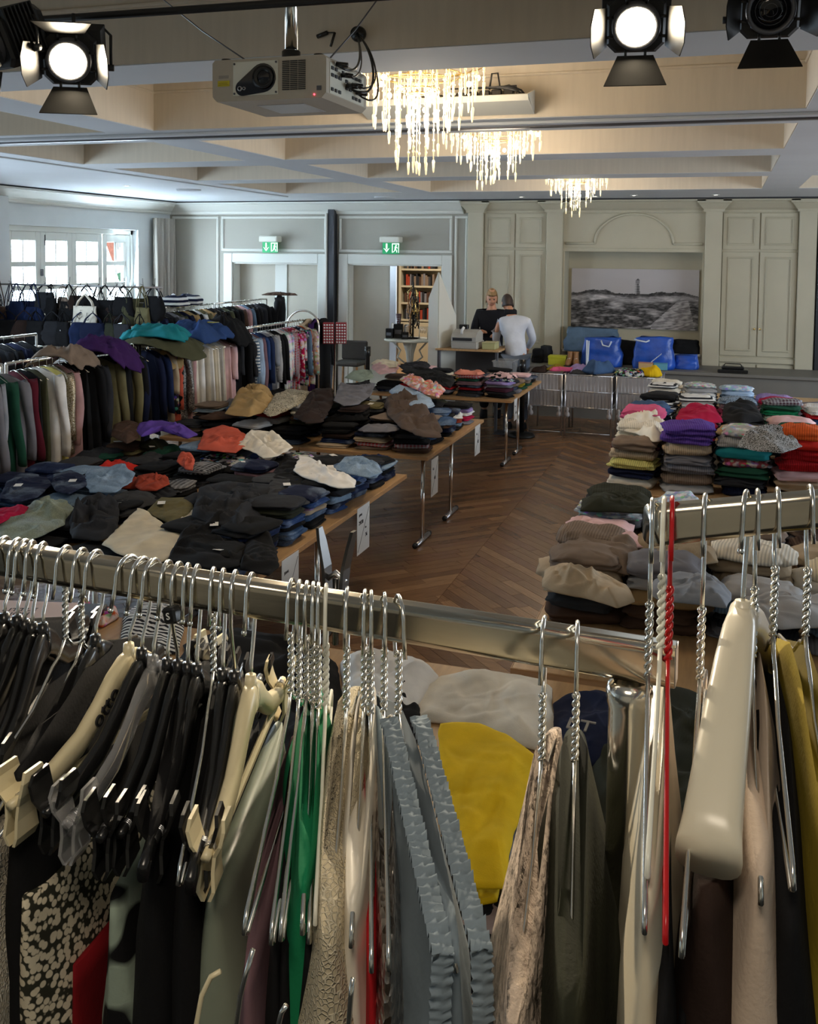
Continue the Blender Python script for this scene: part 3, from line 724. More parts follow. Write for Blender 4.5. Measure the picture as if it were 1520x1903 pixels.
for x in (-3.6, -1.0, .3): m.tube([(x, yb + (x + 3.88) / 4.3 * .12, ZC - .03), (x, yb + (x + 3.88) / 4.3 * .12, ZC + .42)], .008, 6)
tag(m.build('lamp_pipe', MT['blackm']), 'thin black pipe under the ceiling that carries the stage lamps', 'pipe')
# projector (aligned with the room, facing the stage)
q = at(395, 190, d=3.55); x0, y0, z0 = q.x, q.y, q.z
x1 = at(606, 181, Y=y0).x; W = x1 - x0; DP, HT = .40, .150
pj = thing('projector', 'cream white ceiling projector with a large dark lens on a steel pole', 'projector', ((x0 + x1) / 2, y0 + DP / 2, z0))
w = W / 2; h2 = DP / 2
m = M(); c = .018
m.prism([(-w, c), (-w + c, 0), (w - c, 0), (w, c), (w, HT - c * .6), (w - c * .6, HT), (-w + c * .6, HT), (-w, HT - c * .6)], 'Y', -h2, h2); m.build('housing', MT['projw'], pj)
lp = M().box(-w + .085, -w + .265, -h2 - .004, -h2, .018, HT - .010, .002).build('lens_plate', MT['whitep'], pj)
m = M()
for x in (-w + .092, -w + .258):
    for z in (.026, HT - .018): m.lathe([(0, -.003), (.004, -.003), (.004, 0), (0, 0)], (x, -h2 - .004, z), 8, axis='Y')
m.build('plate_screws', MT['greym'], lp)
def hull(c1, r1, c2, r2, n=14):
    d = Vector((c2[0] - c1[0], c2[1] - c1[1])); a0 = math.atan2(d.y, d.x); ph = math.acos((r1 - r2) / d.length)
    pts = [(c1[0] + r1 * math.cos(a0 + ph + (2 * PI - 2 * ph) * i / n), c1[1] + r1 * math.sin(a0 + ph + (2 * PI - 2 * ph) * i / n)) for i in range(n + 1)]
    pts += [(c2[0] + r2 * math.cos(a0 - ph + 2 * ph * i / n), c2[1] + r2 * math.sin(a0 - ph + 2 * ph * i / n)) for i in range(n + 1)]
    return pts
m = M().prism(hull((-w + .205, .078), .052, (-w + .125, .045), .028), 'Y', -h2 - .006, -h2 - .004); ls = m.build('lens_recess', MT['lens'], pj)
M().lathe([(.026, 0), (.04, -.001), (.042, -.006), (.03, -.004), (.024, -.002)], (-w + .208, -h2 - .006, .08), 24, axis='Y').build('lens_barrel', MT['blackp'], ls)
M().lathe([(0, -.003), (.018, -.002), (.026, 0)], (-w + .208, -h2 - .006, .08), 24, axis='Y').build('front_glass', MT['lens'], ls)
M().lathe([(.006, -.004), (.009, -.004), (.009, 0), (.006, 0)], (-w + .115, -h2 - .006, .043), 14, axis='Y').lathe([(.004, -.004), (.006, -.004), (.006, 0), (.004, 0)], (-w + .132, -h2 - .006, .043), 12, axis='Y').build('sensor_rings', MT['steel'], ls)
m = M()
for r in range(16):
    for k in range(3): m.box(-w + .281 + k * .031, -w + .309 + k * .031, -h2 - .003, -h2 + .001, .032 + r * .0066, .0355 + r * .0066)
m.build('vent_slots', MT['dark'], pj)
lb = M().box(-w + .022, -w + .070, -h2 - .0015, -h2, .055, .075).build('yellow_label', base('label_yellow', lin('c9b92a'), .6), pj)
M().box(-w + .026, -w + .066, -h2 - .002, -h2 - .0015, .060, .061).box(-w + .026, -w + .062, -h2 - .002, -h2 - .0015, .066, .067).build('label_lines', MT['ink'], lb)
M().box(-w + .026, -w + .066, -h2 - .0012, -h2, .083, .094).build('logo_plate', base('logo_grey', lin('98928a'), .5), pj)
M().lathe([(0, -.003), (.003, -.003), (.003, 0), (0, 0)], (w - .045, -h2, .012), 8, axis='Y').build('status_light', MT['redled'], pj)
M().box(w - .036, w - .018, -h2 - .0015, -h2, .026, .042).build('grey_sensor', MT['greym'], pj)
m = M().box(w, w + .002, -h2 + .03, h2 - .03, .02, HT - .02, .001).build('connector_panel', MT['whitep'], pj)
mm = M(); rr = random.Random(4)
for r in range(4):
    for k in range(9):
        if rr.random() < .75: mm.box(w + .002, w + .006, -h2 + .04 + k * .034, -h2 + .055 + k * .034 + rr.random() * .01, .03 + r * .025, .042 + r * .025)
mm.build('sockets', MT['dark'], m)
M().box(-.10, .09, -.09, .12, -.0015, 0).build('underside_label', MT['steel'], pj)
m = M()
for x in (-w + .03, w - .05): m.lathe([(0, 0), (.018, 0), (.018, .012), (0, .012)], (x, -h2 + .05, HT), 12)
m.build('feet', MT['blackp'], pj)
px_ = at(541, 90, Y=y0 + DP / 2).x - pj.location.x
M().box(px_ - .07, px_ + .07, -.07, .07, HT, HT + .012, .004).lathe([(.035, 0), (.035, .05), (.03, .055), (.03, .0)], (px_, 0, HT + .01), 16).build('mount_collar', MT['blackp'], pj)
top = ZC + .42 - z0
M().tube([(px_, 0, HT + .012), (px_, 0, top)], .024, 18).build('pole', MT['chrome'], pj)
M().lathe([(0, top - .01), (.05, top - .01), (.05, top), (0, top)], (px_, 0, 0), 16).box(px_ - .03, px_ + .03, -.025, .025, top * .62, top * .62 + .05, .006).build('pole_clamp', MT['blackm'], pj)
# cables at the projector
g = at(667, 64, Y=3.91)
m = M().lathe([(0, -.03), (.028, -.03), (.034, -.01), (.034, 0), (0, 0)], tuple(g), 18, axis='Y')
gr = thing('cable_outlet', 'black round cable outlet in the beam with cables drooping to the projector', 'cable outlet', tuple(g)); m.v = [(a - g.x, b - g.y, c_ - g.z) for a, b, c_ in m.v]; m.build('grommet', MT['blackp'], gr)
side = Vector((x1 + .004, y0 + .16, z0 + .08))
for k, (sag, dz, r) in enumerate(((.16, .05, .0045), (.11, .02, .003), (.22, -.01, .005), (.14, .0, .003), (.24, -.02, .0035))):
    p0 = Vector((0, -.025, 0)); p3 = side - g + Vector((.0, .05 * k - .08, dz)); p1 = p0 + Vector((.07 + .06 * (k > 1), -.12, -.10)); p2 = p3 + Vector((.10 + .05 * (k > 1), .02, -sag * .6 + .02))
    pts = [p0 * (1 - t) ** 3 + p1 * 3 * t * (1 - t) ** 2 + p2 * 3 * t * t * (1 - t) + p3 * t ** 3 for t in [i / 16 for i in range(17)]]
    m = M().tube(pts, r, 6); m.tube([p3 + Vector((.002, 0, 0)), p3 + Vector((.045, 0, -.006))], .009, 8); m.build('cable', MT['blackp'], gr)
for (a, b, lab) in (((297, -6), (466, 102), 'thin steel safety wire running left above the projector'), ((705, -6), (612, 100), 'thin steel safety wire running right above the projector')):
    p = at(*a, Y=3.6); r2 = at(*b, Y=y0 + .1); r2.z = z0 + HT + .004
    tag(M().tube([p, p.lerp(r2, .5) + Vector((0, 0, -.012)), r2], .003, 5).build('safety_wire', MT['greym']), lab, 'wire')
pp = at(590, 68, Y=3.92); tag(M().tube([pp, pp + Vector((.05, -.01, .012))], .010, 8).tube([pp + Vector((.085, -.01, .01)), pp + Vector((.07, -.02, -.05))], .006, 8).tube([pp + Vector((.05, -.01, .012)), pp + Vector((.085, -.01, .01))], .003, 6).build('cable_plug', MT['blackp']), 'loose black cable plugs clipped to the beam behind the pole', 'plug')
# white angled channel with power sockets, on the far face of the first coffer
A1 = at(993, 166, Y=6.04); xe = A1.x; xs_ = at(668, 220, Y=5.9).x; zt = A1.z; zb = ZC + .03
ch = thing('lamp_channel', 'white angled channel holding black sockets and cables beside the large chandelier', 'channel', (xe, 6.06, zb))
L0 = xs_ - xe
M().prism([(0, -.008), (0, 0), (-.20, .055), (-.215, .085), (-.225, .08), (-.21, .045)], 'X', L0, 0).build('channel', MT['trimw'], ch)
M().prism([(0, -.008), (-.225, .08), (0, zt - zb)], 'X', -.012, 0).build('end_plate', MT['trimw'], ch)
for k in range(9):
    x = -.10 - k * .075
    M().box(x - .065, x, -.17, -.10, .055, .13 - .004 * k, .006).build('socket', MT['blackp'], ch)
m = M(); m.tube([(-.02, -.1, .07), (-.06, -.13, .12), (-.14, -.12, .155), (-.2, -.1, .15), (-.22, -.08, .24), (-.26, -.07, .24), (-.27, -.09, .14)], .006, 6)
for k in range(4): m.tube([(-.02 - k * .02, -.16, .08), (-.08, -.18, .11 + k * .01), (-.2 - k * .1, -.16, .14)], .005, 6)
m.build('cables', MT['blackp'], ch)
# ================================================================ folding tables
def folding_table(x0, x1, y0, y1, label, legs, h=.74):
    t = thing('folding_table', label, 'table', ((x0 + x1) / 2, (y0 + y1) / 2, 0)); w, l = (x1 - x0) / 2, (y1 - y0) / 2; yc = (y0 + y1) / 2
    tp = M().box(-w, w, -l, l, h - .028, h, .003).build('tabletop', MT['tabletop'], t)
    M().box(-w - .003, w + .003, -l - .003, -l, h - .027, h - .001).box(-w - .003, w + .003, l, l + .003, h - .027, h - .001).box(-w - .003, -w, -l, l, h - .027, h - .001).box(w, w + .003, -l, l, h - .027, h - .001).build('edge_band', MT['beech'], tp)
    for ly in legs:
        y = ly - yc
        M().box(-w + .06, w - .06, y - .012, y + .012, h - .06, h - .028).build('apron_rail', MT['greym'], t)
        for sx in (-1, 1):
            lg = M().tube([(sx * (w - .09), y, .035), (sx * (w - .09), y, h - .03)], .0165, 10).build('leg', MT['chrome'], t)
            M().tube([(sx * (w - .09), y - .19, .022), (sx * (w - .09), y + .19, .022)], .02, 8).build('foot_bar', MT['steel'], lg)
            for yy in (y - .19, y + .19): M().tube([(sx * (w - .09), yy - .012, .022), (sx * (w - .09), yy + .012, .022)], .0225, 8).build('foot_cap', MT['blackp'], lg)
    return t
folding_table(-3.26, -2.15, 4.02, 6.62, 'wooden folding table by the aisle under the jeans and trousers, nearest on the left', (4.35, 5.2))
folding_table(-4.75, -3.27, 4.02, 6.62, 'wooden folding table under jeans beside the clothes racks, nearest on the left', (4.35, 6.3))
folding_table(-3.28, -2.18, 7.24, 9.12, 'middle folding table on the left of the aisle, tag card at its corner', (7.42, 8.28))
folding_table(-4.6, -3.29, 7.24, 9.12, 'middle folding table on the left beside the racks of shirts', (7.42, 8.9))
folding_table(-3.86, -2.18, 10.42, 12.25, 'farthest folding table on the left of the aisle', (10.6, 11.25))
folding_table(-.74, 1.5, 3.62, 6.15, 'folding table of grey and beige knitwear right of the aisle', (3.9, 5.9))
folding_table(-.74, 1.5, 6.6, 8.75, 'folding table with the tall sweater stacks right of the aisle', (6.9, 8.5))
folding_table(-.80, 1.5, 8.95, 11.9, 'rear folding table of sweaters right of the aisle', (9.2, 11.6))
folding_table(-3.1, .75, 1.98, 3.56, 'folding table in front of the stage below the hanging rack', (2.2, 3.3))
# ---------------------------------------------------------------- folded garments
def ridges(rr, w, d, n, amp):
    out = []
    for _ in range(n):
        a = rr.uniform(0, PI); cx_, cy_ = rr.uniform(-w, w) * .45, rr.uniform(-d, d) * .45
        out.append((cx_, cy_, math.cos(a), math.sin(a), rr.uniform(.25, .6) * w, rr.uniform(.006, .014) * max(1, w / .34), rr.uniform(.4, 1) * amp * max(1, (w / .34) ** .8) * rr.choice((1, 1, -1)), rr.uniform(-4, 4)))
    return out
def ridge_h(R_, x, y):
    h = 0
    for (cx_, cy_, c, s_, L_, wd, am, bend) in R_:
        u = (x - cx_) * c + (y - cy_) * s_; v = -(x - cx_) * s_ + (y - cy_) * c + bend * u * u
        if abs(u) < L_ and abs(v) < wd * 3: h += am * math.exp(-(v / wd) ** 2) * (1 - (u / L_) ** 2) ** 2
    return h
def folded(seed, w=.30, d=.25, h=.04, layers=3, rough=.012, lump=.18, wr=.006):
    rr = random.Random(seed); n = 40; per = 5; m = M(); rg = []
    off = rr.random() * 50; lev = layers * per
    lx = [(rr.uniform(-.012, .012), rr.uniform(-.012, .012), rr.uniform(-.012, .012)) for _ in range(layers)]
    R_ = ridges(rr, w, d, 7, wr)
    def inset(ft): return (1 - math.sin(PI * min(max(ft, .0), 1)) ** .5) * min(.034 if h > .05 else .018, h / layers * .55)
    for k in range(lev + 1):
        t = k / lev; li = min(layers - 1, int(t * layers)); ft = t * layers - li
        if k == lev: ft = 1
        ins = inset(.08 + .84 * ft) + (.006 if k in (0, lev) else 0)
        ring = []
        for i in range(n):
            a = 2 * PI * i / n; ca, sa = math.cos(a), math.sin(a)
            e = .30 + .12 * t
            x = math.copysign(abs(ca) ** e, ca); y = math.copysign(abs(sa) ** e, sa)
            ww, dd = w / 2 - ins - lx[li][2], d / 2 - ins
            nn = noise.noise(Vector((x * 2 + off, y * 2, t * 3 + off))) + .5 * noise.noise(Vector((x * 6 + off, y * 6, t * 2 + off)))
            sag = -h * lump * (abs(x) ** 4 + abs(y) ** 4) * t + noise.noise(Vector((x * 1.7, y * 1.7, off + li))) * h * .28 * min(t, .9)
            ring.append((x * (ww + nn * rough) + lx[li][0], y * (dd + nn * rough) + lx[li][1], max(h * t + sag, 0 if k == 0 else .0005)))
        rg.append(ring)
    top = rg[-1]
    for s_ in (.93, .84, .72, .58, .43, .28, .14, .04):
        ring = []
        for i in range(n):
            x, y = top[i][0] * s_, top[i][1] * s_
            z = h * 1.0 + h * .10 * (1 - s_) + noise.noise(Vector((x * 9 + off, y * 9, off))) * h * .2 - h * lump * 1.2 * s_ ** 8 + ridge_h(R_, x, y) * (1 - s_ ** 6)
            ring.append((x, y, z))
        rg.append(ring)
    m.rings(rg); return m
def messy(seed, w=.30, d=.24, h=.035, wr=1.0):
    """crumpled garment dropped on a pile"""
    rr = random.Random(seed); off = rr.random() * 90; n = 48 if w < .5 else 72; m = M(); rg = []; R_ = ridges(rr, w, d, 16 if w < .5 else 34, .014 if w < .5 else .017)
    def rad(a):
        ca, sa = math.cos(a), math.sin(a); e = .6
        k = 1 + .28 * noise.noise(Vector((ca * 1.3 + off, sa * 1.3, off))) + .14 * noise.noise(Vector((ca * 5, sa * 5, off)))
        return math.copysign(abs(ca) ** e, ca) * w / 2 * k, math.copysign(abs(sa) ** e, sa) * d / 2 * k
    P = [rad(2 * PI * i / n) for i in range(n)]
    def zz(x, y, s_):
        v = noise.noise(Vector((x * 7 + off, y * 7, off)))
        return h * ((1 - s_ ** 4) * (.62 + .5 * v) + .2) + ridge_h(R_, x, y) * (1 - s_ ** 8)
    for s_, z in ((.92, 0.0), (1.0, .003), (1.02, h * .18)):
        rg.append([(p[0] * s_, p[1] * s_, z) for p in P])
    for s_ in (.98, .93, .87, .80, .72, .64, .55, .46, .36, .26, .16, .06):
        rg.append([(p[0] * s_, p[1] * s_, max(.004, zz(p[0] * s_, p[1] * s_, s_))) for p in P])
    m.rings(rg); return m
FOLD = {}
def fold_mesh(kind, pat, v):
    k = (kind, pat, v)
    if k not in FOLD:
        if kind == 'jean': mm = folded(v * 7 + 1, .29, .25, .036, 2, .014)
        elif kind == 'knit': mm = folded(v * 5 + 2, .325, .285, .068, 2 if v % 3 == 0 else 1, .026, .24, .009)
        elif kind == 'thin': mm = folded(v * 3 + 3, .29, .25, .024, 1, .016)
        else: mm = messy(v * 11 + 4, .34, .29, .045)
        me = mm.mesh('folded_' + kind); me.materials.append(FB[pat]); FOLD[k] = me
    return FOLD[k]
THICK = {'jean': .036, 'knit': .066, 'thin': .024, 'messy': .045}
srnd = random.Random(77)
NAMES = {'jean': 'folded_jeans', 'knit': 'folded_sweater', 'thin': 'folded_shirt', 'messy': 'crumpled_garment'}
WORDS = {'jean': ('jeans', 'jeans'), 'knit': ('sweater', 'sweater'), 'thin': ('shirt', 'shirt'), 'messy': ('crumpled garment', 'garment')}
tag_me = M().box(-.022, .022, -.035, .035, 0, .0012).mesh('price_tag'); tag_me.materials.append(MT['tagw'])
PATW = {'plain': '', 'knit': '', 'denim': '', 'worn': 'worn ', 'print': 'patterned ', 'stripe': 'striped ', 'stripeb': 'striped ', 'stripev': 'striped ', 'plaid': 'checked ', 'flowers': 'flowered ', 'lace': 'lace ', 'sequin': 'sequined ', 'leopard': 'speckled ', 'fur': 'fluffy ', 'satin': 'satin '}
LOW = {}
def stack(x, y, z, items, where, group, rz=0., kind='knit', sc=1., word=None, tags=.0, keep=99, nm=None, hsc=1.):
    """items top -> bottom: colour or (colour, pattern[, kind]); below `keep` items the hidden ones join one stuff mesh"""
    zz = z; n = len(items)
    for j, it in enumerate(reversed(items)):
        it = (it,) if isinstance(it, str) else it
        c = it[0]; pat = it[1] if len(it) > 1 else ('denim' if kind == 'jean' and c in ('blue', 'dark blue', 'denim blue', 'light denim', 'navy', 'steel blue') else 'knit' if kind == 'knit' and srnd.random() < .4 else 'plain'); kd = it[2] if len(it) > 2 else kind
        pos = n - 1 - j
        me = fold_mesh(kd, pat, srnd.randrange(7))
        loc = (x + srnd.uniform(-.014, .014), y + srnd.uniform(-.014, .014), zz); tilt = .03 if j else .0
        rot = (srnd.uniform(-tilt, tilt), srnd.uniform(-tilt, tilt), rz + srnd.uniform(-.14, .14) + (PI if srnd.random() < .5 else 0))
        s_ = sc * srnd.uniform(.90, 1.03); hs = srnd.uniform(.85, 1.2) * hsc; zz += THICK[kd] * hs
        if pos >= keep:
            mm, mats, pm = LOW.setdefault(group, (M(), [], [])); ca, sa = math.cos(rot[2]), math.sin(rot[2])
            if c not in mats: mats.append(c)
            b0 = len(mm.v); mm.v += [((v.co.x * ca - v.co.y * sa) * s_ + loc[0], (v.co.x * sa + v.co.y * ca) * s_ + loc[1], v.co.z * hs + loc[2]) for v in me.vertices]
            mm.f += [tuple(b0 + q for q in p.vertices) for p in me.polygons]; mm.sm += [True] * len(me.polygons); pm += [mats.index(c)] * len(me.polygons)
            continue
        o = link(nm or NAMES[kd], me, None, loc, rot, CN[c]); o.scale = (s_, s_, hs)
        w_ = (word if word and kd == kind else None) or WORDS[kd][0]
        pw_ = PATW[pat]
        lab = '%s %s%s, %s %s' % (c, pw_, w_, 'top of' if pos == 0 else ('only item in' if n == 1 else ordn(pos) + ' down in'), where)
        if pos and pos == n - 1: lab = '%s %s%s, bottom of %s' % (c, pw_, w_, where)
        if len(lab.split()) > 16: lab = lab.replace('crumpled ', '').replace('patterned ', '')
        tag(o, lab, {'jean': 'trousers', 'knit': 'sweater', 'thin': 'shirt', 'messy': 'garment'}[kd], group)
        if srnd.random() < tags and pos <= 1:
            link('price_tag', tag_me, o, (srnd.uniform(-.08, .08), -srnd.uniform(.02, .10), THICK[kd] * 1.12), (srnd.uniform(-.25, .1), 0, srnd.uniform(-1, 1)))
    return zz
def flush_low():
    for g, (mm, mats, pm) in LOW.items():
        me = bpy.data.meshes.new('lower_garments'); me.from_pydata(mm.v, [], mm.f)
        for c in mats:
            if 'cloth_' + c not in MT: MT['cloth_' + c] = base('cloth_' + c.replace(' ', '_'), CN[c], .9, **{'Specular IOR Level': .2})
            me.materials.append(MT['cloth_' + c])
        me.polygons.foreach_set('material_index', pm); me.polygons.foreach_set('use_smooth', [True] * len(pm)); me.update()
        tag(link('lower_garments', me), 'folded garments buried low in the piles: ' + g, 'garments', kind='stuff')
    LOW.clear()
def garment_sheet(name, outline, z, dome, label, cat, color, pat='plain', wr=1., seed=0, inner=None, nrm=88, rings=24, group=None, tagpos=None, parts=()):
    """spread garment: star-shaped outline given as world XY points, thickness and wrinkles modelled"""
    cx_ = sum(p[0] for p in outline) / len(outline); cy_ = sum(p[1] for p in outline) / len(outline)
    n = len(outline); pts = []
    L = [math.dist(outline[i], outline[(i + 1) % n]) for i in range(n)]; tot = sum(L)
    for k in range(nrm):
        s_ = tot * k / nrm; i = 0
        while s_ > L[i]: s_ -= L[i]; i += 1
        a, b = outline[i], outline[(i + 1) % n]; t = s_ / L[i]
        pts.append(((a[0] + (b[0] - a[0]) * t) - cx_, (a[1] + (b[1] - a[1]) * t) - cy_))
    off = seed * 3.7; m = M(); rg = []; rr = random.Random(seed); ext_ = max(max(abs(p[0]) for p in pts), max(abs(p[1]) for p in pts)); R_ = ridges(rr, ext_ * 1.5, ext_ * 1.5, 22, .013)
    pts = [(x * (1 + .05 * noise.noise(Vector((x * 14, y * 14, off)))), y * (1 + .05 * noise.noise(Vector((x * 14, y * 14, off + 9))))) for x, y in pts]
    rg.append([(x * .96, y * .96, 0) for x, y in pts]); rg.append([(x * 1.0, y * 1.0, .003) for x, y in pts])
    for j in range(rings + 1):
        s_ = .995 - .985 * j / rings; ring = []
        for (x, y) in pts:
            X_, Y_ = x * s_, y * s_
            v = noise.noise(Vector((X_ * 6 + off, Y_ * 6, off))); v2 = abs(noise.noise(Vector((X_ * 13 + v * 1.5, Y_ * 9 + off, off))))
            ring.append((X_, Y_, max(.005, .008 + dome * (1 - s_ ** 4.5) * (.55 + .6 * v) + (.008 * v + .012 * (.28 - v2) + ridge_h(R_, X_, Y_)) * wr * (1 - s_ ** 10))))
        rg.append(ring)
    m.rings(rg); me = m.mesh(name); me.materials.append(FB[pat])
    o = link(name, me, None, (cx_, cy_, z), None, CN[color]); tag(o, label, cat, group)
    if tagpos: link('price_tag', tag_me, o, (tagpos[0] - cx_, tagpos[1] - cy_, dome + .016), (0, 0, .5))
    return o
def px_out(pts, z): return [tuple(at(x, y, z=z))[:2] for x, y in pts]

# ---- near left table: jeans and trousers
XS = (-2.34, -2.66, -2.99, -3.42, -3.75, -4.08, -4.41)
RN = ('front', 'second', 'third', 'fourth', 'fifth', 'sixth', 'seventh', 'back')
CNm = ('aisle-side stack', 'second stack from aisle', 'third stack from aisle', 'fourth stack from aisle', 'fifth stack from aisle', 'sixth stack from aisle', 'stack beside racks')
T1 = [ # rows near -> far, each: per column top->bottom
 (4.18, [['black', 'black', 'navy', 'black'], ['black', 'black', 'charcoal'], ['black', 'dark blue'], ['black', 'charcoal'], ['charcoal', 'black'], ['denim blue', 'navy'], ['black', 'navy']]),
 (4.52, [['black', 'dark blue', 'black', 'navy', 'charcoal'], ['black', 'black', 'navy', 'black'], ['black', 'navy'], ['charcoal', 'black', 'navy'], ['charcoal', 'dark blue'], ['navy', 'denim blue'], ['dark blue', 'navy']]),
 (4.86, [['charcoal', 'dark olive', 'blue', 'black', 'denim blue', 'navy'], ['charcoal', 'black', 'navy', 'black'], ['black', 'charcoal'], ['black', 'charcoal', 'navy'], ['steel blue', 'dark blue', 'navy'], ['dark blue', 'denim blue', 'navy'], ['denim blue', 'navy', 'blue']]),
 (5.20, [['navy', ('blue', 'denim'), ('lilac', 'plain', 'thin'), ('beige', 'plain', 'thin'), 'denim blue', 'black'], ['charcoal', 'blue', 'black', 'navy', 'black'], ['charcoal', 'navy', 'black'], [('black', 'plain'), 'charcoal'], ['light denim', 'light denim', 'denim blue'], ['dark blue', 'navy', 'denim blue'], ['navy', 'dark blue', 'black']]),
 (5.54, [['black', 'charcoal', 'light denim', 'navy', 'blue'], ['dark grey', 'charcoal', 'dark blue', 'black', 'navy'], ['black', 'black', 'navy', 'black'], [('charcoal', 'plaid', 'thin'), ('black', 'plaid', 'thin'), 'black'], [('rust', 'plain', 'messy'), 'black'], ['light denim', 'denim blue', 'dark blue'], ['dark blue', 'navy', 'black']]),
 (5.88, [['denim blue', 'blue', 'blue', 'dark blue', 'navy'], ['black', 'black', 'black', 'navy'], ['navy', 'mauve', ('cream', 'plain'), ('teal', 'plain', 'thin'), 'black'], [('charcoal', 'plaid'), 'black', 'charcoal'], ['black', 'charcoal', 'dark grey'], [('scarlet', 'plain', 'messy'), 'charcoal'], ['dark grey', 'charcoal']]),
 (6.20, [['charcoal', 'blue', 'light denim', 'dark blue', 'black'], ['black', 'charcoal', 'black', 'navy'], ['black', 'charcoal', 'black'], [('black', 'print', 'messy'), 'charcoal', 'black'], ['black', 'dark red', 'charcoal'], [('dark grey', 'plain', 'messy'), 'charcoal'], ['dark green', 'charcoal']]),
 (6.47, [['black', 'light denim', 'black', 'navy'], ['black', 'charcoal', 'black'], [('charcoal', 'print'), 'black', 'black'], ['charcoal', ('dark olive', 'print', 'messy'), 'black'], ['light denim', 'denim blue', 'navy', 'dark blue'], [('dark green', 'plain', 'messy'), 'charcoal'], ['brown', 'khaki', 'taupe']])]
for r, (yy, cols) in enumerate(T1):
    for c, it in enumerate(cols):
        stack(XS[c], yy, .741, it, '%s, %s row, near left table' % (CNm[c], RN[r]), 'trousers and jeans on the near left table', srnd.uniform(-.15, .15) + PI / 2 * (r % 2), 'jean', 1.0, word=None, tags=.22, keep=9 if (c == 0 or r == 0) else 2)
# draped pieces on top that the photograph singles out
ZT = .87
def sheet_px(name, pts, z, dome, label, cat, color, **k): return garment_sheet(name, px_out(pts, z), z - .004, dome, label, cat, color, **k)
sheet_px('sleeveless_shirt', [(190, 1012), (232, 968), (256, 944), (270, 950), (283, 972), (305, 985), (330, 982), (352, 968), (362, 950), (374, 943), (381, 952), (372, 970), (352, 985), (340, 1010), (322, 1036), (300, 1046), (252, 1042)], .85, .018, 'off-white sleeveless top spread on dark jeans behind the rail', 'top', 'cream', wr=.4, seed=1, nrm=80)
sheet_px('black_trousers', [(310, 1042), (338, 990), (350, 965), (392, 955), (440, 962), (452, 1000), (448, 1052), (400, 1060)], .87, .03, 'black trousers with paper label lying beside the off-white top', 'trousers', 'black', wr=1.2, seed=2, tagpos=tuple(at(398, 978, z=.9))[:2])
sheet_px('black_skirt', [(445, 1060), (455, 1010), (472, 975), (498, 985), (512, 1020), (520, 1052), (500, 1070)], .86, .035, 'black garment with a white edge at the aisle end of the near table', 'garment', 'black', wr=1., seed=3)
sheet_px('khaki_shorts', [(272, 952), (298, 925), (352, 926), (362, 948), (345, 970), (322, 976), (290, 962)], .83, .02, 'olive khaki trousers with small label behind the off-white top', 'trousers', 'khaki', wr=.7, seed=4, tagpos=tuple(at(300, 941, z=.84))[:2])
sheet_px('velvet_trousers', [(132, 1002), (128, 960), (150, 935), (205, 925), (222, 940), (220, 985), (188, 1006)], .84, .03, 'crumpled black velvet trousers left of the off-white top', 'trousers', 'charcoal', wr=2.2, seed=5)
sheet_px('grey_green_jeans', [(-20, 1005), (10, 965), (60, 940), (92, 922), (122, 925), (137, 945), (120, 975), (70, 1000), (20, 1012)], .84, .025, 'faded grey-green jeans at the left edge of the near table', 'jeans', 'sage', pat='denim', wr=1., seed=6)
sheet_px('red_blouse', [(-30, 968), (-5, 950), (40, 938), (54, 943), (45, 955), (10, 968), (-10, 978)], .86, .02, 'crimson red garment poking in at the left edge above grey-green jeans', 'garment', 'crimson', wr=.8, seed=7)
sheet_px('light_jeans', [(155, 900), (160, 876), (205, 868), (232, 862), (238, 872), (252, 880), (245, 895), (215, 915), (170, 916)], .88, .02, 'pale washed jeans with frayed hem in the middle of the near table', 'jeans', 'light denim', pat='denim', wr=1., seed=8)
sheet_px('navy_jeans', [(0, 925), (12, 895), (50, 885), (88, 888), (96, 900), (70, 925), (30, 934)], .88, .02, 'dark blue jeans with round label at the left of the near table', 'jeans', 'navy', pat='denim', wr=.8, seed=9, tagpos=tuple(at(34, 905, z=.9))[:2])
sheet_px('dark_jeans', [(95, 900), (100, 882), (130, 875), (160, 885), (163, 902), (130, 918), (105, 914)], .885, .02, 'dark blue jeans with two white labels beside the pale washed jeans', 'jeans', 'navy', pat='denim', wr=.6, seed=10, tagpos=tuple(at(135, 895, z=.91))[:2])
sheet_px('rust_blouse', [(250, 905), (256, 885), (285, 880), (312, 888), (315, 900), (290, 912), (262, 912)], .85, .03, 'crumpled rust-red top between the pale jeans and the checked shirts', 'top', 'rust', wr=1.6, seed=11)
sheet_px('orange_blouse', [(366, 835), (380, 800), (412, 790), (440, 798), (462, 812), (458, 828), (436, 842), (400, 838)], .92, .03, 'rust orange garment left of the cream trousers', 'garment', 'coral', pat='plain', wr=1., seed=12)
sheet_px('cream_trousers', [(437, 830), (452, 815), (476, 800), (500, 803), (530, 820), (545, 832), (515, 848), (490, 852), (466, 838)], .92, .035, 'folded cream trousers with open waistband at the back of the near table', 'trousers', 'ivory', wr=1.6, seed=13)
sheet_px('white_trousers', [(545, 875), (556, 848), (575, 850), (600, 866), (632, 884), (662, 893), (660, 906), (630, 908), (590, 896), (560, 886)], .93, .025, 'white trousers lying diagonally on black ones near the aisle', 'trousers', 'white', wr=1.1, seed=14)
sheet_px('black_leggings', [(498, 900), (512, 872), (535, 855), (556, 858), (575, 880), (600, 898), (585, 912), (540, 910)], .90, .03, 'black trousers under the diagonal white pair', 'trousers', 'black', wr=.8, seed=15)
sheet_px('grey_trousers', [(488, 910), (505, 895), (550, 900), (590, 912), (575, 935), (540, 945), (510, 930)], .905, .02, 'dark grey trousers with a white sticker in front of the black pair', 'trousers', 'dark grey', wr=.6, seed=16, tagpos=tuple(at(533, 905, z=.92))[:2])
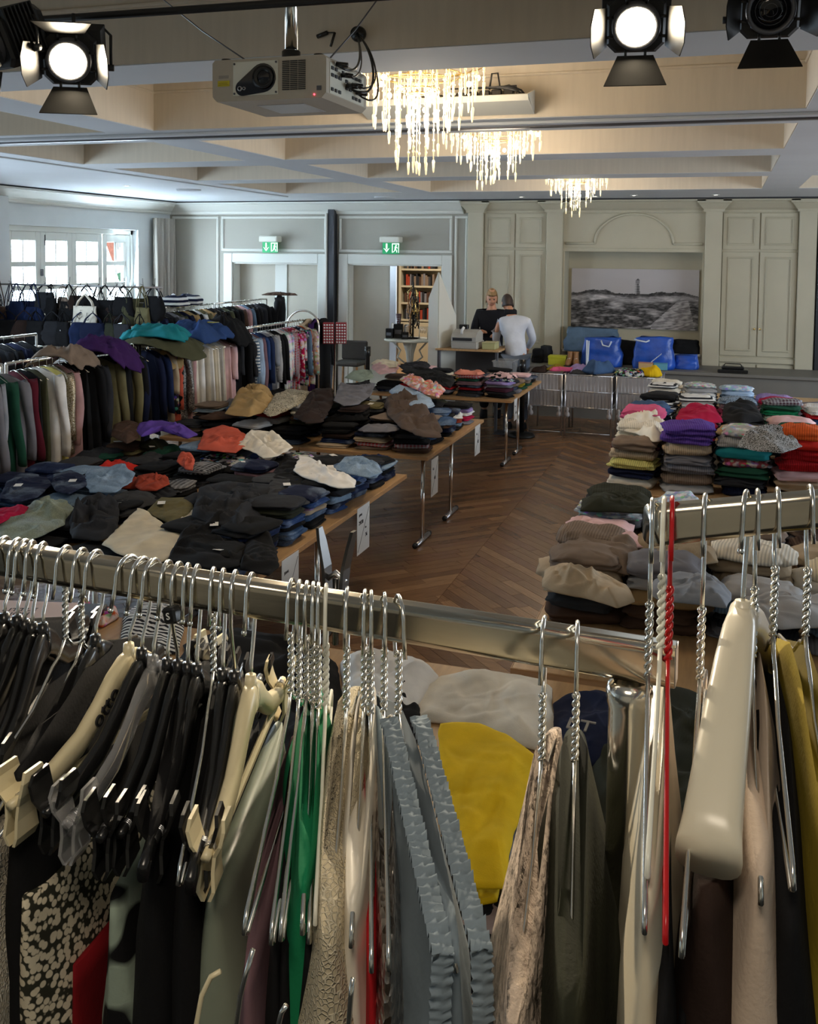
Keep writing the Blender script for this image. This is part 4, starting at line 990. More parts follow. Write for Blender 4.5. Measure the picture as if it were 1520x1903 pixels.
sheet_px('navy_trousers', [(355, 960), (372, 905), (420, 895), (470, 905), (500, 930), (492, 968), (455, 990), (400, 975)], .90, .03, 'black crumpled trousers in the middle of the near table, behind the labelled pair', 'trousers', 'charcoal', wr=1.8, seed=17)
sheet_px('light_blue_jeans', [(620, 872), (640, 850), (672, 848), (700, 862), (712, 878), (685, 888), (650, 882)], .95, .02, 'light blue jeans on top of the stack at the far aisle corner', 'jeans', 'light denim', pat='denim', wr=1.5, seed=18)
sheet_px('purple_jacket', [(252, 800), (262, 785), (300, 782), (340, 790), (366, 808), (350, 815), (300, 800), (262, 812)], .95, .035, 'purple garment lying across blue jeans at the back left of the near table', 'garment', 'purple', wr=1., seed=19)
sheet_px('coral_scarf', [(328, 858), (335, 842), (352, 842), (362, 855), (358, 875), (345, 872)], .90, .025, 'bright coral crumpled scarf on the checked shirts', 'scarf', 'coral', wr=1.6, seed=20)
sheet_px('brown_corduroys', [(206, 810), (212, 790), (240, 784), (262, 790), (258, 815), (235, 825)], .93, .05, 'brown folded corduroy trousers at the back left corner', 'trousers', 'brown', pat='knit', wr=.6, seed=21)
# garments strewn over the stacks
sr = random.Random(12); USED = {}
def strew(n, xs, ys, zf, where, group, cols, wmin=.30, wmax=.44):
    for k in range(n):
        ix = sr.randrange(len(xs)); iy = sr.randrange(len(ys)); c = sr.choice(cols); w = sr.uniform(wmin, wmax)
        me = messy(300 + k + n * 7, w, w * sr.uniform(.5, .8), sr.uniform(.035, .06), 1.2).mesh('crumpled'); me.materials.append(FB[sr.choice(('plain', 'plain', 'denim')) if c in ('navy', 'dark blue', 'denim blue') else 'plain'])
        o = link('crumpled_garment', me, None, (xs[ix] + sr.uniform(-.1, .1), ys[iy] + sr.uniform(-.12, .12), zf(xs[ix], ys[iy])), (sr.uniform(-.12, .12), sr.uniform(-.12, .12), sr.uniform(0, 3.1)), CN[c])
        key = '%s%s%s' % (c, ix, iy); USED[key + where] = USED.get(key + where, 0) + 1
        tag(o, '%s%s %s strewn over %s, %s row, %s' % (('', 'another ', 'further ', 'extra ')[USED[key + where] - 1], c, 'garment', CNm[ix % 7].replace(' from aisle', '').replace('stack beside racks', 'rack-side stack'), RN[(iy + (2 if len(ys) == 6 else 0)) % 8], where), 'garment', group)
        if len(o['label'].split()) > 16: o['label'] = o['label'].replace(' strewn', '')
strew(26, XS, [r[0] for r in T1][2:], lambda x, y: .80 + .035 * (x > -2.8), 'near left table', 'crumpled garments on the near left table', ['black', 'black', 'charcoal', 'charcoal', 'navy', 'dark blue', 'dark grey', 'dark olive', 'black', 'charcoal'])
# ---- middle left table
X2 = (-2.38, -2.70, -3.02, -3.48, -3.80, -4.12, -4.42)
T2 = [(7.45, [['black', 'charcoal', 'black', ('dark red', 'plaid'), 'brown'], ['charcoal', 'navy', 'beige', ('red', 'plaid'), 'taupe'], ['black', 'black', 'dark brown', 'dark blue', 'beige'], ['black', 'black', 'navy'], ['white', 'black', 'black', 'charcoal'], ['black', 'dark grey', 'charcoal'], ['charcoal', 'taupe', 'dark grey']]),
      (7.82, [['taupe', 'charcoal', 'black', 'navy', 'denim blue', 'black'], ['taupe', 'black', 'charcoal', 'navy', 'black', 'black'], ['dark brown', 'black', 'charcoal', 'black', 'navy', 'black', 'dark blue'], [('silver grey', 'plain'), ('ivory', 'plain'), 'brown', 'olive', 'black', 'black', 'navy'], [('dark brown', 'plain'), ('scarlet', 'plain'), 'white', 'black', 'charcoal', 'navy'], ['denim blue', 'steel blue', 'navy', 'grey blue', 'denim blue'], ['taupe', 'grey blue', 'brown', 'charcoal', 'taupe', 'grey']]),
      (8.20, [['denim blue', 'black', 'light denim', 'brown', 'navy', 'black'], ['light denim', 'denim blue', 'black', 'charcoal', 'khaki', 'black', 'navy'], ['khaki', 'charcoal', 'black', 'navy', 'black', 'black', 'black'], ['dark olive', 'charcoal', 'black', 'black', 'navy', 'black'], ['charcoal', 'black', 'navy', 'black', 'black'], [('navy', 'print'), 'denim blue', 'navy', 'steel blue'], ['grey', 'dark olive', 'charcoal', 'denim blue']]),
      (8.56, [['navy', 'white', 'rust', 'light denim', 'black'], [('orange', 'print'), 'charcoal', 'black', 'navy', 'black', 'brown'], ['black', 'charcoal', 'dark olive', 'black', 'black'], ['charcoal', 'dark grey', 'black', 'navy'], ['grey', 'charcoal', 'black'], ['charcoal', 'black', 'navy'], ['dark grey', 'black', 'charcoal']]),
      (8.88, [['black', 'lilac', 'white', 'crimson', 'grey'], ['black', 'charcoal', 'pale green', 'black', 'navy'], ['black', 'charcoal', 'plum', 'black', 'black'], ['dark green', 'charcoal', 'plum', 'black'], ['pale green', 'dark grey', 'black'], ['charcoal', 'black'], ['navy', 'black']])]
for r, (yy, cols) in enumerate(T2):
    for c, it in enumerate(cols):
        stack(X2[c], yy, .741, it, '%s, %s row, middle left table' % (CNm[c], RN[r]), 'folded clothes on the middle left table', srnd.uniform(-.2, .2) + PI / 2 * (r % 2), 'jean', 1.0, word='trousers', tags=.12, keep=9 if (c < 1 or r == 0 or (r == 1 and c > 1)) else 2, nm='folded_trousers')
sheet_px('taupe_skirt', [(712, 745), (735, 738), (770, 750), (805, 775), (822, 800), (815, 815), (780, 812), (745, 795), (720, 772)], .97, .05, 'brown-grey crumpled skirt hanging over the front corner stack, middle left table', 'skirt', 'umber', wr=1.8, seed=31)
sheet_px('khaki_jumper', [(418, 770), (440, 735), (470, 712), (498, 722), (512, 742), (495, 765), (460, 775)], 1.0, .07, 'mustard tan pullover heaped on the stack nearest the racks, middle left table', 'pullover', 'tan', wr=1., seed=32)
sheet_px('fairisle_jumper', [(488, 768), (510, 735), (538, 722), (575, 728), (565, 748), (530, 765), (505, 775)], 1.0, .04, 'navy and cream patterned knit jumper beside the mustard tan pullover', 'jumper', 'cream', pat='leopard', wr=.6, seed=33)
sheet_px('black_blouse', [(545, 775), (568, 740), (585, 722), (618, 722), (622, 745), (600, 785), (570, 788)], 1.0, .03, 'black top over a bright red one in the middle of the table', 'top', 'dark brown', wr=.7, seed=34)
sheet_px('grey_blouse', [(620, 745), (630, 715), (665, 718), (698, 712), (690, 735), (665, 752), (640, 755)], 1.03, .03, 'grey-green top crowning the tall mixed stack on the middle left table', 'top', 'grey', wr=1., seed=35)
sheet_px('worn_denim', [(722, 728), (740, 715), (765, 722), (800, 740), (808, 755), (780, 762), (745, 745)], 1.02, .03, 'pale washed denim skirt behind the brown-grey skirt', 'skirt', 'pale blue', pat='denim', wr=1., seed=36)
sheet_px('orange_dress', [(742, 705), (765, 695), (800, 710), (828, 725), (815, 740), (790, 732), (760, 718)], 1.04, .04, 'orange, pink and yellow patterned dress folded across a dark stack', 'dress', 'salmon', pat='print', wr=1.6, seed=37)
sheet_px('black_dress', [(745, 690), (770, 680), (820, 690), (845, 705), (838, 722), (805, 712), (770, 702)], 1.05, .04, 'long black dress behind the orange patterned dress', 'dress', 'black', wr=1.2, seed=38)
strew(18, X2, [r[0] for r in T2], lambda x, y: .89 + .02 * (x > -2.8), 'middle left table', 'crumpled garments on the middle left table', ['black', 'black', 'charcoal', 'navy', 'dark grey', 'taupe', 'dark olive', 'denim blue', 'grey', 'brown'])
# items between the middle and far tables (rest on the middle table's far row)
for k, (pts, z, col, pat, lab) in enumerate((
    ([(690, 672), (712, 664), (745, 667), (735, 680), (705, 684)], 1.02, 'pale pink', 'plain', 'pale pink top lying behind the black clothes'),
    ([(640, 690), (655, 678), (690, 676), (695, 690), (670, 698)], .98, 'pale green', 'plain', 'pale green top at the far end of the middle left table'),
    ([(690, 664), (712, 655), (740, 662), (738, 670), (712, 672)], 1.05, 'cream', 'plain', 'cream top beyond the pale pink one'),
    ([(740, 668), (775, 660), (800, 668), (790, 680), (755, 680)], 1.06, 'charcoal', 'plain', 'charcoal top beside the pale pink one'),
    ([(625, 712), (645, 700), (690, 700), (700, 712), (660, 720)], .98, 'charcoal', 'plain', 'dark grey cardigan at the back of the middle left table'))):
    sheet_px('thin_blouse', [(x_, y_ + 12) for x_, y_ in pts], z - .03, .03, lab, 'top', col, pat=pat, wr=1., seed=50 + k)
# ---- far left table
T3c = {0: [('salmon', 'plain', 'messy'), ('red', 'plaid'), 'dark green', 'salmon', 'plum', 'dark red', 'dark grey', 'charcoal', 'black']}
far_cols = [(-2.36, 10.66, [('pale pink', 'flowers', 'messy'), ('navy', 'print'), 'lilac', 'grey', 'plum', 'charcoal', 'black'], 'aisle-side stack'),
 (-2.70, 10.66, [('salmon', 'plain', 'messy'), ('red', 'plaid'), 'dark green', 'mauve', 'navy', 'dark red', 'charcoal', 'dark grey'], 'second stack from aisle'),
 (-3.03, 10.66, ['charcoal', ('black', 'stripe'), 'charcoal', 'red', 'grey', 'black'], 'third stack from aisle'), (-3.36, 10.66, ['taupe', 'beige', 'red', 'white', 'black'], 'fourth stack from aisle'), (-3.69, 10.66, ['black', 'charcoal', 'navy'], 'fifth stack from aisle')]
for x, y, it, wh in far_cols: stack(x, y, .741, it, wh + ', front row, far left table', 'tops on the far left table', srnd.uniform(-.1, .1), 'jean', 1.0, word='top', nm='folded_tee')
for r, y in enumerate((11.05, 11.4, 11.75, 12.1)):
    for c, x in enumerate((-2.36, -2.70, -3.03, -3.36, -3.69)):
        it = [srnd.choice(('black', 'charcoal', 'navy', 'plum', 'grey', 'taupe', 'dark green', 'pale pink', 'cream', 'mustard')) for _ in range(srnd.choice((2, 3, 4)))]
        stack(x, y, .741, it, '%s, %s row, far left table' % (CNm[c], RN[r + 1]), 'tops on the far left table', 0, 'jean', 1.0, word='top', nm='folded_tee', keep=9 if c == 0 else 1)
# ---- price cards hanging on table edges
def card(y, z1, txt, lab, h=.30, w=.21, x=-2.146):
    t = thing('price_card', lab, 'card', (x, y, z1)); M().box(0, .002, -w / 2, w / 2, -h, 0).build('card', MT['paper'], t)
    m = M(); m.tube([(.003, -w / 2 + .012, -h + .02), (.003, w / 2 - .012, -.03)], .0012, 4); m.build('diagonal_line', MT['ink'], t)
    for s_, sz, yy, zz in txt: textmesh(s_, sz, MT['ink'], t, (.003, yy, zz), (PI / 2, 0, PI / 2))
card(4.62, .735, (('JEANS', .02, -.05, -.075), ('31', .04, -.055, -.15), ('JEANS', .02, .04, -.17), ('40', .04, .045, -.225)), 'white size card hanging from the near left table, closest to the rail', .31, .21)
card(5.72, .735, (('JEANS', .02, -.055, -.05), ('29/30', .035, -.045, -.10), ('bis', .02, .04, -.15), ('36', .035, .05, -.2)), 'white size card hanging from the far half of the near left table', .30, .22)
card(7.42, .70, (('Gr.', .03, -.04, -.08), ('40', .04, .0, -.16)), 'pale size card at the front corner of the middle left table', .30, .19, -2.172)
card(8.85, .73, (('Gr.', .03, -.03, -.08), ('42', .045, .02, -.16)), 'white size card at the far corner of the middle left table', .28, .2, -2.172)
card(10.62, .735, (('Gr.', .03, -.03, -.08), ('44', .045, .02, -.16)), 'small size card at the front corner of the far left table', .24, .17, -2.172)

# ---- right side: sweaters
XR_ = (-.56, -.20, .17, .54, .91); NR = ('stack nearest the aisle', 'second stack from aisle', 'third stack from aisle', 'fourth stack from aisle', 'fifth stack from aisle', 'sixth stack from aisle')
R0 = [(4.28, [[('taupe', 'plain'), 'beige', 'beige', 'dark grey', 'brown'], ['grey', 'light grey', 'camel', 'brown', 'brown'], ['light grey', 'steel blue', 'charcoal', 'grey'], ['grey', 'steel blue', 'grey'], ['grey', 'beige']]),
      (4.66, [['taupe', 'taupe', 'beige', 'grey', 'brown'], [('beige', 'lace'), 'dark grey', 'charcoal', 'taupe', 'camel'], ['ivory', 'beige', 'beige', 'ivory', 'cream'], ['cream', 'ivory', 'beige', 'grey'], ['beige', 'grey']]),
      (5.04, [[('pale pink', 'plain'), 'taupe', 'brown', 'grey'], ['beige', 'grey', 'taupe'], ['black', 'grey', 'taupe'], ['beige', 'taupe', 'grey'], ['grey', 'beige']]),
      (5.42, [[('silver grey', 'print'), 'grey', 'taupe', 'charcoal'], ['grey', 'charcoal', 'taupe'], ['taupe', 'grey', 'beige'], ['taupe', 'grey'], ['grey', 'beige']]),
      (5.80, [['dark olive', 'black', 'dark olive', 'charcoal'], [('pale blue', 'print'), 'grey', 'grey'], ['green', 'taupe', 'grey'], ['red', 'taupe', 'grey'], ['taupe', 'grey']])]
for r, (yy, cols) in enumerate(R0):
    for c, it in enumerate(cols[:4]): stack(XR_[c], yy, .741, it, '%s, %s row, near right table' % (NR[c], RN[r]), 'knitwear on the near right table', srnd.uniform(-.1, .1), 'knit', 1.03, word='sweater', hsc=.85, keep=9 if (c == 0 or r < 2) else 1)
R1 = [(6.86, [['taupe', 'beige', ('pale yellow', 'knit'), ('navy', 'plain'), ('ivory', 'plain')], ['purple', 'purple', ('beige', 'knit'), 'grey', 'grey', 'taupe', 'light grey'], [('light grey', 'print'), 'light grey', 'teal', ('rose', 'print'), 'dark green', 'charcoal', 'navy'], ['orange', 'scarlet', 'red', 'red', 'pale pink', 'beige', 'black'], ['red', 'dark red', 'black'], ['black', 'grey']]),
      (7.26, [['ivory', 'cream', 'burgundy', 'grey', 'taupe', 'black'], ['black', 'navy', 'charcoal', 'beige', 'grey', 'taupe'], ['camel', 'black', 'charcoal', 'grey', 'navy', 'grey'], ['dark green', 'dark olive', 'charcoal', 'dark purple', 'black', 'black'], ['dark green', 'black', 'grey'], ['grey', 'black']]),
      (7.66, [['pink', 'cream', 'navy', 'grey', 'black', 'grey'], ['crimson', 'crimson', 'black', 'navy', 'grey'], ['black', 'black', 'charcoal', 'navy', 'grey'], [('pale pink', 'plain'), 'pale pink', 'beige', 'grey', 'black'], ['pale pink', 'grey', 'black'], ['black', 'grey']]),
      (8.06, [['denim blue', 'navy', 'grey', 'charcoal', 'black', 'grey'], ['charcoal', 'crimson', 'black', 'grey', 'navy'], ['black', 'charcoal', 'grey', 'black', 'grey'], ['pale pink', 'taupe', 'grey', 'black', 'navy'], ['grey', 'black'], ['grey', 'grey']]),
      (8.46, [['steel blue', 'black', 'grey', 'navy', 'grey'], ['grey', 'charcoal', 'navy', 'grey'], ['black', 'grey', 'black', 'grey'], ['pale pink', 'grey', 'black', 'grey'], ['grey', 'black'], ['grey', 'black']])]
for r, (yy, cols) in enumerate(R1):
    for c, it in enumerate(cols[:5 if r > 1 else 4]): stack(XR_[c], yy, .741, it, '%s, %s row, middle right table' % (NR[c], RN[r]), 'sweaters on the middle right table', srnd.uniform(-.08, .08), 'knit', 1.0, word='sweater', keep=9 if (c == 0 or r in (0,)) else (2 if r == 1 else 1))
R2 = [(9.5, [[('black', 'plain'), ('white', 'stripeb'), ('light grey', 'stripeb'), ('white', 'stripeb'), ('charcoal', 'stripe'), 'grey'], [('white', 'stripeb'), 'white', ('grey', 'stripe'), 'light grey', ('black', 'stripe'), 'grey'], [('pale blue', 'leopard'), ('mauve', 'plain'), 'rose', 'pink', 'dusty pink', 'rose'], [('plum', 'plaid'), ('dark green', 'plain'), 'green', 'pale green', 'dark green', 'teal'], ['white', 'red', 'blue', ('dark red', 'print'), 'navy'], ['white', 'grey']]),
      (9.9, [[('charcoal', 'plain'), ('white', 'stripeb'), 'grey', 'black', 'grey'], [('light grey', 'print'), 'grey', 'black', 'grey', 'grey'], [('pale blue', 'print'), 'lilac', 'pink', 'rose', 'grey'], ['crimson', 'dark green', 'green', 'teal', 'grey'], ['white', 'red', 'navy', 'grey'], ['grey']]),
      (10.5, [[('white', 'stripeb'), 'ivory', 'grey', 'beige', 'black', 'black'], [('light grey', 'print'), ('light grey', 'flowers'), 'white', 'grey', 'black', 'grey'], [('pale blue', 'print'), 'pale blue', 'steel blue', 'navy', 'grey', 'grey'], ['lilac', 'rose', 'grey', 'grey'], ['grey', 'grey'], ['grey']]),
      (11.1, [['ivory', 'beige', 'grey', 'black', 'charcoal'], ['light grey', 'grey', 'grey', 'grey'], ['charcoal', 'pale blue', 'grey', 'grey'], ['taupe', 'grey'], ['grey'], ['grey']])]
for r, (yy, cols) in enumerate(R2):
    for c, it in enumerate(cols[:5]): stack(XR_[c] + .0, yy, .741, it, '%s, %s row, rear right table' % (NR[c], RN[r]), 'sweaters on the rear right table', srnd.uniform(-.08, .08), 'knit', 1.0, word='sweater', hsc=.7, keep=9 if (c == 0 or r in (0,)) else (2 if r == 1 else 1))
for k, (pts, z, dome, col, pat, wr, lab, nm) in enumerate((
    ([(1042, 1020), (1060, 990), (1105, 975), (1150, 985), (1185, 1015), (1192, 1045), (1170, 1070), (1110, 1055), (1060, 1050)], .97, .07, 'taupe', 'plain', .9, 'taupe zip cardigan with a pink seam slumped on the aisle stack', 'cardigan'),
    ([(1006, 1090), (1012, 1062), (1050, 1052), (1110, 1062), (1165, 1090), (1180, 1118), (1150, 1130), (1080, 1110), (1030, 1100)], 1.0, .07, 'beige', 'plain', 1., 'camel beige jumper rolled on top of the nearest aisle stack', 'jumper'),
    ([(1065, 978), (1085, 960), (1130, 975), (1190, 1000), (1200, 1018), (1160, 1018), (1110, 995)], .99, .03, 'pale pink', 'plain', .8, 'pale pink shirt lying between the taupe cardigan and grey tops', 'shirt'),
    ([(1078, 950), (1082, 928), (1130, 918), (1190, 922), (1215, 935), (1212, 955), (1150, 952)], 1.0, .05, 'dark olive', 'plain', .8, 'dark olive jumper at the far aisle corner of the near right table', 'jumper'),
    ([(1222, 930), (1240, 914), (1285, 915), (1302, 935), (1296, 950), (1240, 948)], .96, .06, 'pale blue', 'print', .6, 'pale blue speckled jumper just above the second rail', 'jumper'),
    ([(1315, 946), (1345, 932), (1395, 928), (1410, 940), (1405, 955), (1350, 955)], .96, .04, 'green', 'plain', .5, 'bright green jumper just above the second rail', 'jumper'),
    ([(1435, 958), (1460, 945), (1510, 950), (1530, 965), (1500, 972), (1450, 968)], .96, .04, 'scarlet', 'plain', .6, 'red jumper above the second rail at the right edge', 'jumper'),
    ([(1205, 1105), (1215, 1078), (1260, 1066), (1330, 1080), (1362, 1105), (1350, 1130), (1290, 1122), (1230, 1118)], 1.02, .05, 'silver grey', 'plain', .9, 'light grey jumper with sleeve opening on the second stack, near right table', 'jumper'),
    ([(1365, 1150), (1375, 1115), (1420, 1108), (1470, 1118), (1530, 1105), (1560, 1130), (1540, 1165), (1450, 1170)], .96, .06, 'light grey', 'plain', .6, 'large light grey sweatshirt under the right-hand hangers', 'sweatshirt'),
    ([(1195, 1035), (1210, 1010), (1260, 1005), (1325, 1018), (1335, 1045), (1290, 1052), (1230, 1050)], 1.02, .04, 'beige', 'lace', .8, 'beige openwork lace top behind the light grey jumper', 'blouse'),
    ([(1150, 800), (1160, 775), (1195, 768), (1240, 790), (1252, 815), (1215, 822), (1180, 805)], 1.07, .06, 'ivory', 'plain', 1.2, 'cream cardigan slumped on the aisle stack of the middle right table', 'cardigan'),
    ([(1370, 830), (1385, 808), (1425, 795), (1470, 808), (1490, 830), (1455, 842), (1405, 838)], 1.17, .06, 'light grey', 'leopard', 1., 'grey and white mottled jumper topping the third stack', 'jumper'),
    ([(1250, 790), (1262, 765), (1290, 754), (1330, 760), (1345, 785), (1300, 790)], 1.07, .08, 'crimson', 'plain', .6, 'rounded crimson pullover behind the purple sweaters', 'pullover'),
    ([(1340, 785), (1345, 755), (1375, 745), (1405, 755), (1420, 782), (1380, 788)], 1.07, .08, 'black', 'plain', .4, 'rounded black pullover with a white label on its front', 'pullover'))):
    o = sheet_px(nm, pts, z, dome, lab, 'jumper' if nm == 'jumper' else nm, col, pat=pat, wr=wr, seed=70 + k)

flush_low()
# ================================================================ clothes racks at the left
def hook_pts(r=.022, stem=.05, n=14):
    pts = [(0, 0, -stem)] + [(0, 0, -.004)]
    pts += [(0, r - r * math.cos(a) , r * math.sin(a)) for a in [i / n * PI * 1.15 for i in range(n + 1)]]
    return [(p[0], p[1] - r, p[2]) for p in pts]
def hang_mesh(seed, W=.21, L=.75, th=.035, flare=.1, sleeves=True, nf=5, amp=.012, slope=.50, neck=.06, n=36, K=14, sl=.52, hem=.03):
    """garment on a hanger: x = along the rail (thin), y = across the shoulders, z down from the neck"""
    rr = random.Random(seed); off = rr.random() * 60; m = M(); rg = []
    ph = [rr.uniform(0, 6.3) for _ in range(6)]
    def shoulder(y): return -slope * max(0, abs(y) - neck) - .004
    for k in range(K + 1):
        t = k / K; w = W * (1 + flare * t) * (.97 + .03 * math.cos(t * 3 + ph[0])); ring = []
        thk = th * (.28 + .72 * min(1, t * 5)) * (1 + .25 * t)
        for i in range(n):
            a = 2 * PI * i / n; ca, sa = math.cos(a), math.sin(a)
            y = w * math.copysign(abs(ca) ** .8, ca)
            f = math.sin(y / W * nf + ph[1 if sa > 0 else 2] + t * .8) * .6 + math.sin(y / W * nf * 2.3 + ph[3] + t * 1.7) * .4
            x = thk * math.copysign(abs(sa) ** .7, sa) + f * amp * min(1, t * 2.5) * (1 if abs(sa) > .15 else .4) + .02 * noise.noise(Vector((y * 4, t * 3, off))) * t
            z = shoulder(y) * (1 - t * .85) - L * t - .015 * (1 - abs(sa)) * (t == 1) + hem * noise.noise(Vector((y * 5, off, 0))) * t
            if t == 0: z += .0 if abs(y) > neck else -.012 * (1 - abs(y) / neck)
            ring.append((x, y, z))
        rg.append(ring)
    m.rings(rg)
    if sleeves:
        for s_ in (-1, 1):
            rg = []; Ls = sl * (1 + rr.uniform(-.06, .06)); y0 = s_ * (W - .02); sw = rr.uniform(-.03, .03)
            for k in range(9):
                t = k / 8; ring = []; cy_ = y0 + s_ * (.035 * math.sin(t * PI * .6) + .015 * t); cz = shoulder(W) + .035 - Ls * t; cx_ = sw * t + .008 * math.sin(t * 7 + ph[4])
                ry, rx = .052 * (1 - .35 * t) * (.75 if k == 0 else 1), .030 * (1 - .25 * t)
                for i in range(12):
                    a = 2 * PI * i / 12
                    ring.append((cx_ + rx * math.sin(a) * (1 + .2 * math.sin(3 * a + ph[5] + t * 5)), cy_ + ry * math.cos(a), cz - .025 * abs(math.cos(a)) * (k == 0) + .01 * math.cos(a) * s_ * -1))
                rg.append(ring)
            m.rings(rg)
    return m
HG = {}
def hang_get(kind, pat, v):
    k = (kind, pat, v)
    if k not in HG:
        sd = v * 13 + len(kind)
        mm = {'coat': lambda: hang_mesh(sd, .215, .92, .042, .10, True, 4, .010, sl=.60),
              'shirt': lambda: hang_mesh(sd, .205, .72, .026, .06, True, 6, .011, sl=.55),
              'dress': lambda: hang_mesh(sd, .19, .95, .03, .22, False, 7, .016),
              'jacket': lambda: hang_mesh(sd, .22, .68, .05, .04, True, 3, .008, sl=.56),
              'blouse': lambda: hang_mesh(sd, .20, .66, .024, .15, True, 8, .014, sl=.38)}[kind]()
        me = mm.mesh('hanging_' + kind); me.materials.append(FB[pat]); HG[k] = me
    return HG[k]
hm = M().tube(hook_pts(), .0022, 5); hm.tube([(0, 0, -.05), (0, -.04, -.06), (0, -.20, -.13)], .0035, 5).tube([(0, 0, -.05), (0, .04, -.06), (0, .20, -.13)], .0035, 5).tube([(0, -.2, -.13), (0, .2, -.13)], .002, 4)
hm_me = hm.mesh('wire_hanger'); hm_me.materials.append(MT['wire'])
grnd = random.Random(31)
def rack(name, x, y0, y1, h, label, arch=False, legs=True, group=None):
    t = thing(name, label, 'clothes rack', (x, (y0 + y1) / 2, 0), 0, group); l = (y1 - y0) / 2
    M().tube([(0, -l, h), (0, l, h)], .0145, 12).build('top_rail', MT['chrome'], t)
    for s_ in (-1, 1):
        if arch and s_ == 1:
            pts = [(-.22, l, .08), (-.22, l, h - .08)] + [(-.22 * math.cos(a), l, h - .08 + .20 * math.sin(a)) for a in [PI * i / 14 for i in range(1, 14)]] + [(.22, l, h - .08), (.22, l, .08)]
            M().tube(pts, .012, 10).build('end_arch', MT['chrome'], t)
        else: M().tube([(0, s_ * l, .10), (0, s_ * l, h - .0)], .013, 10).build('upright', MT['chrome'], t)
        b = M().tube([(-.24, s_ * l, .085), (.24, s_ * l, .085)], .013, 10).build('foot', MT['chrome'], t)
        for q in (-.22, .22): M().lathe([(0, -.03), (.034, -.03), (.034, .0), (0, 0)], (q, s_ * l, .035), 12, axis='X').tube([(q, s_ * l, .035), (q, s_ * l, .08)], .007, 6).build('castor', MT['blackp'], b)
    M().tube([(0, -l, .085), (0, l, .085)], .010, 8).build('lower_rail', MT['chrome'], t)
    return t
def hang(x, y, h, kind, col, pat, lab, cat, group, yaw=0, v=None, hanger=True, sc=1., nm=None):
    z = h + .0147 + .0022 - .022
    if hanger:
        ho = link('wire_hanger', hm_me, None, (x, y, z), (0, 0, PI / 2 * 0 + yaw)); ho.rotation_euler = (0, 0, yaw - PI / 2 + PI / 2)
        ho['category'] = 'hanger'; ho['group'] = group.replace('garments', 'wire hangers'); ho['label'] = 'wire hanger, ' + lab.split(', ')[-1].replace('garment ', '')
    o = link(nm or {'coat': 'hanging_coat', 'shirt': 'hanging_shirt', 'dress': 'hanging_dress', 'jacket': 'hanging_jacket', 'blouse': 'hanging_blouse'}[kind], hang_get(kind, pat, grnd.randrange(4) if v is None else v), None, (x, y, z - .052), (0, 0, yaw), CN[col])
    o.scale = (sc * grnd.uniform(.9, 1.1), grnd.uniform(.95, 1.03), grnd.uniform(.95, 1.05)); return tag(o, lab, cat, group)
# hangers: meshes built with shoulders along y; racks run along Y, so turn them a quarter
Q = PI / 2
rack_specs = [(-5.1, 4.2, 5.9), (-5.1, 5.95, 7.65), (-5.1, 7.7, 9.4), (-5.1, 9.45, 11.35)]
RL = ['chrome clothes rack nearest the left edge, long dark and yellow coats', 'second chrome clothes rack from the front, black coats under a purple garment', 'third chrome clothes rack, pale blouses under the teal hoodie', 'farthest chrome clothes rack of the aisle row, with a curved end arch']
for i, (x, a, b) in enumerate(rack_specs): rack('clothes_rack', x, a, b, 1.485, RL[i], arch=(i == 3), group=None)
seqs = [
 (5.00, 5.92, 'coat', ['grey', 'charcoal', 'dark green', 'navy', 'grey', 'black', 'charcoal', 'grey', 'dark grey', 'silver grey', ('dark green', 'plain'), ('grey', 'plain')], 'front rack'),
 (5.98, 7.62, 'coat', [('burgundy', 'plain'), ('black', 'plain'), ('olive', 'plain'), ('white', 'plain'), ('pale yellow', 'plain'), ('gold', 'sequin'), ('dusty pink', 'plain'), ('black', 'plain'), ('black', 'plain'), ('black', 'plain'), ('charcoal', 'plain'), ('black', 'plain'), ('khaki', 'plain'), ('black', 'plain'), ('black', 'plain'), ('khaki', 'plain'), ('black', 'plain'), ('navy', 'plain'), 'black'], 'second rack'),
 (7.72, 9.36, 'blouse', [('navy', 'plain'), ('dark blue', 'plain'), ('beige', 'plain'), ('charcoal', 'print'), ('coral', 'flowers'), ('dark grey', 'sequin'), ('taupe', 'plain'), ('dusty pink', 'plain'), ('ivory', 'plain'), ('ivory', 'plain'), ('white', 'plain'), ('ivory', 'lace'), ('white', 'plain'), ('cream', 'plain'), ('ivory', 'plain'), ('white', 'lace'), ('cream', 'plain'), ('pale pink', 'plain'), ('pale pink', 'plain'), ('black', 'plain'), 'charcoal'], 'third rack'),
 (9.47, 11.3, 'shirt', ['black', 'charcoal', ('steel blue', 'stripe'), 'pale blue', 'pale blue', ('mauve', 'plain'), 'blue', 'dark blue', ('silver grey', 'plain'), ('light grey', 'stripe'), ('light grey', 'plain'), 'black', 'black', ('white', 'print'), ('pale pink', 'print'), ('grey blue', 'print'), ('rose', 'plaid'), ('red', 'plaid'), ('crimson', 'print'), ('rose', 'print'), ('charcoal', 'flowers'), ('navy', 'print'), ('steel blue', 'plain'), ('orange', 'plain'), ('beige', 'print')], 'arch-ended rack')]
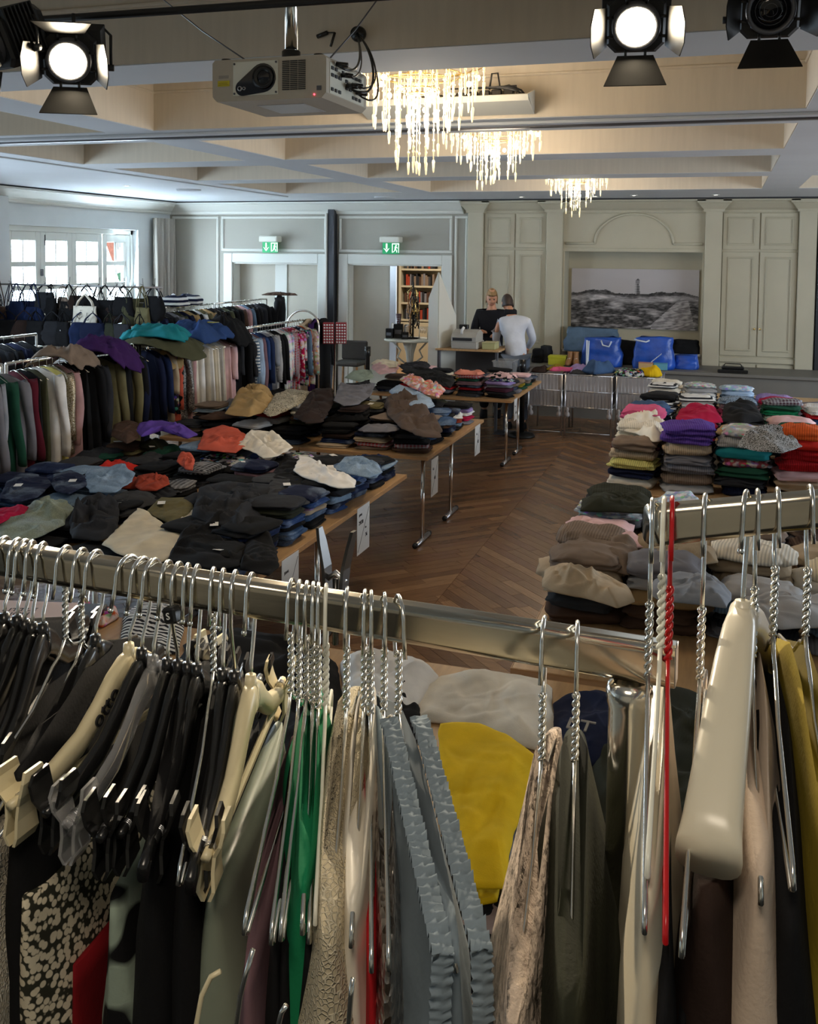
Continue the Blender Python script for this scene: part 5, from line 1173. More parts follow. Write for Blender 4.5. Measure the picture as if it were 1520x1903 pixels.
for (a, b, kind, cols, wh) in seqs:
    n = len(cols)
    for i, c in enumerate(cols):
        c, pat = (c, 'plain') if isinstance(c, str) else c
        y = a + (b - a) * (i + .5) / n + grnd.uniform(-.01, .01)
        kd = kind if grnd.random() < .85 else {'coat': 'dress', 'blouse': 'shirt', 'shirt': 'blouse'}[kind]
        if wh == 'third rack' and 8 <= i <= 17: kd = 'dress'
        if pat == 'sequin': kd = 'jacket'
        w = {'coat': 'long coat', 'dress': 'dress', 'blouse': 'blouse', 'shirt': 'shirt', 'jacket': 'jacket'}[kd]
        hang(-5.1, y, 1.485, kd, c, pat, '%s %s%s, %s garment from the near end of the %s' % (c, PATW[pat], w, ordn(i), wh), w.split()[-1], 'garments on the %s' % wh, yaw=grnd.uniform(-.32, .22) + Q, sc=1.15 if kind != 'coat' else 1.3)
# end of the row: garments hung on the arch
for k, (c, pat, dx, lab) in enumerate((('beige', 'plain', .12, 'long beige open cardigan hung on the end arch of the last rack'), ('dark purple', 'plain', .19, 'dark purple coat hung behind the beige cardigan on the end arch'), ('black', 'plain', .25, 'black coat outermost on the end arch of the last rack'))):
    o = link('hanging_coat', hang_get('coat', pat, k), None, (-5.1 + dx - .1, 11.46 + k * .10, 1.50), (0, 0, grnd.uniform(-.1, .1)), CN[c]); tag(o, lab, 'coat')
# back row of racks with dark jackets
rack('clothes_rack', -7.1, 10.9, 12.6, 1.585, 'back row rack carrying dark jackets, nearer the left window')
rack('clothes_rack', -7.1, 12.65, 14.35, 1.585, 'back row rack carrying dark jackets, beside the closed double door')
bc = ['navy', 'black', 'charcoal', 'grey', 'olive', 'navy', 'tan', 'black', 'white', 'khaki', 'camel', 'black', 'dark brown', 'black', 'olive', 'black', 'black', 'brown', 'dusty pink', 'steel blue', 'black', 'black', 'charcoal', 'black', 'black']
for i, c in enumerate(bc):
    y = 11.0 + 3.25 * i / len(bc); hang(-7.1, y, 1.585, 'jacket', c, 'plain', '%s jacket, %s from the near end of the back rack row' % (c, ordn(i)), 'jacket', 'garments on the back rack row', yaw=Q + grnd.uniform(-.1, .1), sc=1.3)
o = link('hooded_parka', hang_get('jacket', 'plain', 1), None, (-6.9, 14.42, 1.66), (0, 0, .3), CN['black']); o.scale = (1.6, 1, .8); tag(o, 'black parka with fur-trimmed hood at the far end of the back rack row', 'jacket')
ft = messy(77, .36, .16, .07, 1.); ft.v = [(x, y, z - .02) for x, y, z in ft.v]; ft.build('fur_trim', FB['fur'], o).color = (*CN['brown'], 1)
# short rack at the very left with black suits
rack('clothes_rack', -6.65, 6.2, 8.2, 1.485, 'rack at the left edge behind the front racks, with black suits')
for i, c in enumerate(['grey', 'black', 'black', 'navy', 'charcoal', 'black', 'black', 'dark brown', 'charcoal', 'black', 'navy', 'black']):
    hang(-6.65, 6.4 + i * .145, 1.485, 'jacket', c, 'plain', '%s suit jacket, %s from near end of the rack behind the coats' % (c, ordn(i)), 'jacket', 'garments on the rack behind the coats', yaw=Q + grnd.uniform(-.1, .1), sc=1.2)
# garments thrown over the racks
def over(name, c, w, d, h, lab, cat, col, pat='plain', rz=0., seed=1, tilt=(0, 0), ends=.0):
    mm = messy(seed, w, d, h, 1.2)
    mm.v = [(x, y, z - ends * (max(0, abs(x) / (w / 2) - .25)) ** 1.6 * .35) for x, y, z in mm.v]
    me = mm.mesh(name); me.materials.append(FB[pat]); o = link(name, me, None, c, (tilt[0], tilt[1], rz), CN[col]); return tag(o, lab, cat)
over('purple_sweater', (-5.05, 7.08, 1.50), .62, .42, .10, 'dark purple sweater thrown over the second rack', 'sweater', 'dark purple', seed=3, ends=.9)
over('grey_coat', (-5.1, 6.62, 1.495), .50, .42, .07, 'grey brown jacket lying on the rail beside the purple sweater', 'jacket', 'taupe', seed=6, ends=.6)
over('olive_jacket', (-5.1, 8.0, 1.49), .72, .75, .06, 'olive jacket under the teal hoodie on top of the racks', 'jacket', 'olive', seed=8, ends=.5)
over('teal_hoodie', (-5.1, 8.02, 1.55), .62, .66, .10, 'teal hoodie piled on top of the racks', 'hoodie', 'teal', seed=9, rz=.3, ends=.25)
over('blue_hoodie', (-5.1, 8.72, 1.50), .62, .62, .13, 'royal blue hoodie with yellow print piled beside the teal one', 'hoodie', 'blue', seed=12, rz=-.2, ends=.3)
over('black_coat', (-5.08, 9.2, 1.49), .60, .50, .16, 'black coat thrown on the rail behind the blue hoodie', 'coat', 'black', seed=14, ends=.6)
M().box(-.07, .07, -.05, .05, 0, .004).build('printed_patch', base('yellow_print', lin('a8a23c'), .8), bpy.data.objects['blue_hoodie'], (.14, .05, .125))
over('tan_scarf', (-4.93, 7.95, 1.33), .22, .26, .05, 'tan felt hat or scarf hanging below the teal hoodie', 'scarf', 'tan', seed=15, tilt=(0, .9))
for k, (x, y) in enumerate(((-7.1, 11.6), (-7.1, 11.95))):
    for j, (c, p) in enumerate((('navy', 'stripe'), ('navy', 'stripe'), ('black', 'stripe'))):
        pass
for k, (yy, lab) in enumerate(((11.55, 'left navy and white striped cushion-like stack on the back rack shelf'), (11.95, 'right navy and white striped stack on the back rack shelf'))):
    me = fold_mesh('knit', 'stripe', k); o = link('striped_sweater', me, None, (-7.1, yy, 1.605), (0, 0, .2 * k), CN['navy']); o.scale = (1.0, 1.15, 1.9); tag(o, lab, 'sweater')
# ---------------------------------------------------------------- handbag rail in front of the window
hz = 1.90
br = thing('bag_rack', 'tall rail hung with handbags in front of the left window', 'rack', (-7.75, 10.3, 0))
M().tube([(-1.65, 0, hz), (1.25, 0, hz)], .013, 10).build('top_rail', MT['steel'], br)
for x in (-1.6, 1.2): M().tube([(x, 0, 0), (x, 0, hz)], .013, 10).box(x - .02, x + .02, -.25, .25, 0, .03, .005).build('upright', MT['steel'], br)
m = M()
for k in range(12): m.tube([(-1.6, 0, .5 + k * .11), (1.2, 0, .5 + k * .11)], .003, 4)
m.build('wire_grid', MT['steel'], br)['kind'] = 'stuff'
def bag(x, y, ztop, w, h, d, col, pat, lab, strap=.30, kind=0, seed=0):
    rr = random.Random(seed); m = M(); rg = []; n = 26; sl_ = rr.uniform(-.25, .25); tp = rr.uniform(.62, 1.0) if kind != 2 else 1; rz = 0 if kind == 2 else rr.uniform(-.7, .7)
    for k in range(11):
        t = k / 10
        if kind == 1: ww = w / 2 * (.45 + .62 * math.sin(PI * (.10 + .72 * t)))
        elif kind == 2: ww = w / 2 * (1 + .03 * math.sin(t * 5))
        else: ww = w / 2 * (tp + (1 - tp) * t + .05 * math.sin(t * 7 + seed))
        dd = d / 2 * (.35 + .65 * math.sin(PI * (.12 + .62 * t))); e = .5 if kind != 1 else .8
        rg.append([(math.copysign(abs(math.cos(a)) ** e, math.cos(a)) * ww * (1 + .16 * noise.noise(Vector((math.cos(a) * 1.5, t * 3, seed)))), math.copysign(abs(math.sin(a)) ** .7, math.sin(a)) * dd + (.022 if kind != 2 else .006) * noise.noise(Vector((math.cos(a) * 3, t * 5, seed + 5))), -strap - h * t * (1 + (.14 * noise.noise(Vector((math.cos(a), seed, 2))) if kind != 2 else 0)) + sl_ * math.cos(a) * ww * t * (kind != 2)) for a in [2 * PI * i / n for i in range(n)]])
    m.rings(rg); t = thing('handbag' if kind != 2 else 'tote_bag', lab, 'bag', (x, y, ztop), rz)
    m.build('body', FB[pat], t).color = (*CN[col], 1)
    s_ = M()
    for dy in (-d * .22, d * .22):
        s_.tube([(-w * .36, dy, -strap - .01), (-w * .28, dy, -strap * .6), (-.02, dy * .3, -.01), (0, dy * .2, .004), (.02, dy * .3, -.01), (w * .28, dy, -strap * .6), (w * .36, dy, -strap - .01)], .006 if kind != 2 else .010, 6)
    s_.build('strap', FB[pat], t).color = (*CN[col], 1)
    hk = M().tube([(0, -.03, .03), (.0, .012, .02), (0, .02, -.01), (.03, -.02, .10)], .003, 5); hk.build('hook', MT['blackm'], t)
    if kind == 0 and seed % 3 == 0: M().lathe([(0, -.004), (.012, -.003), (.012, 0), (0, 0)], (0, -d / 2 * .9, -strap - h * .35), 10, axis='Y').build('clasp', MT['steel'], t)
    return t
bcol = [('taupe', 0), ('charcoal', 1), ('brown', 0), ('navy', 1), ('dark blue', 1), ('navy', 0), ('dark blue', 1), ('charcoal', 0), ('black', 0), ('taupe', 1), ('black', 0), ('dark brown', 0), ('black', 1), ('charcoal', 0), ('black', 0), ('dark brown', 1), ('black', 0), ('olive', 0), ('khaki', 0), ('black', 1)]
BW = ['handbag', 'slouchy shoulder bag']
for i, (c, kd) in enumerate(bcol):
    x = -9.15 + i * .133
    bag(x, 10.26 + (i % 2) * .05, hz + .012, grnd.uniform(.24, .34), grnd.uniform(.22, .34), grnd.uniform(.08, .13), c, 'plain', '%s %s, %s from the left in the upper row before the window' % (c, BW[kd], ordn(i)), grnd.uniform(.06, .30), kd, i)
tb = bag(-7.48, 10.12, hz - .10, .34, .36, .05, 'ivory', 'plain', 'white cotton tote bag with a heart print hanging among the handbags', .14, 2, 40)
m = M()
hp = [(.0, -.02), (-.025, .005), (-.022, .02), (-.010, .022), (0, .010), (.010, .022), (.022, .02), (.025, .005)]
m.tube([(-.06 + p[0] * 1.6, -.034, -.27 + p[1] * 1.6) for p in hp + hp[:1]], .003, 4); m.tube([(.03, -.034, -.30), (.05, -.034, -.24), (.075, -.034, -.30), (.06, -.034, -.31), (.04, -.034, -.31)], .003, 4); m.tube([(.05, -.034, -.24), (.055, -.034, -.22)], .004, 4)
m.build('heart_print', MT['ink'], tb); M().tube([(-.10 + i * .008, -.034, -.345 + .005 * math.sin(i * 2.1)) for i in range(26)], .0016, 4).build('small_print', MT['ink'], tb)
for i, c in enumerate(('grey', 'navy', 'black', 'dark brown', 'black', 'charcoal', 'black', 'dark blue', 'navy', 'dark olive', 'charcoal', 'black')):
    bag(-9.0 + i * .21, 10.05 + .05 * (i % 2), hz - .32, .30, .30, .11, c, 'plain', '%s bag, %s from the left in the lower row before the window' % (c, ordn(i)), .12, i % 2, 60 + i)
bag(-8.75, 9.8, hz + .02, .42, .40, .16, 'taupe', 'plain', 'big taupe leather bag at the left edge, in front of the handbag rail', .16, 0, 99)
# ================================================================ things in front of the far wall
def px_box(name, px0, px1, ytop, ybot, Y, depth, mat, lab, cat, bev=.01, build=True):
    a = at(px0, ybot, Y=Y); b = at(px1, ytop, Y=Y); z0 = at((px0 + px1) / 2, ybot, Y=Y).z; z1 = at((px0 + px1) / 2, ytop, Y=Y).z
    return a.x, b.x, z0, z1
# cash desk, till, tray
dk = thing('cash_desk', 'small beech desk with grey legs under the till', 'desk', (-3.22, 12.75, 0))
M().box(-.42, .45, -.35, .35, 1.06, 1.085, .004).build('desk_top', MT['tabletop'], dk)
for sx in (-.38, .41):
    for sy in (-.3, .3): M().box(sx - .02, sx + .02, sy - .02, sy + .02, 0, 1.06, .004).build('leg', MT['greym'], dk)
M().box(-.38, .41, .28, .30, .35, 1.0).build('back_panel', MT['greym'], dk)
tl = thing('cash_register', 'light grey cash register printing a receipt on the desk', 'cash register', (-3.24, 12.62, 1.086))
GR = base('till_grey', lin('a5a39c'), .5)
M().box(-.19, .17, -.2, .2, 0, .10, .012).build('drawer', GR, tl)
M().prism([(-.2, .10), (.2, .10), (.2, .20), (.05, .25), (-.12, .22), (-.2, .16)], 'X', -.19, .15).build('body', GR, tl)
M().box(-.17, .10, -.205, -.2, .11, .15, .002).build('key_panel', MT['dark'], tl)
M().tube([(-.05, -.17, .20), (-.04, -.20, .25), (-.02, -.17, .29)], .018, 6).build('receipt', MT['paper'], tl)
M().box(-.14, -.02, .02, .10, .25, .31, .006).build('customer_display', MT['blackp'], tl)
tr_ = thing('coin_tray', 'small pale yellow box beside the till', 'box', (-2.93, 12.6, 1.086)); M().box(-.09, .09, -.12, .12, 0, .085, .008).build('box', base('tray_green', lin('a9a878'), .6), tr_); M().box(-.092, .092, -.122, .122, .085, .095, .003).build('lid', base('tray_lid', lin('b8b58a'), .6), tr_)
# white pointed display screen
sc_ = thing('display_screen', 'tall white screen with a pointed top left of the cash desk', 'screen', (-3.62, 12.45, 0))
M().prism([(-.13, 0), (.0, 0), (.0, 2.10), (-.13, 1.75)], 'Y', -.02, .0).build('left_leaf', MT['trimw'], sc_)
q = M().prism([(0, 0), (.42, 0), (.42, 1.50), (.0, 2.10)], 'Y', -.012, .012); Rz = Matrix.Rotation(1.25, 3, 'Z'); q.v = [tuple(Rz @ Vector(v)) for v in q.v]; q.build('right_leaf', MT['trimw'], sc_)
M().box(-.16, .16, -.25, .40, 0, .02, .004).build('foot', MT['greym'], sc_)
# clear bin, stanchions
def stanchion(x, y, h, lab):
    t = thing('barrier_post', lab, 'post', (x, y, 0)); M().lathe([(0, 0), (.17, 0), (.175, .02), (.15, .045), (.04, .06), (0, .06)], n=28).build('base', MT['blackm'], t)
    M().lathe([(0, .05), (.032, .05), (.032, h - .14), (.042, h - .13), (.042, h), (0, h)], n=18).build('post', MT['blackp'], t)
stanchion(-2.42, 12.25, 1.0, 'black barrier post standing in front of the man in the white shirt')
pt = at(683, 669, Y=12.6); stanchion(pt.x, 12.6, 1.05, 'black barrier post in front of the closed leaf of the open double door')
cb = thing('clear_bin', 'clear plastic bin standing at the end of the cash desk', 'bin', (-2.68, 12.4, .72)); 
mb = M().rings([[(-.11 - e, -.14 - e, z), (.11 + e, -.14 - e, z), (.11 + e, .14 + e, z), (-.11 - e, .14 + e, z)] for e, z in ((0, 0), (.025, .24), (.035, .24), (.033, .25), (.02, .25), (-.005, .01))], True, True, False); mb.build('tub', MT['clearp'], cb); M().box(-.10, .10, -.13, .13, .012, .08, .01).build('contents', FB['print'], cb).color = (*CN['pale green'], 1)
M().box(-.14, .14, -.17, .17, .68, .70).build('ledge', MT['greym'], None)
bs = thing('bin_stand', 'grey metal stand carrying the clear plastic bin', 'stand', (-2.68, 12.4, 0)); bpy.data.objects['ledge'].parent = bs
bpy.data.objects['ledge'].location = (0, 0, 0)
M().box(-.015, .015, -.015, .015, .02, .68).box(-.12, .12, -.15, .15, 0, .02, .004).build('column', MT['greym'], bs)
# lined wire basket tables
liner = nz(base('basket_liner', lin('a9a5a6'), .6), 5, .1, .4, .02)
def basket(x0, x1, y, lab):
    w = (x1 - x0) / 2; t = thing('basket_table', lab, 'basket', ((x0 + x1) / 2, y + .35, 0)); zt, zb, d = .80, .38, .35
    for sx in (-1, 1):
        for sy in (-1, 1): M().tube([(sx * (w - .012), sy * d, 0), (sx * (w - .012), sy * d, zt)], .012, 8).build('leg', MT['steel'], t)
    m = M()
    for z in (zt, (zt + zb) / 2, zb): m.tube([(-w, -d, z), (w, -d, z), (w, d, z), (-w, d, z), (-w, -d, z)], .007, 6)
    m.build('rim', MT['steel'], t)
    m = M()
    for k in range(int(w * 2 / .045)): xx = -w + .03 + k * .045; m.tube([(xx, -d - .004, zb), (xx, -d - .004, zt)], .0028, 4)
    m.build('wire_mesh', MT['steel'], t)['kind'] = 'stuff'
    nx = 26; vs = []; fs = []
    for j in range(7):
        for i in range(nx + 1):
            vs.append((-w + .02 + (2 * w - .04) * i / nx, -d + .02 + .012 * noise.noise(Vector((i * .6, j * .8, x0))) , zb + .0 + (zt - zb) * j / 6 - .012 * abs(math.sin(i * .5)) * (j == 0)))
    for j in range(6):
        for i in range(nx): a = j * (nx + 1) + i; fs.append((a, a + 1, a + nx + 2, a + nx + 1))
    m = M().add(vs, fs, True).box(-w + .03, -w + .034, -d + .03, d - .02, zb, zt).box(w - .034, w - .03, -d + .03, d - .02, zb, zt).box(-w + .03, w - .03, d - .03, d - .026, zb, zt).box(-w + .03, w - .03, -d + .03, d - .03, zb, zb + .01)
    m.build('liner', liner, t)
    for sx in (-1, 1):
        m = M(); x_ = sx * (w - .045); m.rings([[(x_ + r * math.cos(q) * (1 + .25 * math.sin(3 * q)), -d - .012 + r * .8 * math.sin(q), zb + z) for q in [2 * PI * i / 10 for i in range(10)]] for r, z in ((.012, .0), (.024, -.03), (.014, -.055), (.030, -.08), (.034, -.11), (.020, -.13))])
        m.build('tied_corner', liner, t)
    M().tube([(-w, -d, .05), (w, -d, .05)], .006, 6).build('lower_bar', MT['steel'], t)
basket(-2.40, -1.94, 12.50, 'wire basket table with pale liner, leftmost of the three'); basket(-1.92, -1.30, 12.5, 'wire basket table with pale liner, middle of the three under the cap pile'); basket(-1.27, -.70, 12.55, 'wire basket table with pale liner, rightmost, behind the striped sweaters')
for k, (x, c, p, w, h, lab) in enumerate(((-2.28, 'dark brown', 'plain', .22, .07, 'dark brown cloth lying in the leftmost basket table'), (-2.05, 'mustard', 'plain', .26, .06, 'mustard orange cloth in the leftmost basket table'), (-1.98, 'pink', 'plain', .13, .07, 'small pink piece beside the mustard cloth'),
        (-1.72, 'lilac', 'plain', .36, .12, 'pile of striped and lilac cloths in the middle basket'), (-1.52, 'denim blue', 'plain', .40, .16, 'blue cloth heaped over the middle basket edge'), (-1.72, 'dark grey', 'plain', .40, .07, 'dark grey cloth spilling over the middle basket front'),
        (-1.12, 'black', 'print', .34, .12, 'black and white patterned cloth in the rightmost basket'), (-.86, 'yellow', 'plain', .20, .15, 'bright yellow plastic bag in the rightmost basket'))):
    mm = messy(200 + k, w, .3, h, 1.2); me = mm.mesh('cloth'); me.materials.append(FB[p]); tag(link('cloth_heap', me, None, (x, 12.72 + .08 * (k % 2), .80 + (.02 if k in (1, 2, 4) else 0)), (0, 0, k), CN[c]), lab, 'cloth')
for k, x in enumerate((-2.3, -1.62, -1.0)): 
    mm = messy(230 + k, .5, .5, .36, 1.); me = mm.mesh('basket_filling'); me.materials.append(FB['plain']); tag(link('basket_filling', me, None, (x, 12.82, .40), None, CN['grey']), 'mixed cloths filling the %s basket table' % ('leftmost', 'middle', 'rightmost')[k], 'cloths', kind='stuff')
# round white table with its goods
PT = at(762, 629, Y=12.85); RX, RY, RZ = PT.x, 12.85, PT.z; kz = RZ / 1.226
rt = thing('pedestal_table', 'round white table on an ornate cast pedestal left of the cash desk', 'table', (RX, RY, 0))
M().lathe([(0, 1.19), (.31, 1.19), (.33, 1.20), (.33, 1.215), (.31, 1.225), (0, 1.225)], n=40).build('top', MT['whitep'], rt)
M().lathe([(.05, .05), (.04, .4), (.055, .6), (.035, .8), (.05, 1.0), (.10, 1.19)], n=16).build('column', MT['trimw'], rt)
for k in range(4):
    a = k * PI / 2 + .4; c, s_ = math.cos(a), math.sin(a)
    M().tube([(c * r, s_ * r, z) for r, z in ((.04, .65), (.13, .55), (.10, .35), (.16, .2), (.28, .03))], .014, 8).tube([(c * r, s_ * r, z) for r, z in ((.05, .85), (.16, .95), (.12, 1.05), (.22, 1.18))], .012, 8).build('scroll_leg', MT['trimw'], rt)
rt.scale = (1.1, 1.1, kz)
js = thing('jewellery_stand', 'tall stand covered with brown and black necklaces on the round white table', 'display stand', (RX + .04, RY, RZ))
M().lathe([(0, 0), (.09, 0), (.09, .012), (.012, .02), (.010, .70), (0, .72)], n=14).build('stand', MT['blackm'], js)
js.scale = (1.15, 1.15, 1.12)
rr = random.Random(8)
for k in range(26):
    a = rr.uniform(0, 6.28); z = .70 - rr.random() * .42; L_ = rr.uniform(.14, .34); r0 = .02; r1 = rr.uniform(.03, .075)
    pts = [(r0 * math.cos(a), r0 * math.sin(a), z)] + [(r1 * math.cos(a + d), r1 * math.sin(a + d), z - L_ * t) for d, t in ((-.5, .35), (-.4, .8), (0, 1.0), (.4, .8), (.5, .35))] + [(r0 * math.cos(a), r0 * math.sin(a), z)]
    m = M().tube(pts, .006, 5)
    for p in pts[1:-1]: m.lathe([(0, -.012), (.013, 0), (0, .012)], p, 6)
    m.build('necklace', (MT['blackp'], MT['brass'], MT['beech'], MT['greym'])[k % 4], js)
for k, (dx, dy, w, h, lab) in enumerate(((-.27, -.08, .10, .14, 'small black box leftmost on the round white table'), (-.17, .0, .13, .20, 'taller black box under the dark vase on the round table'), (-.04, -.12, .10, .10, 'low black box in front of the jewellery stand'))):
    t = thing('black_box', lab, 'box', (RX + dx, RY + dy, RZ), .2 * k); M().box(-w / 2, w / 2, -.05, .05, 0, h, .006).build('body', MT['blackp'], t); M().box(-w / 2 + .015, w / 2 - .015, -.053, -.05, h * .3, h * .6, .001).build('front_print', MT['greym'], t)
t = thing('patterned_cup', 'dark red patterned cup standing on the black box', 'cup', (RX - .17, RY, RZ + .201)); M().lathe([(0, 0), (.028, 0), (.04, .14), (.036, .14), (.026, .01), (0, .01)], n=16).build('cup', FB['plaid'], t).color = (*CN['burgundy'], 1)
t = thing('glass_jar', 'pale glass jar between the boxes and the jewellery stand', 'jar', (RX - .05, RY + .04, RZ)); M().lathe([(0, 0), (.05, 0), (.055, .15), (.045, .19), (.04, .19), (.05, .15), (.045, .01), (0, .01)], n=18).build('jar', MT['clearp'], t)
t = thing('earring_rack', 'small white wire rack of earrings at the right of the round table', 'rack', (RX + .21, RY - .05, RZ)); M().tube([(-.06, 0, 0), (-.06, 0, .17), (.06, 0, .17), (.06, 0, 0)], .006, 6).box(-.07, .07, -.05, .05, 0, .008).build('frame', MT['whitep'], t)
for k in range(5): M().tube([(-.04 + k * .02, -.004, .165), (-.04 + k * .02, -.004, .09 - .01 * (k % 2))], .004, 5).build('earring', MT['steel'], t)
# red dotted gift boxes on a pole
gp = at(622, 690, Y=11.6); gt = thing('gift_box_stand', 'pole stand with red white-dotted boxes at the end of the clothes racks', 'display stand', (gp.x, 11.6, 0), .35)
M().lathe([(0, 0), (.17, 0), (.17, .015), (.016, .03), (.014, 1.2), (0, 1.2)], n=20).build('pole', MT['chrome'], gt)
for (x0, x1, y0, y1) in ((-.15, -.01, -.12, .02), (.01, .15, -.10, .04)):
    b = M().box(x0, x1, y0, y1, 1.18, 1.45, .004).build('box', base('gift_red', lin('8c1f28'), .5), gt); m = M()
    for i in range(4):
        for j in range(7): m.lathe([(0, -.003), (.012, -.003), (.012, 0), (0, 0)], (x0 + .02 + i * .033, y0 - .0005, 1.20 + j * .037), 8, axis='Y')
    m.build('dots', MT['paper'], b)
# bar stool
bt = at(650, 700, Y=12.9); bs_ = thing('bar_stool', 'grey upholstered bar stool with wooden legs by the open double door', 'stool', (bt.x, 12.9, 0))
ch_f = nz(base('stool_cloth', lin('4a4744'), .9), 60, .1)
M().box(-.2, .2, -.2, .2, .74, .80, .02).build('seat', ch_f, bs_); M().box(-.2, .2, .17, .21, .80, 1.08, .02).build('backrest', ch_f, bs_)
for sx in (-1, 1):
    for sy in (-1, 1): M().tube([(sx * .17, sy * .17, .74), (sx * .20, sy * .20, 0)], .018, 8).build('leg', MT['beech'], bs_)
M().tube([(-.19, -.19, .28), (.19, -.19, .28)], .011, 6).build('foot_rail', MT['beech'], bs_)
# bags and boxes along the niche and low counter
def sack(name, px0, px1, yt, yb, Y, z0, col, lab, cat, seed, pat='plain', mat=None, strap=None, dep=.34):
    a = at(px0, yb, Y=Y); b = at(px1, yb, Y=Y); zt = at((px0 + px1) / 2, yt, Y=Y).z; w = b.x - a.x; h = zt - z0
    m = M(); rg = []; n = 30
    for k in range(12):
        t = k / 11; rg.append([(math.copysign(abs(math.cos(q_)) ** .5, math.cos(q_)) * w / 2 * (1 - .10 * t ** 2 + .03 * math.sin(t * 6)) * (1 + .10 * noise.noise(Vector((math.cos(q_) * 2, t * 4, seed)))), math.copysign(abs(math.sin(q_)) ** .6, math.sin(q_)) * dep / 2 * (1 - .35 * t) * (1 + .22 * noise.noise(Vector((q_ * 1.5, t * 4, seed + 9)))), h * t * (1 + .10 * noise.noise(Vector((math.cos(q_) * 1.6, math.sin(q_), seed + 3)))) * (1 if k < 11 else .97)) for q_ in [2 * PI * i / n for i in range(n)]])
    m.rings(rg); t = thing(name, lab, cat, ((a.x + b.x) / 2, Y + dep / 2, z0)); o = m.build('body', mat or FB[pat], t); o.color = (*CN[col], 1)
    if strap:
        for (u0, u1, dip) in strap: M().tube([(u0 * w, -dep * .42, h * .90), ((u0 * .8 + u1 * .2) * w, -dep * .56, h * (.90 - dip)), ((u0 * .2 + u1 * .8) * w, -dep * .56, h * (.86 - dip)), (u1 * w, -dep * .42, h * .88)], .012, 6).build('handle', base('white_strap', lin('c9d3e0'), .7), t)
    return t
MT['bluetarp'] = nz(base('blue_tarpaulin', lin('1f4fae'), .35), 6, .25, .6, .03)
zc = .746
t = sack('blue_shopping_bag', 1078, 1154, 628, 678, 14.05, zc, 'blue', 'big blue woven shopping bag, left one, below the lighthouse picture', 'bag', 1, mat=MT['bluetarp'], strap=((-.35, -.30, .9), (.0, .25, .15)))
t = sack('blue_shopping_bag', 1174, 1252, 626, 680, 14.0, zc, 'blue', 'big blue woven shopping bag, right one, with white handle loop', 'bag', 2, mat=MT['bluetarp'], strap=((-.45, -.1, .02),))
m = M()
for k in range(9): m.tube([(-.02 + k * .016, -.19, .10 + k * .014), (-.012 + k * .016, -.19, .125 + k * .014)], .004, 4)
m.build('pale_lettering', MT['paper'], t)
sack('denim_jackets', 1044, 1150, 610, 658, 14.6, .90, 'steel blue', 'heap of blue-grey denim jackets in the niche behind the left blue bag', 'clothes', 3, dep=.5)
sack('black_jackets', 1146, 1186, 634, 672, 14.45, zc, 'black', 'black jackets slumped between the two blue bags', 'clothes', 4)
sack('folded_coat', 1246, 1300, 632, 659, 14.9, .90, 'black', 'black folded coat on the right end of the niche shelf', 'coat', 5, dep=.3)
sack('folded_blue_bag', 1250, 1298, 661, 677, 14.2, zc, 'blue', 'folded flat blue bag to the right of the two full ones', 'bag', 6, mat=MT['bluetarp'])
sack('dark_coat', 1000, 1022, 644, 676, 14.3, zc, 'charcoal', 'dark coat heap left of the yellow box', 'clothes', 7); sack('dark_coat', 985, 1008, 650, 680, 14.2, zc, 'black', 'black cloth heap behind the man in the white shirt', 'clothes', 8)
a = at(1018, 674, Y=14.0); b = at(1050, 674, Y=14.0)
t = thing('yellow_box', 'lime yellow cardboard box left of the brown boots', 'box', ((a.x + b.x) / 2, 14.12, zc)); YB = base('lime_card', lin('b5b52a'), .6); M().box(-(b.x - a.x) / 2, (b.x - a.x) / 2, -.1, .1, 0, .13, .004).build('box', YB, t); M().box(-(b.x - a.x) / 2 - .004, (b.x - a.x) / 2 + .004, -.104, .104, .10, .135, .003).build('lid', YB, t)
bo = MT['beech']
for k, px in enumerate((1057, 1069)):
    p = at(px, 674, Y=14.0); t = thing('brown_boot', '%s boot of the tan pair beside the yellow box' % ('left', 'right')[k], 'boot', (p.x, 14.05, zc), .15 * (k * 2 - 1))
    m = M(); m.rings([[(cx_ + rx * math.cos(q_), cy_ + ry * math.sin(q_), z) for q_ in [2 * PI * i / 14 for i in range(14)]] for cx_, cy_, rx, ry, z in ((0, -.02, .045, .13, .012), (0, -.02, .046, .13, .04), (0, -.0, .044, .10, .075), (0, .04, .04, .06, .11), (0, .05, .042, .055, .18), (0, .05, .045, .058, .20))]); m.build('upper', base('tan_leather', lin('8a6038'), .5), t)
    M().box(-.045, .045, -.14, .10, 0, .014, .005).build('sole', MT['dark'], t); M().tube([(-.02, -.06, .085), (.02, -.05, .09), (-.02, -.035, .10), (.02, -.02, .11)], .004, 5).build('laces', MT['paper'], t)
for k, (px0, px1, c) in enumerate(((1186, 1213, 'c0a070'), (1214, 1240, '5f9fb4'))):
    a = at(px0, 682, Y=13.95); b = at(px1, 682, Y=13.95); w = (b.x - a.x) / 2; t = thing('small_carton', '%s small carton in front of the right blue bag' % ('tan', 'light blue')[k], 'box', ((a.x + b.x) / 2, 14.06, zc)); M().box(-w, w, -.08, .08, 0, .10, .004).build('carton', base('carton_%d' % k, lin(c), .7), t); M().box(-w - .002, w + .002, -.082, .082, .085, .102, .003).build('lid', base('cartonlid_%d' % k, lin('b07a68' if k == 0 else '4f8ba4'), .7), t)
t = thing('black_printer', 'low black device on the counter right of the niche', 'device', (at(1362, 676, Y=13.95).x, 14.1, zc)); M().box(-.2, .2, -.12, .12, 0, .05, .01).box(-.15, .15, -.1, .1, .05, .09, .015).build('body', MT['blackp'], t); M().tube([(-.12, 0, .09), (-.10, 0, .12), (.10, 0, .12), (.12, 0, .09)], .008, 6).build('carry_handle', MT['blackp'], t)
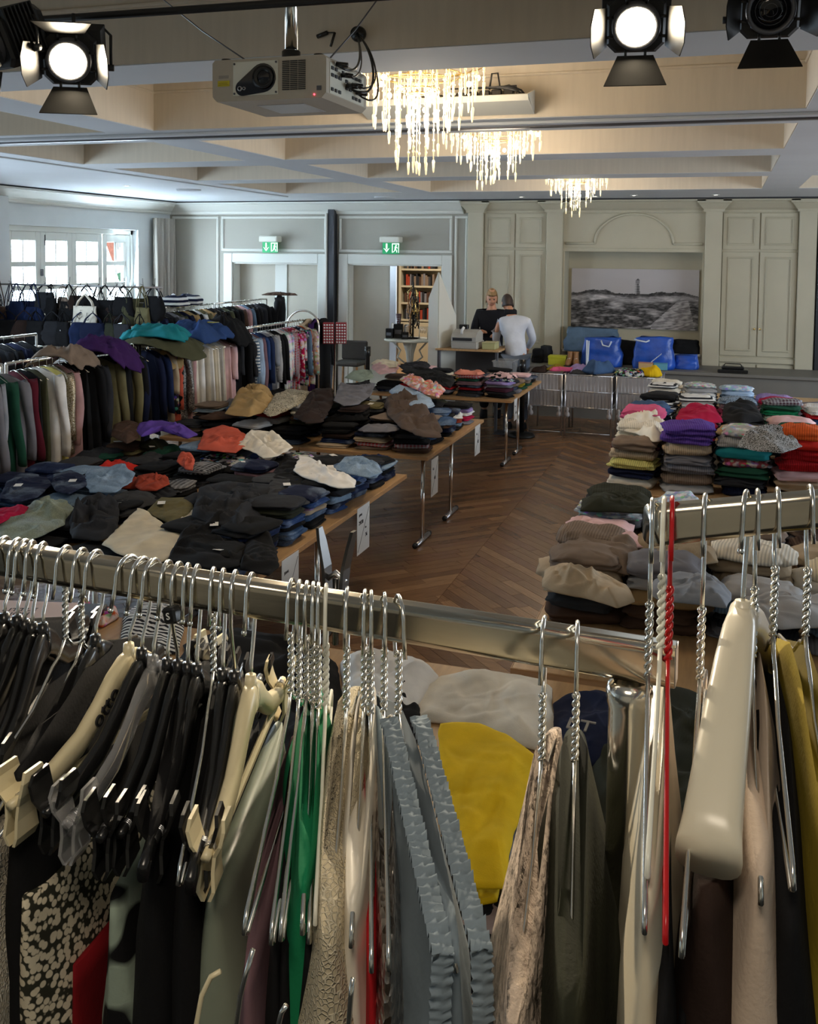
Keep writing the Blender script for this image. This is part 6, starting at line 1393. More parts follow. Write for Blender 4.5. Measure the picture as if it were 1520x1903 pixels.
# ================================================================ people
def skin_mesh(name, V, E, Rr, mat, parent, sub=2):
    me = bpy.data.meshes.new(name); me.from_pydata([tuple(v) for v in V], E, [])
    o = bpy.data.objects.new(name, me); COL.objects.link(o)
    md = o.modifiers.new('s', 'SKIN'); md.use_smooth_shade = True
    for i, r in enumerate(Rr):
        sv = me.skin_vertices[0].data[i]; sv.radius = (r, r) if not isinstance(r, tuple) else r
        sv.use_root = (i == 0)
    o.modifiers.new('u', 'SUBSURF').levels = sub
    dg = bpy.context.evaluated_depsgraph_get(); m2 = bpy.data.meshes.new_from_object(o.evaluated_get(dg)); bpy.data.objects.remove(o)
    for p in m2.polygons: p.use_smooth = True
    m2.materials.clear(); m2.materials.append(mat); return link(name, m2, parent)
def head_mesh(R_, c, hair_col, face_dir, parent, bob=False):
    """head with brow, nose, chin and ears; face along local -Y before rotation"""
    def put(m, name, mat, par=None):
        m.v = [tuple(R_ @ Vector(v) + Vector(c)) for v in m.v]; return m.build(name, mat, par or parent)
    m = M(); prof = []
    for k in range(15):
        t = k / 14; z = -.115 + .235 * t; rx = .072 * math.sin(PI * (.12 + .80 * t)) ** .6 * (1 if t > .35 else .74 + .26 * t / .35); ry = .092 * math.sin(PI * (.10 + .82 * t)) ** .6 * (1 if t > .3 else .72 + .28 * t / .3)
        ring = []
        for i in range(24):
            a = 2 * PI * i / 24; x, y = rx * math.cos(a), ry * math.sin(a)
            f = max(0, -math.sin(a)) ** 6
            y -= f * (.020 * math.exp(-((z + .018) / .016) ** 2) + .010 * math.exp(-((z + .085) / .02) ** 2) - .008 * math.exp(-((z - .012) / .012) ** 2))
            ring.append((x, y, z))
        prof.append(ring)
    m.rings(prof)
    for s_ in (-1, 1): m.lathe([(0, -.008), (.020, -.006), (.026, 0), (.018, .008), (0, .006)], (s_ * .073, .005, -.005), 10, axis='X')
    put(m, 'head', MT['skin'])
    for s_ in (-1, 1):
        put(M().lathe([(0, -.009), (.008, -.005), (.010, 0)], (s_ * .028, -.082, .010), 8, axis='Y'), 'eye', MT['ink'])
        put(M().tube([(s_ * .014, -.091, .026), (s_ * .030, -.088, .031), (s_ * .044, -.078, .026)], .003, 5), 'eyebrow', hair_col)
    put(M().tube([(-.020, -.083, -.058), (0, -.090, -.060), (.020, -.083, -.058)], .0045, 6), 'mouth', base('lips', lin('9c5c50'), .5))
    h = M(); rg = []
    for k in range(10):
        t = k / 9; z = (-.10 if bob else -.065) + (.235 if bob else .200) * t; ring = []
        for i in range(28):
            a = 2 * PI * i / 28; zz = z
            if math.sin(a) < -.35 and z < .055: zz = .055 + .02 * (-math.sin(a))
            k2 = math.sqrt(max(0, 1 - (max(0, zz) / .136) ** 2)); e = 1 + .04 * noise.noise(Vector((math.cos(a) * 3, math.sin(a) * 3, z * 20)))
            ring.append((.080 * k2 * math.cos(a) * e, (.099 * k2 * math.sin(a) + .004) * e, zz * .96))
        rg.append(ring)
    h.rings(rg); put(h, 'hair', hair_col)
    if bob: put(M().lathe([(0, -.05), (.03, -.03), (.035, 0), (.02, .03), (0, .035)], (0, .105, .02), 12), 'hair_bun', hair_col)
def hand(parent, wrist, d, up, mat):
    """palm, four fingers of unequal length and a thumb, slightly curled; one continuous skin"""
    d = Vector(d).normalized(); up = Vector(up).normalized(); s_ = d.cross(up).normalized(); w = Vector(wrist)
    V = [w, w + d * .04]; E = [(0, 1)]; Rr = [.024, .030]
    for k, L_ in enumerate((.062, .072, .068, .052)):
        o = (k - 1.5) * .019; b0 = len(V); V += [w + d * .078 + s_ * o, w + d * (.078 + L_ * .55) + s_ * o * 1.1 - up * .010, w + d * (.078 + L_ * .85) + s_ * o * 1.1 - up * .032]
        E += [(1, b0), (b0, b0 + 1), (b0 + 1, b0 + 2)]; Rr += [.0105, .009, .0075]
    b0 = len(V); V += [w + d * .030 - s_ * .034, w + d * .062 - s_ * .052 - up * .01]; E += [(0, b0), (b0, b0 + 1)]; Rr += [.012, .009]
    skin_mesh('hand', V, E, Rr, mat, parent, 1)
def person(label, base_p, rz, pose, mats, hairm, bob=False, nm='person'):
    t = thing(nm, label, 'person', base_p, rz)
    P = {k: Vector(v) for k, v in pose.items() if isinstance(v, tuple)}
    V = []; E = []; Rr = []; idx = {}
    def nd(k, p, r): idx[k] = len(V); V.append(p); Rr.append(r)
    nd('pel', P['pel'], (.12, .09)); nd('waist', P['waist'], (.10, .08)); nd('chest', P['chest'], (.11, .08)); nd('neck', P['neck'], .055); nd('headb', P['head'] - (P['head'] - P['neck']) * .3, .05)
    E += [(0, 1), (1, 2), (2, 3), (3, 4)]
    for s_ in ('l', 'r'):
        nd('sh' + s_, P['sh' + s_], .038); nd('el' + s_, P['el' + s_], .036); nd('wr' + s_, P['wr' + s_], .026)
        E += [(idx['chest'], idx['sh' + s_]), (idx['sh' + s_], idx['el' + s_]), (idx['el' + s_], idx['wr' + s_])]
        nd('hip' + s_, P['hip' + s_], .075); nd('kn' + s_, P['kn' + s_], .060); nd('an' + s_, P['an' + s_], .040)
        E += [(0, idx['hip' + s_]), (idx['hip' + s_], idx['kn' + s_]), (idx['kn' + s_], idx['an' + s_])]
    skin_mesh('body', V, E, Rr, MT['skin'], t)
    # top garment over torso and arms
    V2 = [P['pel'] + Vector((0, 0, -.10)), P['waist'], P['chest'], P['chest'].lerp(P['neck'], .62)]; E2 = [(0, 1), (1, 2), (2, 3)]; R2 = [(.182, .150), (.150, .122), (.160, .125), (.085, .072)]
    for s_ in ('l', 'r'):
        b0 = len(V2); V2 += [P['sh' + s_], P['sh' + s_].lerp(P['el' + s_], .5), P['el' + s_], P['el' + s_].lerp(P['wr' + s_], .5), P['el' + s_].lerp(P['wr' + s_], .93)]; R2 += [.072, .064, .056, .048, .042]; E2 += [(2, b0)] + [(b0 + j, b0 + j + 1) for j in range(4)]
    o = skin_mesh('top', V2, E2, R2, mats[0], t)
    V3 = [P['pel'] + Vector((0, 0, .02))]; E3 = []; R3 = [(.165, .135)]
    for s_ in ('l', 'r'):
        b0 = len(V3); V3 += [P['hip' + s_], P['hip' + s_].lerp(P['kn' + s_], .5), P['kn' + s_], P['kn' + s_].lerp(P['an' + s_], .95)]; R3 += [.105, .095, .078, .066]; E3 += [(0, b0)] + [(b0 + j, b0 + j + 1) for j in range(3)]
        f = P['an' + s_]; m = M().rings([[(f.x + rx * math.cos(q_), f.y + cy_ + ry * math.sin(q_), f.z - .07 + z) for q_ in [2 * PI * i / 14 for i in range(14)]] for cy_, rx, ry, z in ((-.06, .048, .135, -.01), (-.06, .052, .14, .012), (-.05, .048, .12, .04), (-.0, .045, .07, .075))]); m.build('shoe', mats[2], t)
    skin_mesh('trousers', V3, E3, R3, mats[1], t)
    for s_ in ('l', 'r'): hand(t, P['wr' + s_], P['wr' + s_] - P['el' + s_], P.get('up' + s_, Vector((0, 0, 1))), MT['skin'])
    R_ = Matrix.Rotation(pose.get('hyaw', 0), 3, 'Z') @ Matrix.Rotation(pose.get('hpitch', 0), 3, 'X')
    head_mesh(R_, tuple(P['head'] + Vector((0, 0, -.01))), hairm, None, t, bob)
    return t
def clothm(name, c, **k): return nz(base(name, lin(c), .85, **{'Specular IOR Level': .25}), 9, .08, .5, .02)
hair1 = nz(base('blond_hair', lin('8a6b42'), .6), 60, .25, stretch=(1, 1, .2)); hair2 = nz(base('dark_brown_hair', lin('33241c'), .6), 60, .25)
# man seen from behind, leaning forward to his left over the desk end
pose_m = dict(pel=(0, 0, .98), waist=(-.02, -.05, 1.14), chest=(-.07, -.16, 1.40), neck=(-.12, -.27, 1.56), head=(-.17, -.36, 1.69),
  shl=(.13, -.16, 1.47), ell=(.20, -.22, 1.20), wrl=(.12, -.40, 1.06), shr=(-.27, -.19, 1.45), elr=(-.31, -.25, 1.18), wrr=(-.26, -.40, .98),
  hipl=(.09, .0, .93), knl=(.10, -.02, .50), anl=(.10, .03, .08), hipr=(-.09, .0, .93), knr=(-.10, -.02, .50), anr=(-.10, .02, .08), hyaw=-.35, hpitch=.35)
for k_, v_ in list(pose_m.items()):
    if isinstance(v_, tuple): pose_m[k_] = (-v_[0], v_[1], v_[2] - (.04 if k_[:2] == 'sh' else 0))
    elif k_ == 'hyaw': pose_m[k_] = .35
# his local -Y points away from the camera
pm_ = at(955, 796, z=0)
man = person('man in white shirt, dark collar and grey trousers leaning over the cash desk, back turned', (pm_.x + .02, pm_.y, 0), PI + .12, pose_m,
       (clothm('white_shirt_cloth', 'c6cbd6'), clothm('grey_trouser_cloth', '596270'), clothm('black_shoe', '16161a')), hair2)
M().lathe([(.075, -.03), (.09, -.02), (.088, .03), (.07, .045), (.06, .03)], tuple(Vector((.115, -.26, 1.555))), 20).build('collar', MT['blackp'] if 0 else clothm('collar_black', '17171b'), man)
pose_w = dict(pel=(0, 0, .92), waist=(0, -.02, 1.08), chest=(.0, -.05, 1.30), neck=(.0, -.07, 1.46), head=(.0, -.11, 1.59),
  shl=(.17, -.04, 1.37), ell=(.22, -.10, 1.13), wrl=(.10, -.30, 1.12), shr=(-.17, -.04, 1.37), elr=(-.23, -.08, 1.12), wrr=(-.12, -.30, 1.15),
  hipl=(.08, 0, .87), knl=(.09, 0, .47), anl=(.09, .02, .08), hipr=(-.08, 0, .87), knr=(-.09, 0, .47), anr=(-.09, .02, .08), hyaw=.12, hpitch=.40)
wp = at(907, 545, Y=13.35)
woman = person('woman with tied blond hair and black jumper behind the cash desk, looking down', (wp.x, 13.62, 0), .15, {**pose_w}, (clothm('black_jumper_cloth', '15151a'), clothm('black_trouser_cloth', '17171a'), clothm('black_shoe_2', '16161a')), hair1, True)
woman.scale = (1.1, 1.1, (wp.z + .02) / 1.66)
# ================================================================ the racks in the foreground
A_ = at(1257, 1195, d=.75); B_ = at(0, 1003, d=.995); B_.z = A_.z
U_ = (B_ - A_); U_.z = 0; U_.normalize()                    # rail direction, towards the left end
NRM = Vector((U_.y, -U_.x, 0)).normalized()                 # horizontal, across the rail
if NRM.y > 0: NRM = -NRM                                    # pointing to the photographer's side
RH, RD = .034, .022
def railbar(name, p0, p1, parent, h=RH, d=RD, mat=None):
    u = (p1 - p0).normalized(); n_ = Vector((u.y, -u.x, 0)).normalized(); z_ = n_.cross(u); z_ = z_ if z_.z > 0 else -z_
    sec = []; fr = .0065
    for qx, qz, a0 in ((1, 1, 0), (-1, 1, 90), (-1, -1, 180), (1, -1, 270)):
        cx_, cz_ = qx * (d / 2 - fr), qz * (h / 2 - fr) - h / 2
        for k in range(6):
            a = math.radians(a0 + 18 * k); sec.append((cx_ + fr * math.cos(a), cz_ + fr * math.sin(a)))
        a1 = math.radians(a0 + 90)
        nxt = {(1, 1): (-1, 1), (-1, 1): (-1, -1), (-1, -1): (1, -1), (1, -1): (1, 1)}[(qx, qz)]
        p = Vector(sec[-1]); q_ = Vector((nxt[0] * (d / 2 - fr) + fr * math.cos(a1), nxt[1] * (h / 2 - fr) - h / 2 + fr * math.sin(a1)))
        for t in (.06, .5, .94): sec.append(tuple(p.lerp(q_, t)))
    o = M().rings([[p0.lerp(p1, t) + n_ * a + z_ * b for a, b in sec] for t in (0, 1)]).build(name, mat or MT['railsteel'], parent)
    return o
MT['railsteel'] = nz(base('rail_steel', (.54, .49, .40), .17, 1.), 12, .06, .12, .0004, stretch=(1, 1, 8))
rk = thing('clothes_rack', 'large chrome clothes rack across the foreground, crowded with hangers', 'clothes rack', (A_.x, A_.y, .56)); O_ = Vector((A_.x, A_.y, .56))
END = A_ + U_ * 1.45
railbar('top_rail', A_ - O_, END - O_, rk)
M().box(-.0, .0016, -RD / 2 + .002, RD / 2 - .002, -RH + .002, -.002).build('end_cap', MT['steel'], rk)
bpy.data.objects['end_cap'].location = A_ - O_ - U_ * .0008; bpy.data.objects['end_cap'].rotation_euler = (0, 0, math.atan2(U_.y, U_.x))
def px_on(P0, Ud, px, tmax=1.45):
    lo, hi = -.02, tmax
    for _ in range(40):
        mid = (lo + hi) / 2
        if (proj(P0 + Ud * mid)[0] - px) > 0: lo = mid
        else: hi = mid
    return lo
tp_ = px_on(A_, U_, 1172)
post = A_ + U_ * tp_ - O_; pz = post.z - RH
ps = M().lathe([(.0125, pz - .002), (.0165, pz - .004), (.0185, pz - .010), (.0175, pz - .018), (.0160, pz - .024), (.0160, .12), (.021, .10), (.021, .03), (0, .03)], (post.x, post.y, 0), 24).build('upright', MT['chrome'], rk)
e2 = END - U_ * .08 - O_; M().lathe([(0, pz), (.0165, pz), (.0165, .03), (0, .03)], (e2.x, e2.y, 0), 20).build('upright', MT['chrome'], rk)
for c in (post, e2): 
    f = M().tube([Vector((c.x, c.y, .05)) - NRM * .32, Vector((c.x, c.y, .05)) + NRM * .32], .016, 10).build('foot', MT['chrome'], rk)
    for s_ in (-1, 1): M().lathe([(0, -.012), (.03, -.012), (.03, .012), (0, .012)], tuple(Vector((c.x, c.y, .03)) + NRM * .30 * s_), 14, axis='X').build('castor', MT['blackp'], f)
# second rack at the right
C_ = at(1212, 939, d=.72); D_ = at(1520, 974, d=.79); D_.z = C_.z - .004
V_ = (D_ - C_); V_.normalize(); Vh = Vector((V_.x, V_.y, 0)).normalized(); N2 = Vector((Vh.y, -Vh.x, 0)); N2 = N2 if N2.y < 0 else -N2
rk2 = thing('clothes_rack', 'second chrome clothes rack entering from the right edge behind the first', 'clothes rack', (C_.x, C_.y, .56)); O2 = Vector((C_.x, C_.y, .56))
railbar('top_rail', C_ - O2, C_ + V_ * 1.2 - O2, rk2, .030, .020)
for s_ in (.75, 1.15): q = C_ + V_ * s_ - O2; M().lathe([(0, q.z - .03), (.0155, q.z - .03), (.0155, .03), (0, .03)], (q.x, q.y, 0), 18).build('upright', MT['chrome'], rk2)
for s_ in (.75, 1.15): q = C_ + V_ * s_ - O2; M().tube([(q.x - N2.x * .3, q.y - N2.y * .3, .045), (q.x + N2.x * .3, q.y + N2.y * .3, .045)], .016, 10).build('foot', MT['chrome'], rk2)

def hook(m, Hn, r=.0018, rh=RH, rd=RD, flip=1, tip=True, twist=False):
    """hook over the rail; local: y to the photographer's side, z up from rail top; neck at (0,0,-Hn)"""
    R1 = rd / 2 + r + .0065
    zc = r - R1 + .0022
    back = [(0, 0, -Hn), (0, -.002 * flip, -Hn + .02), (0, -R1 * .75 * flip, -rh - .020), (0, -R1 * flip, -rh - .006), (0, -R1 * flip, zc)]
    arc = [(0, -R1 * flip * math.cos(a), zc + R1 * math.sin(a)) for a in [PI * i / 12 for i in range(1, 12)]]
    front = [(0, R1 * flip, zc), (0, (R1 + .002) * flip, -rh * .7), (0, (R1 + .008) * flip, -rh * 1.0 - .006)]
    if twist:
        n0 = back[0]; back = [(0, 0, -Hn + .052)] + back[2:]
        for ph in (0, PI):
            m.tube([(.0019 * math.cos(ph + t * 26), .0019 * math.sin(ph + t * 26), -Hn + .056 * t) for t in [i / 30 for i in range(31)]], r * .95, 6)
    m.tube(back + arc + front, r, 8)
    if tip: m.lathe([(0, -.0032), (.0026, -.0015), (.0026, .0012), (0, .003)], front[-1], 8)
def arm(m, pts, w, h, n=10):
    rg = []
    for i, p in enumerate(pts):
        t = i / (len(pts) - 1); ww = w[0] + (w[1] - w[0]) * t; hh = h[0] + (h[1] - h[0]) * t
        rg.append([(p[0] + ww * math.copysign(abs(math.cos(a)) ** .7, math.cos(a)), p[1], p[2] + hh * math.copysign(abs(math.sin(a)) ** .7, math.sin(a))) for a in [2 * PI * k / n for k in range(n)]])
    m.rings(rg)
def make_hanger(kind, pt, yaw, Hn, ell, label, rh=RH, rd=RD, flip=1, group=None):
    t = thing({'wire': 'wire_hanger', 'clip': 'clip_hanger', 'creamclip': 'clip_hanger', 'clear': 'clip_hanger', 'coat': 'coat_hanger', 'redwire': 'wire_hanger', 'whitewire': 'wire_hanger', 'black': 'plastic_hanger'}[kind], label, 'hanger', tuple(pt), yaw, group)
    body = {'wire': MT['wire'], 'clip': MT['blackp'], 'black': MT['blackp'], 'creamclip': MT['creamp'], 'clear': MT['clearp'], 'coat': MT['coatp'], 'redwire': MT['redp'], 'whitewire': MT['whitep']}[kind]
    wire = kind in ('wire', 'redwire', 'whitewire')
    m = M(); hook(m, Hn, .0018 if wire else .0019, rh, rd, flip, not wire, wire); m.build('hook', body if kind in ('redwire', 'whitewire') else MT['wire'], t)
    m = M(); z0 = -Hn
    if wire:
        drop = .36 * ell
        for s_ in (-1, 1): m.tube([(0, 0, z0 + .002), (0, s_ * .016, z0 - .012), (0, s_ * .030, z0 - .016), (0, s_ * .07, z0 - .04), (0, s_ * (ell - .01), z0 - drop), (0, s_ * ell, z0 - drop - .010), (0, s_ * (ell - .012), z0 - drop - .018)], .0017, 8)
        m.tube([(0, -ell + .012, z0 - drop - .018), (0, ell - .012, z0 - drop - .018)], .0017, 8)
    elif kind == 'coat':
        for s_ in (-1, 1):
            arm(m, [(0, s_ * y * ell, z0 - .008 - dz * ell) for y, dz in ((-.03, 0), (.0, -.02), (.12, .0), (.3, .08), (.5, .20), (.75, .36), (.93, .50), (1, .56))], (.009, .021), (.014, .014), 20)
        m.lathe([(0, -.004), (.008, -.004), (.006, .012), (0, .012)], (0, 0, z0), 12)
    else:
        hw = .0055 if kind != 'creamclip' else .0075
        for s_ in (-1, 1):
            arm(m, [(0, s_ * y, z0 - .012 - dz) for y, dz in ((-.002, 0), (.012, .001), (.03, .010), (.05, .026), (.075, .042), (.11, .052), (ell - .02, .058), (ell, .060))], (hw, hw * .8), (.016, .0075), 12)
        m.lathe([(0, -.006), (.0065, -.006), (.005, .010), (0, .010)], (0, 0, z0), 12)
        if kind in ('creamclip', 'black'): m.box(-.003, .003, -ell + .02, ell - .02, z0 - .078, z0 - .070, .002)
    m.build('body', body, t)
    if kind in ('clip', 'creamclip', 'clear'):
        for s_ in (-1, 1):
            m = M(); zc = z0 - .066; y = s_ * (ell - .006)
            for q in (-1, 1):
                rg = []
                for (w_, x, z) in ((.010, .013, .030), (.0135, .014, .022), (.0135, .011, .010), (.010, .006, .0), (.011, .005, -.012), (.013, .006, -.026), (.012, .0025, -.034)):
                    rg.append([(q * x + a, y + b, zc + z) for a, b in ((-.0014, -w_), (.0014, -w_), (.0014, w_), (-.0014, w_))])
                m.rings(rg, True, True, False)
            m.tube([(0, y - .013, zc + .001), (0, y + .013, zc + .001)], .004, 8)
            c = m.build('clip', body, t)
            M().tube([(.0045 * math.cos(a * 6.28), y + .006 * (a / 3 - .5), zc + .001 + .0045 * math.sin(a * 6.28)) for a in [i / 8 for i in range(25)]], .0009, 5).build('spring', MT['steel'], c)
    return t
MT['coatp'] = base('pearl_plastic', lin('d3ccb8'), .28)
def solve_yaw(pt, ell, drop, tx, base_ang, span=.9):
    best = None
    for i in range(-60, 61):
        a = base_ang + span * i / 60; q = pt + Vector((math.cos(a), math.sin(a), 0)) * ell; q.z -= drop
        e = abs(proj(q)[0] - tx)
        if best is None or e < best[0]: best = (e, a)
    return best[1]
def fore(rail, px, tip_px, kind, Hn, ell, label, flip=1, group=None):
    P0, Ud, N_, rh, rd = (A_, U_, NRM, RH, RD) if rail == 1 else (C_, V_, N2, .030, .020)
    if rail == 1: t = px_on(P0, Ud, px); 
    else:
        lo, hi = -.01, 1.0
        for _ in range(40):
            mid = (lo + hi) / 2
            if proj(P0 + Ud * mid)[0] < px: lo = mid
            else: hi = mid
        t = lo
    pt = P0 + Ud * t; na = math.atan2(N_.y, N_.x)
    a = solve_yaw(pt, ell, Hn + .08, tip_px, na) if tip_px is not None else na
    yaw = a - PI / 2
    return make_hanger(kind, pt, yaw, Hn, ell, label, rh, rd, flip, group), pt, yaw
def drape_on(pt, yaw, Hn, name, label, cat, color, pat='plain', W=.20, L=.62, th=.014, nf=5, amp=.008, slope=.36, neck=.03, flare=.05, sleeves=False, clip=False, seed=0, sl=.4, dz=0., mat=None):
    mm = hang_mesh(seed, W, L, th * 1.55, flare, sleeves, nf, amp, 0.0 if clip else slope, W if clip else neck, 84, 30, sl, .02)
    me = mm.mesh(name); me.materials.append(mat or FB[pat])
    o = link(name, me, None, (pt.x, pt.y, pt.z - Hn - (.098 if clip else .004) - dz), (0, 0, yaw), CN[color]); return tag(o, label, cat)
FG = 'hangers at the left end of the foreground rack'
specs = [ # rail px, tip px, hanger, Hn, ell, description, flip, garment dict or None
 (6, -190, 'black', .085, .20, 'black plastic hanger cut off by the left edge, first on the foreground rail', 1, dict(name='hanging_tunic', label='black top on the leftmost foreground hanger', cat='top', color='black', W=.19, seed=1)),
 (30, -150, 'black', .085, .20, 'black plastic hanger second from the left on the foreground rail', 1, dict(name='hanging_tunic', label='black knit top second from the left in front', cat='top', color='black', pat='knit', W=.18, seed=2)),
 (44, -110, 'clip', .088, .16, 'black clip hanger third from the left on the foreground rail', 1, dict(name='hanging_trousers', label='pale blue trousers clipped at the left edge in front', cat='trousers', color='pale blue', clip=True, W=.15, seed=3, th=.009)),
 (58, -60, 'black', .09, .19, 'black plastic hanger fourth from the left on the foreground rail', 1, None),
 (78, -20, 'clip', .088, .15, 'black clip hanger fifth from the left with white-rimmed black arm', 1, dict(name='hanging_skirt', label='black skirt clipped fifth from the left in front', cat='skirt', color='black', clip=True, W=.14, seed=4)),
 (120, -80, 'wire', .09, .20, 'twisted silver wire hanger left of the cream clip hanger', 1, dict(name='hanging_blouse', label='off-white lace blouse in the bottom left corner', cat='blouse', color='ivory', pat='lace', W=.205, seed=5, amp=.012, th=.018, dz=.06)),
 (150, -30, 'wire', .092, .20, 'twisted silver wire hanger, second one left of the cream clip hanger', 1, None),
 (176, 10, 'black', .09, .16, 'black plastic hanger hidden left of the cream clip hanger', 1, dict(name='hanging_tunic', label='black top just left of the cream clip hanger', cat='top', color='black', W=.15, seed=6)),
 (238, 30, 'creamclip', .092, .155, 'cream plastic clip hanger with black brand lettering, at the left', 1, dict(name='hanging_blouse', label='black and gold speckled blouse clipped at lower left', cat='blouse', color='cream', pat='leopard', clip=True, W=.15, seed=7, th=.016, amp=.010, dz=.05)),
 (262, 95, 'clip', .095, .15, 'black clip hanger just right of the left cream one', 1, dict(name='hanging_skirt', label='dark red skirt low behind the speckled blouse', cat='skirt', color='dark red', clip=True, W=.12, seed=8, dz=.12, th=.010)),
 (283, 130, 'clear', .10, .15, 'clear plastic clip hanger among the black ones', 1, None),
 (310, 190, 'clip', .10, .16, 'black clip hanger above the flowered dress', 1, dict(name='hanging_dress', label='pale green dress with big black flowers, lower left', cat='dress', color='pale green', pat='flowers', clip=True, W=.15, seed=9, th=.020, amp=.010, dz=.03)),
 (330, 230, 'clip', .10, .15, 'black clip hanger second right of the flowered dress', -1, None),
 (348, 265, 'black', .10, .19, 'glossy black plastic hanger in the middle of the left group', 1, dict(name='hanging_tunic', label='black top beside the flowered dress', cat='top', color='black', W=.17, seed=10)),
 (365, 290, 'clip', .10, .15, 'black clip hanger above the red skirt', 1, dict(name='hanging_skirt', label='deep red skirt in the lower left, right of the flowers', cat='skirt', color='dark red', clip=True, W=.145, seed=11, dz=.03, th=.016)),
 (396, 330, 'wire', .095, .19, 'silver wire hanger between black hangers left of the second cream one', 1, dict(name='hanging_tunic', label='black top left of the sage satin skirt', cat='top', color='black', W=.16, seed=12, dz=.02)),
 (414, 350, 'black', .10, .19, 'black plastic hanger third left of the second cream one', 1, None),
 (436, 372, 'clip', .10, .15, 'black clip hanger second left of the second cream one', -1, dict(name='hanging_tunic', label='black velvet top behind the sage satin skirt', cat='top', color='black', clip=True, W=.14, seed=13)),
 (466, 385, 'creamclip', .10, .15, 'cream plastic clip hanger holding the sage satin skirt', 1, dict(name='hanging_skirt', label='sage green satin skirt clipped on the second cream hanger', cat='skirt', color='sage', mat='satin', clip=True, W=.145, seed=14, th=.022, amp=.012)),
 (541, 455, 'wire', .10, .20, 'wire hanger right of the second cream hanger, above black clothes', 1, dict(name='hanging_tunic', label='mauve top with narrow strap under the long wire hanger', cat='top', color='mauve', W=.19, seed=15, dz=.05)),
 (556, 500, 'wire', .105, .20, 'second wire hanger right of the cream hanger', 1, dict(name='hanging_tunic', label='black top right of the narrow mauve one', cat='top', color='black', W=.19, seed=16, dz=.04)),
 (570, 520, 'wire', .10, .20, 'third wire hanger right of the cream hanger', -1, dict(name='hanging_dress', label='black dress hanging left of the green velvet top', cat='dress', color='black', W=.18, seed=17, dz=.05)),
 (582, 560, 'wire', .105, .19, 'fourth wire hanger right of the cream hanger, carrying green', 1, dict(name='hanging_tunic', label='emerald green velvet top in the middle of the foreground rack', cat='top', color='green', W=.175, seed=18, th=.014, amp=.010, L=.34)),
 (592, 575, 'wire', .11, .19, 'fifth wire hanger right of the cream hanger', 1, dict(name='hanging_tunic', label='black top under the emerald green one', cat='top', color='black', W=.18, seed=19, dz=.03)),
 (606, 585, 'whitewire', .105, .18, 'white plastic-coated wire hanger beside the green top', 1, None),
 (645, 610, 'wire', .105, .19, 'wire hanger carrying the cream lace blouse', 1, dict(name='hanging_blouse', label='cream floral lace blouse in the middle foreground', cat='blouse', color='cream', pat='lace', W=.20, seed=20, th=.024, amp=.012)),
 (678, 655, 'wire', .10, .19, 'wire hanger just right of the lace blouse', 1, dict(name='hanging_blouse', label='white satin blouse between lace and red top', cat='blouse', color='ivory', mat='satin', W=.18, seed=21, th=.018, amp=.010)),
 (690, 690, 'wire', .105, .20, 'wire hanger above the bright red top', 1, dict(name='hanging_tunic', label='bright red top with round neck low in the middle', cat='top', color='red', W=.185, seed=22, th=.010, dz=.03)),
 (715, 722, 'wire', .10, .20, 'wire hanger carrying the sequined top', 1, dict(name='hanging_tunic', label='grey brown sequined top in the middle foreground', cat='top', color='taupe', pat='sequin', W=.19, seed=23, th=.014, dz=.02)),
 (742, 852, 'wire', .10, .20, 'wire hanger right of centre carrying the gathered blouse', 1, dict(name='hanging_blouse', label='grey blue gathered ruffle blouse right of centre', cat='blouse', color='grey blue', W=.20, seed=24, th=.022, amp=.014, nf=9, mat='ruffle')),
 (1011, 945, 'wire', .115, .20, 'bent silver wire hanger left of the upright post', 1, dict(name='hanging_cardigan', label='pale beige fluffy cardigan left of the upright', cat='cardigan', color='blush', pat='fur', W=.20, seed=25, th=.020, amp=.008)),
 (1073, 1058, 'wire', .11, .19, 'wire hanger with zigzag end beside the upright post', 1, dict(name='hanging_sweater', label='dark olive openwork sweater beside the upright', cat='sweater', color='dark olive', pat='knit', W=.19, seed=26, th=.026, amp=.012)),
]
def satin_mat(): return MT.setdefault('satin', fabric('fabric_satin2', 'plain', rough=.38, bump=.04))
def ruffle_mat():
    if 'ruffle' not in MT: MT['ruffle'] = fabric('fabric_ruffle', 'worn', rough=.75, bump=.8)
    return MT['ruffle']
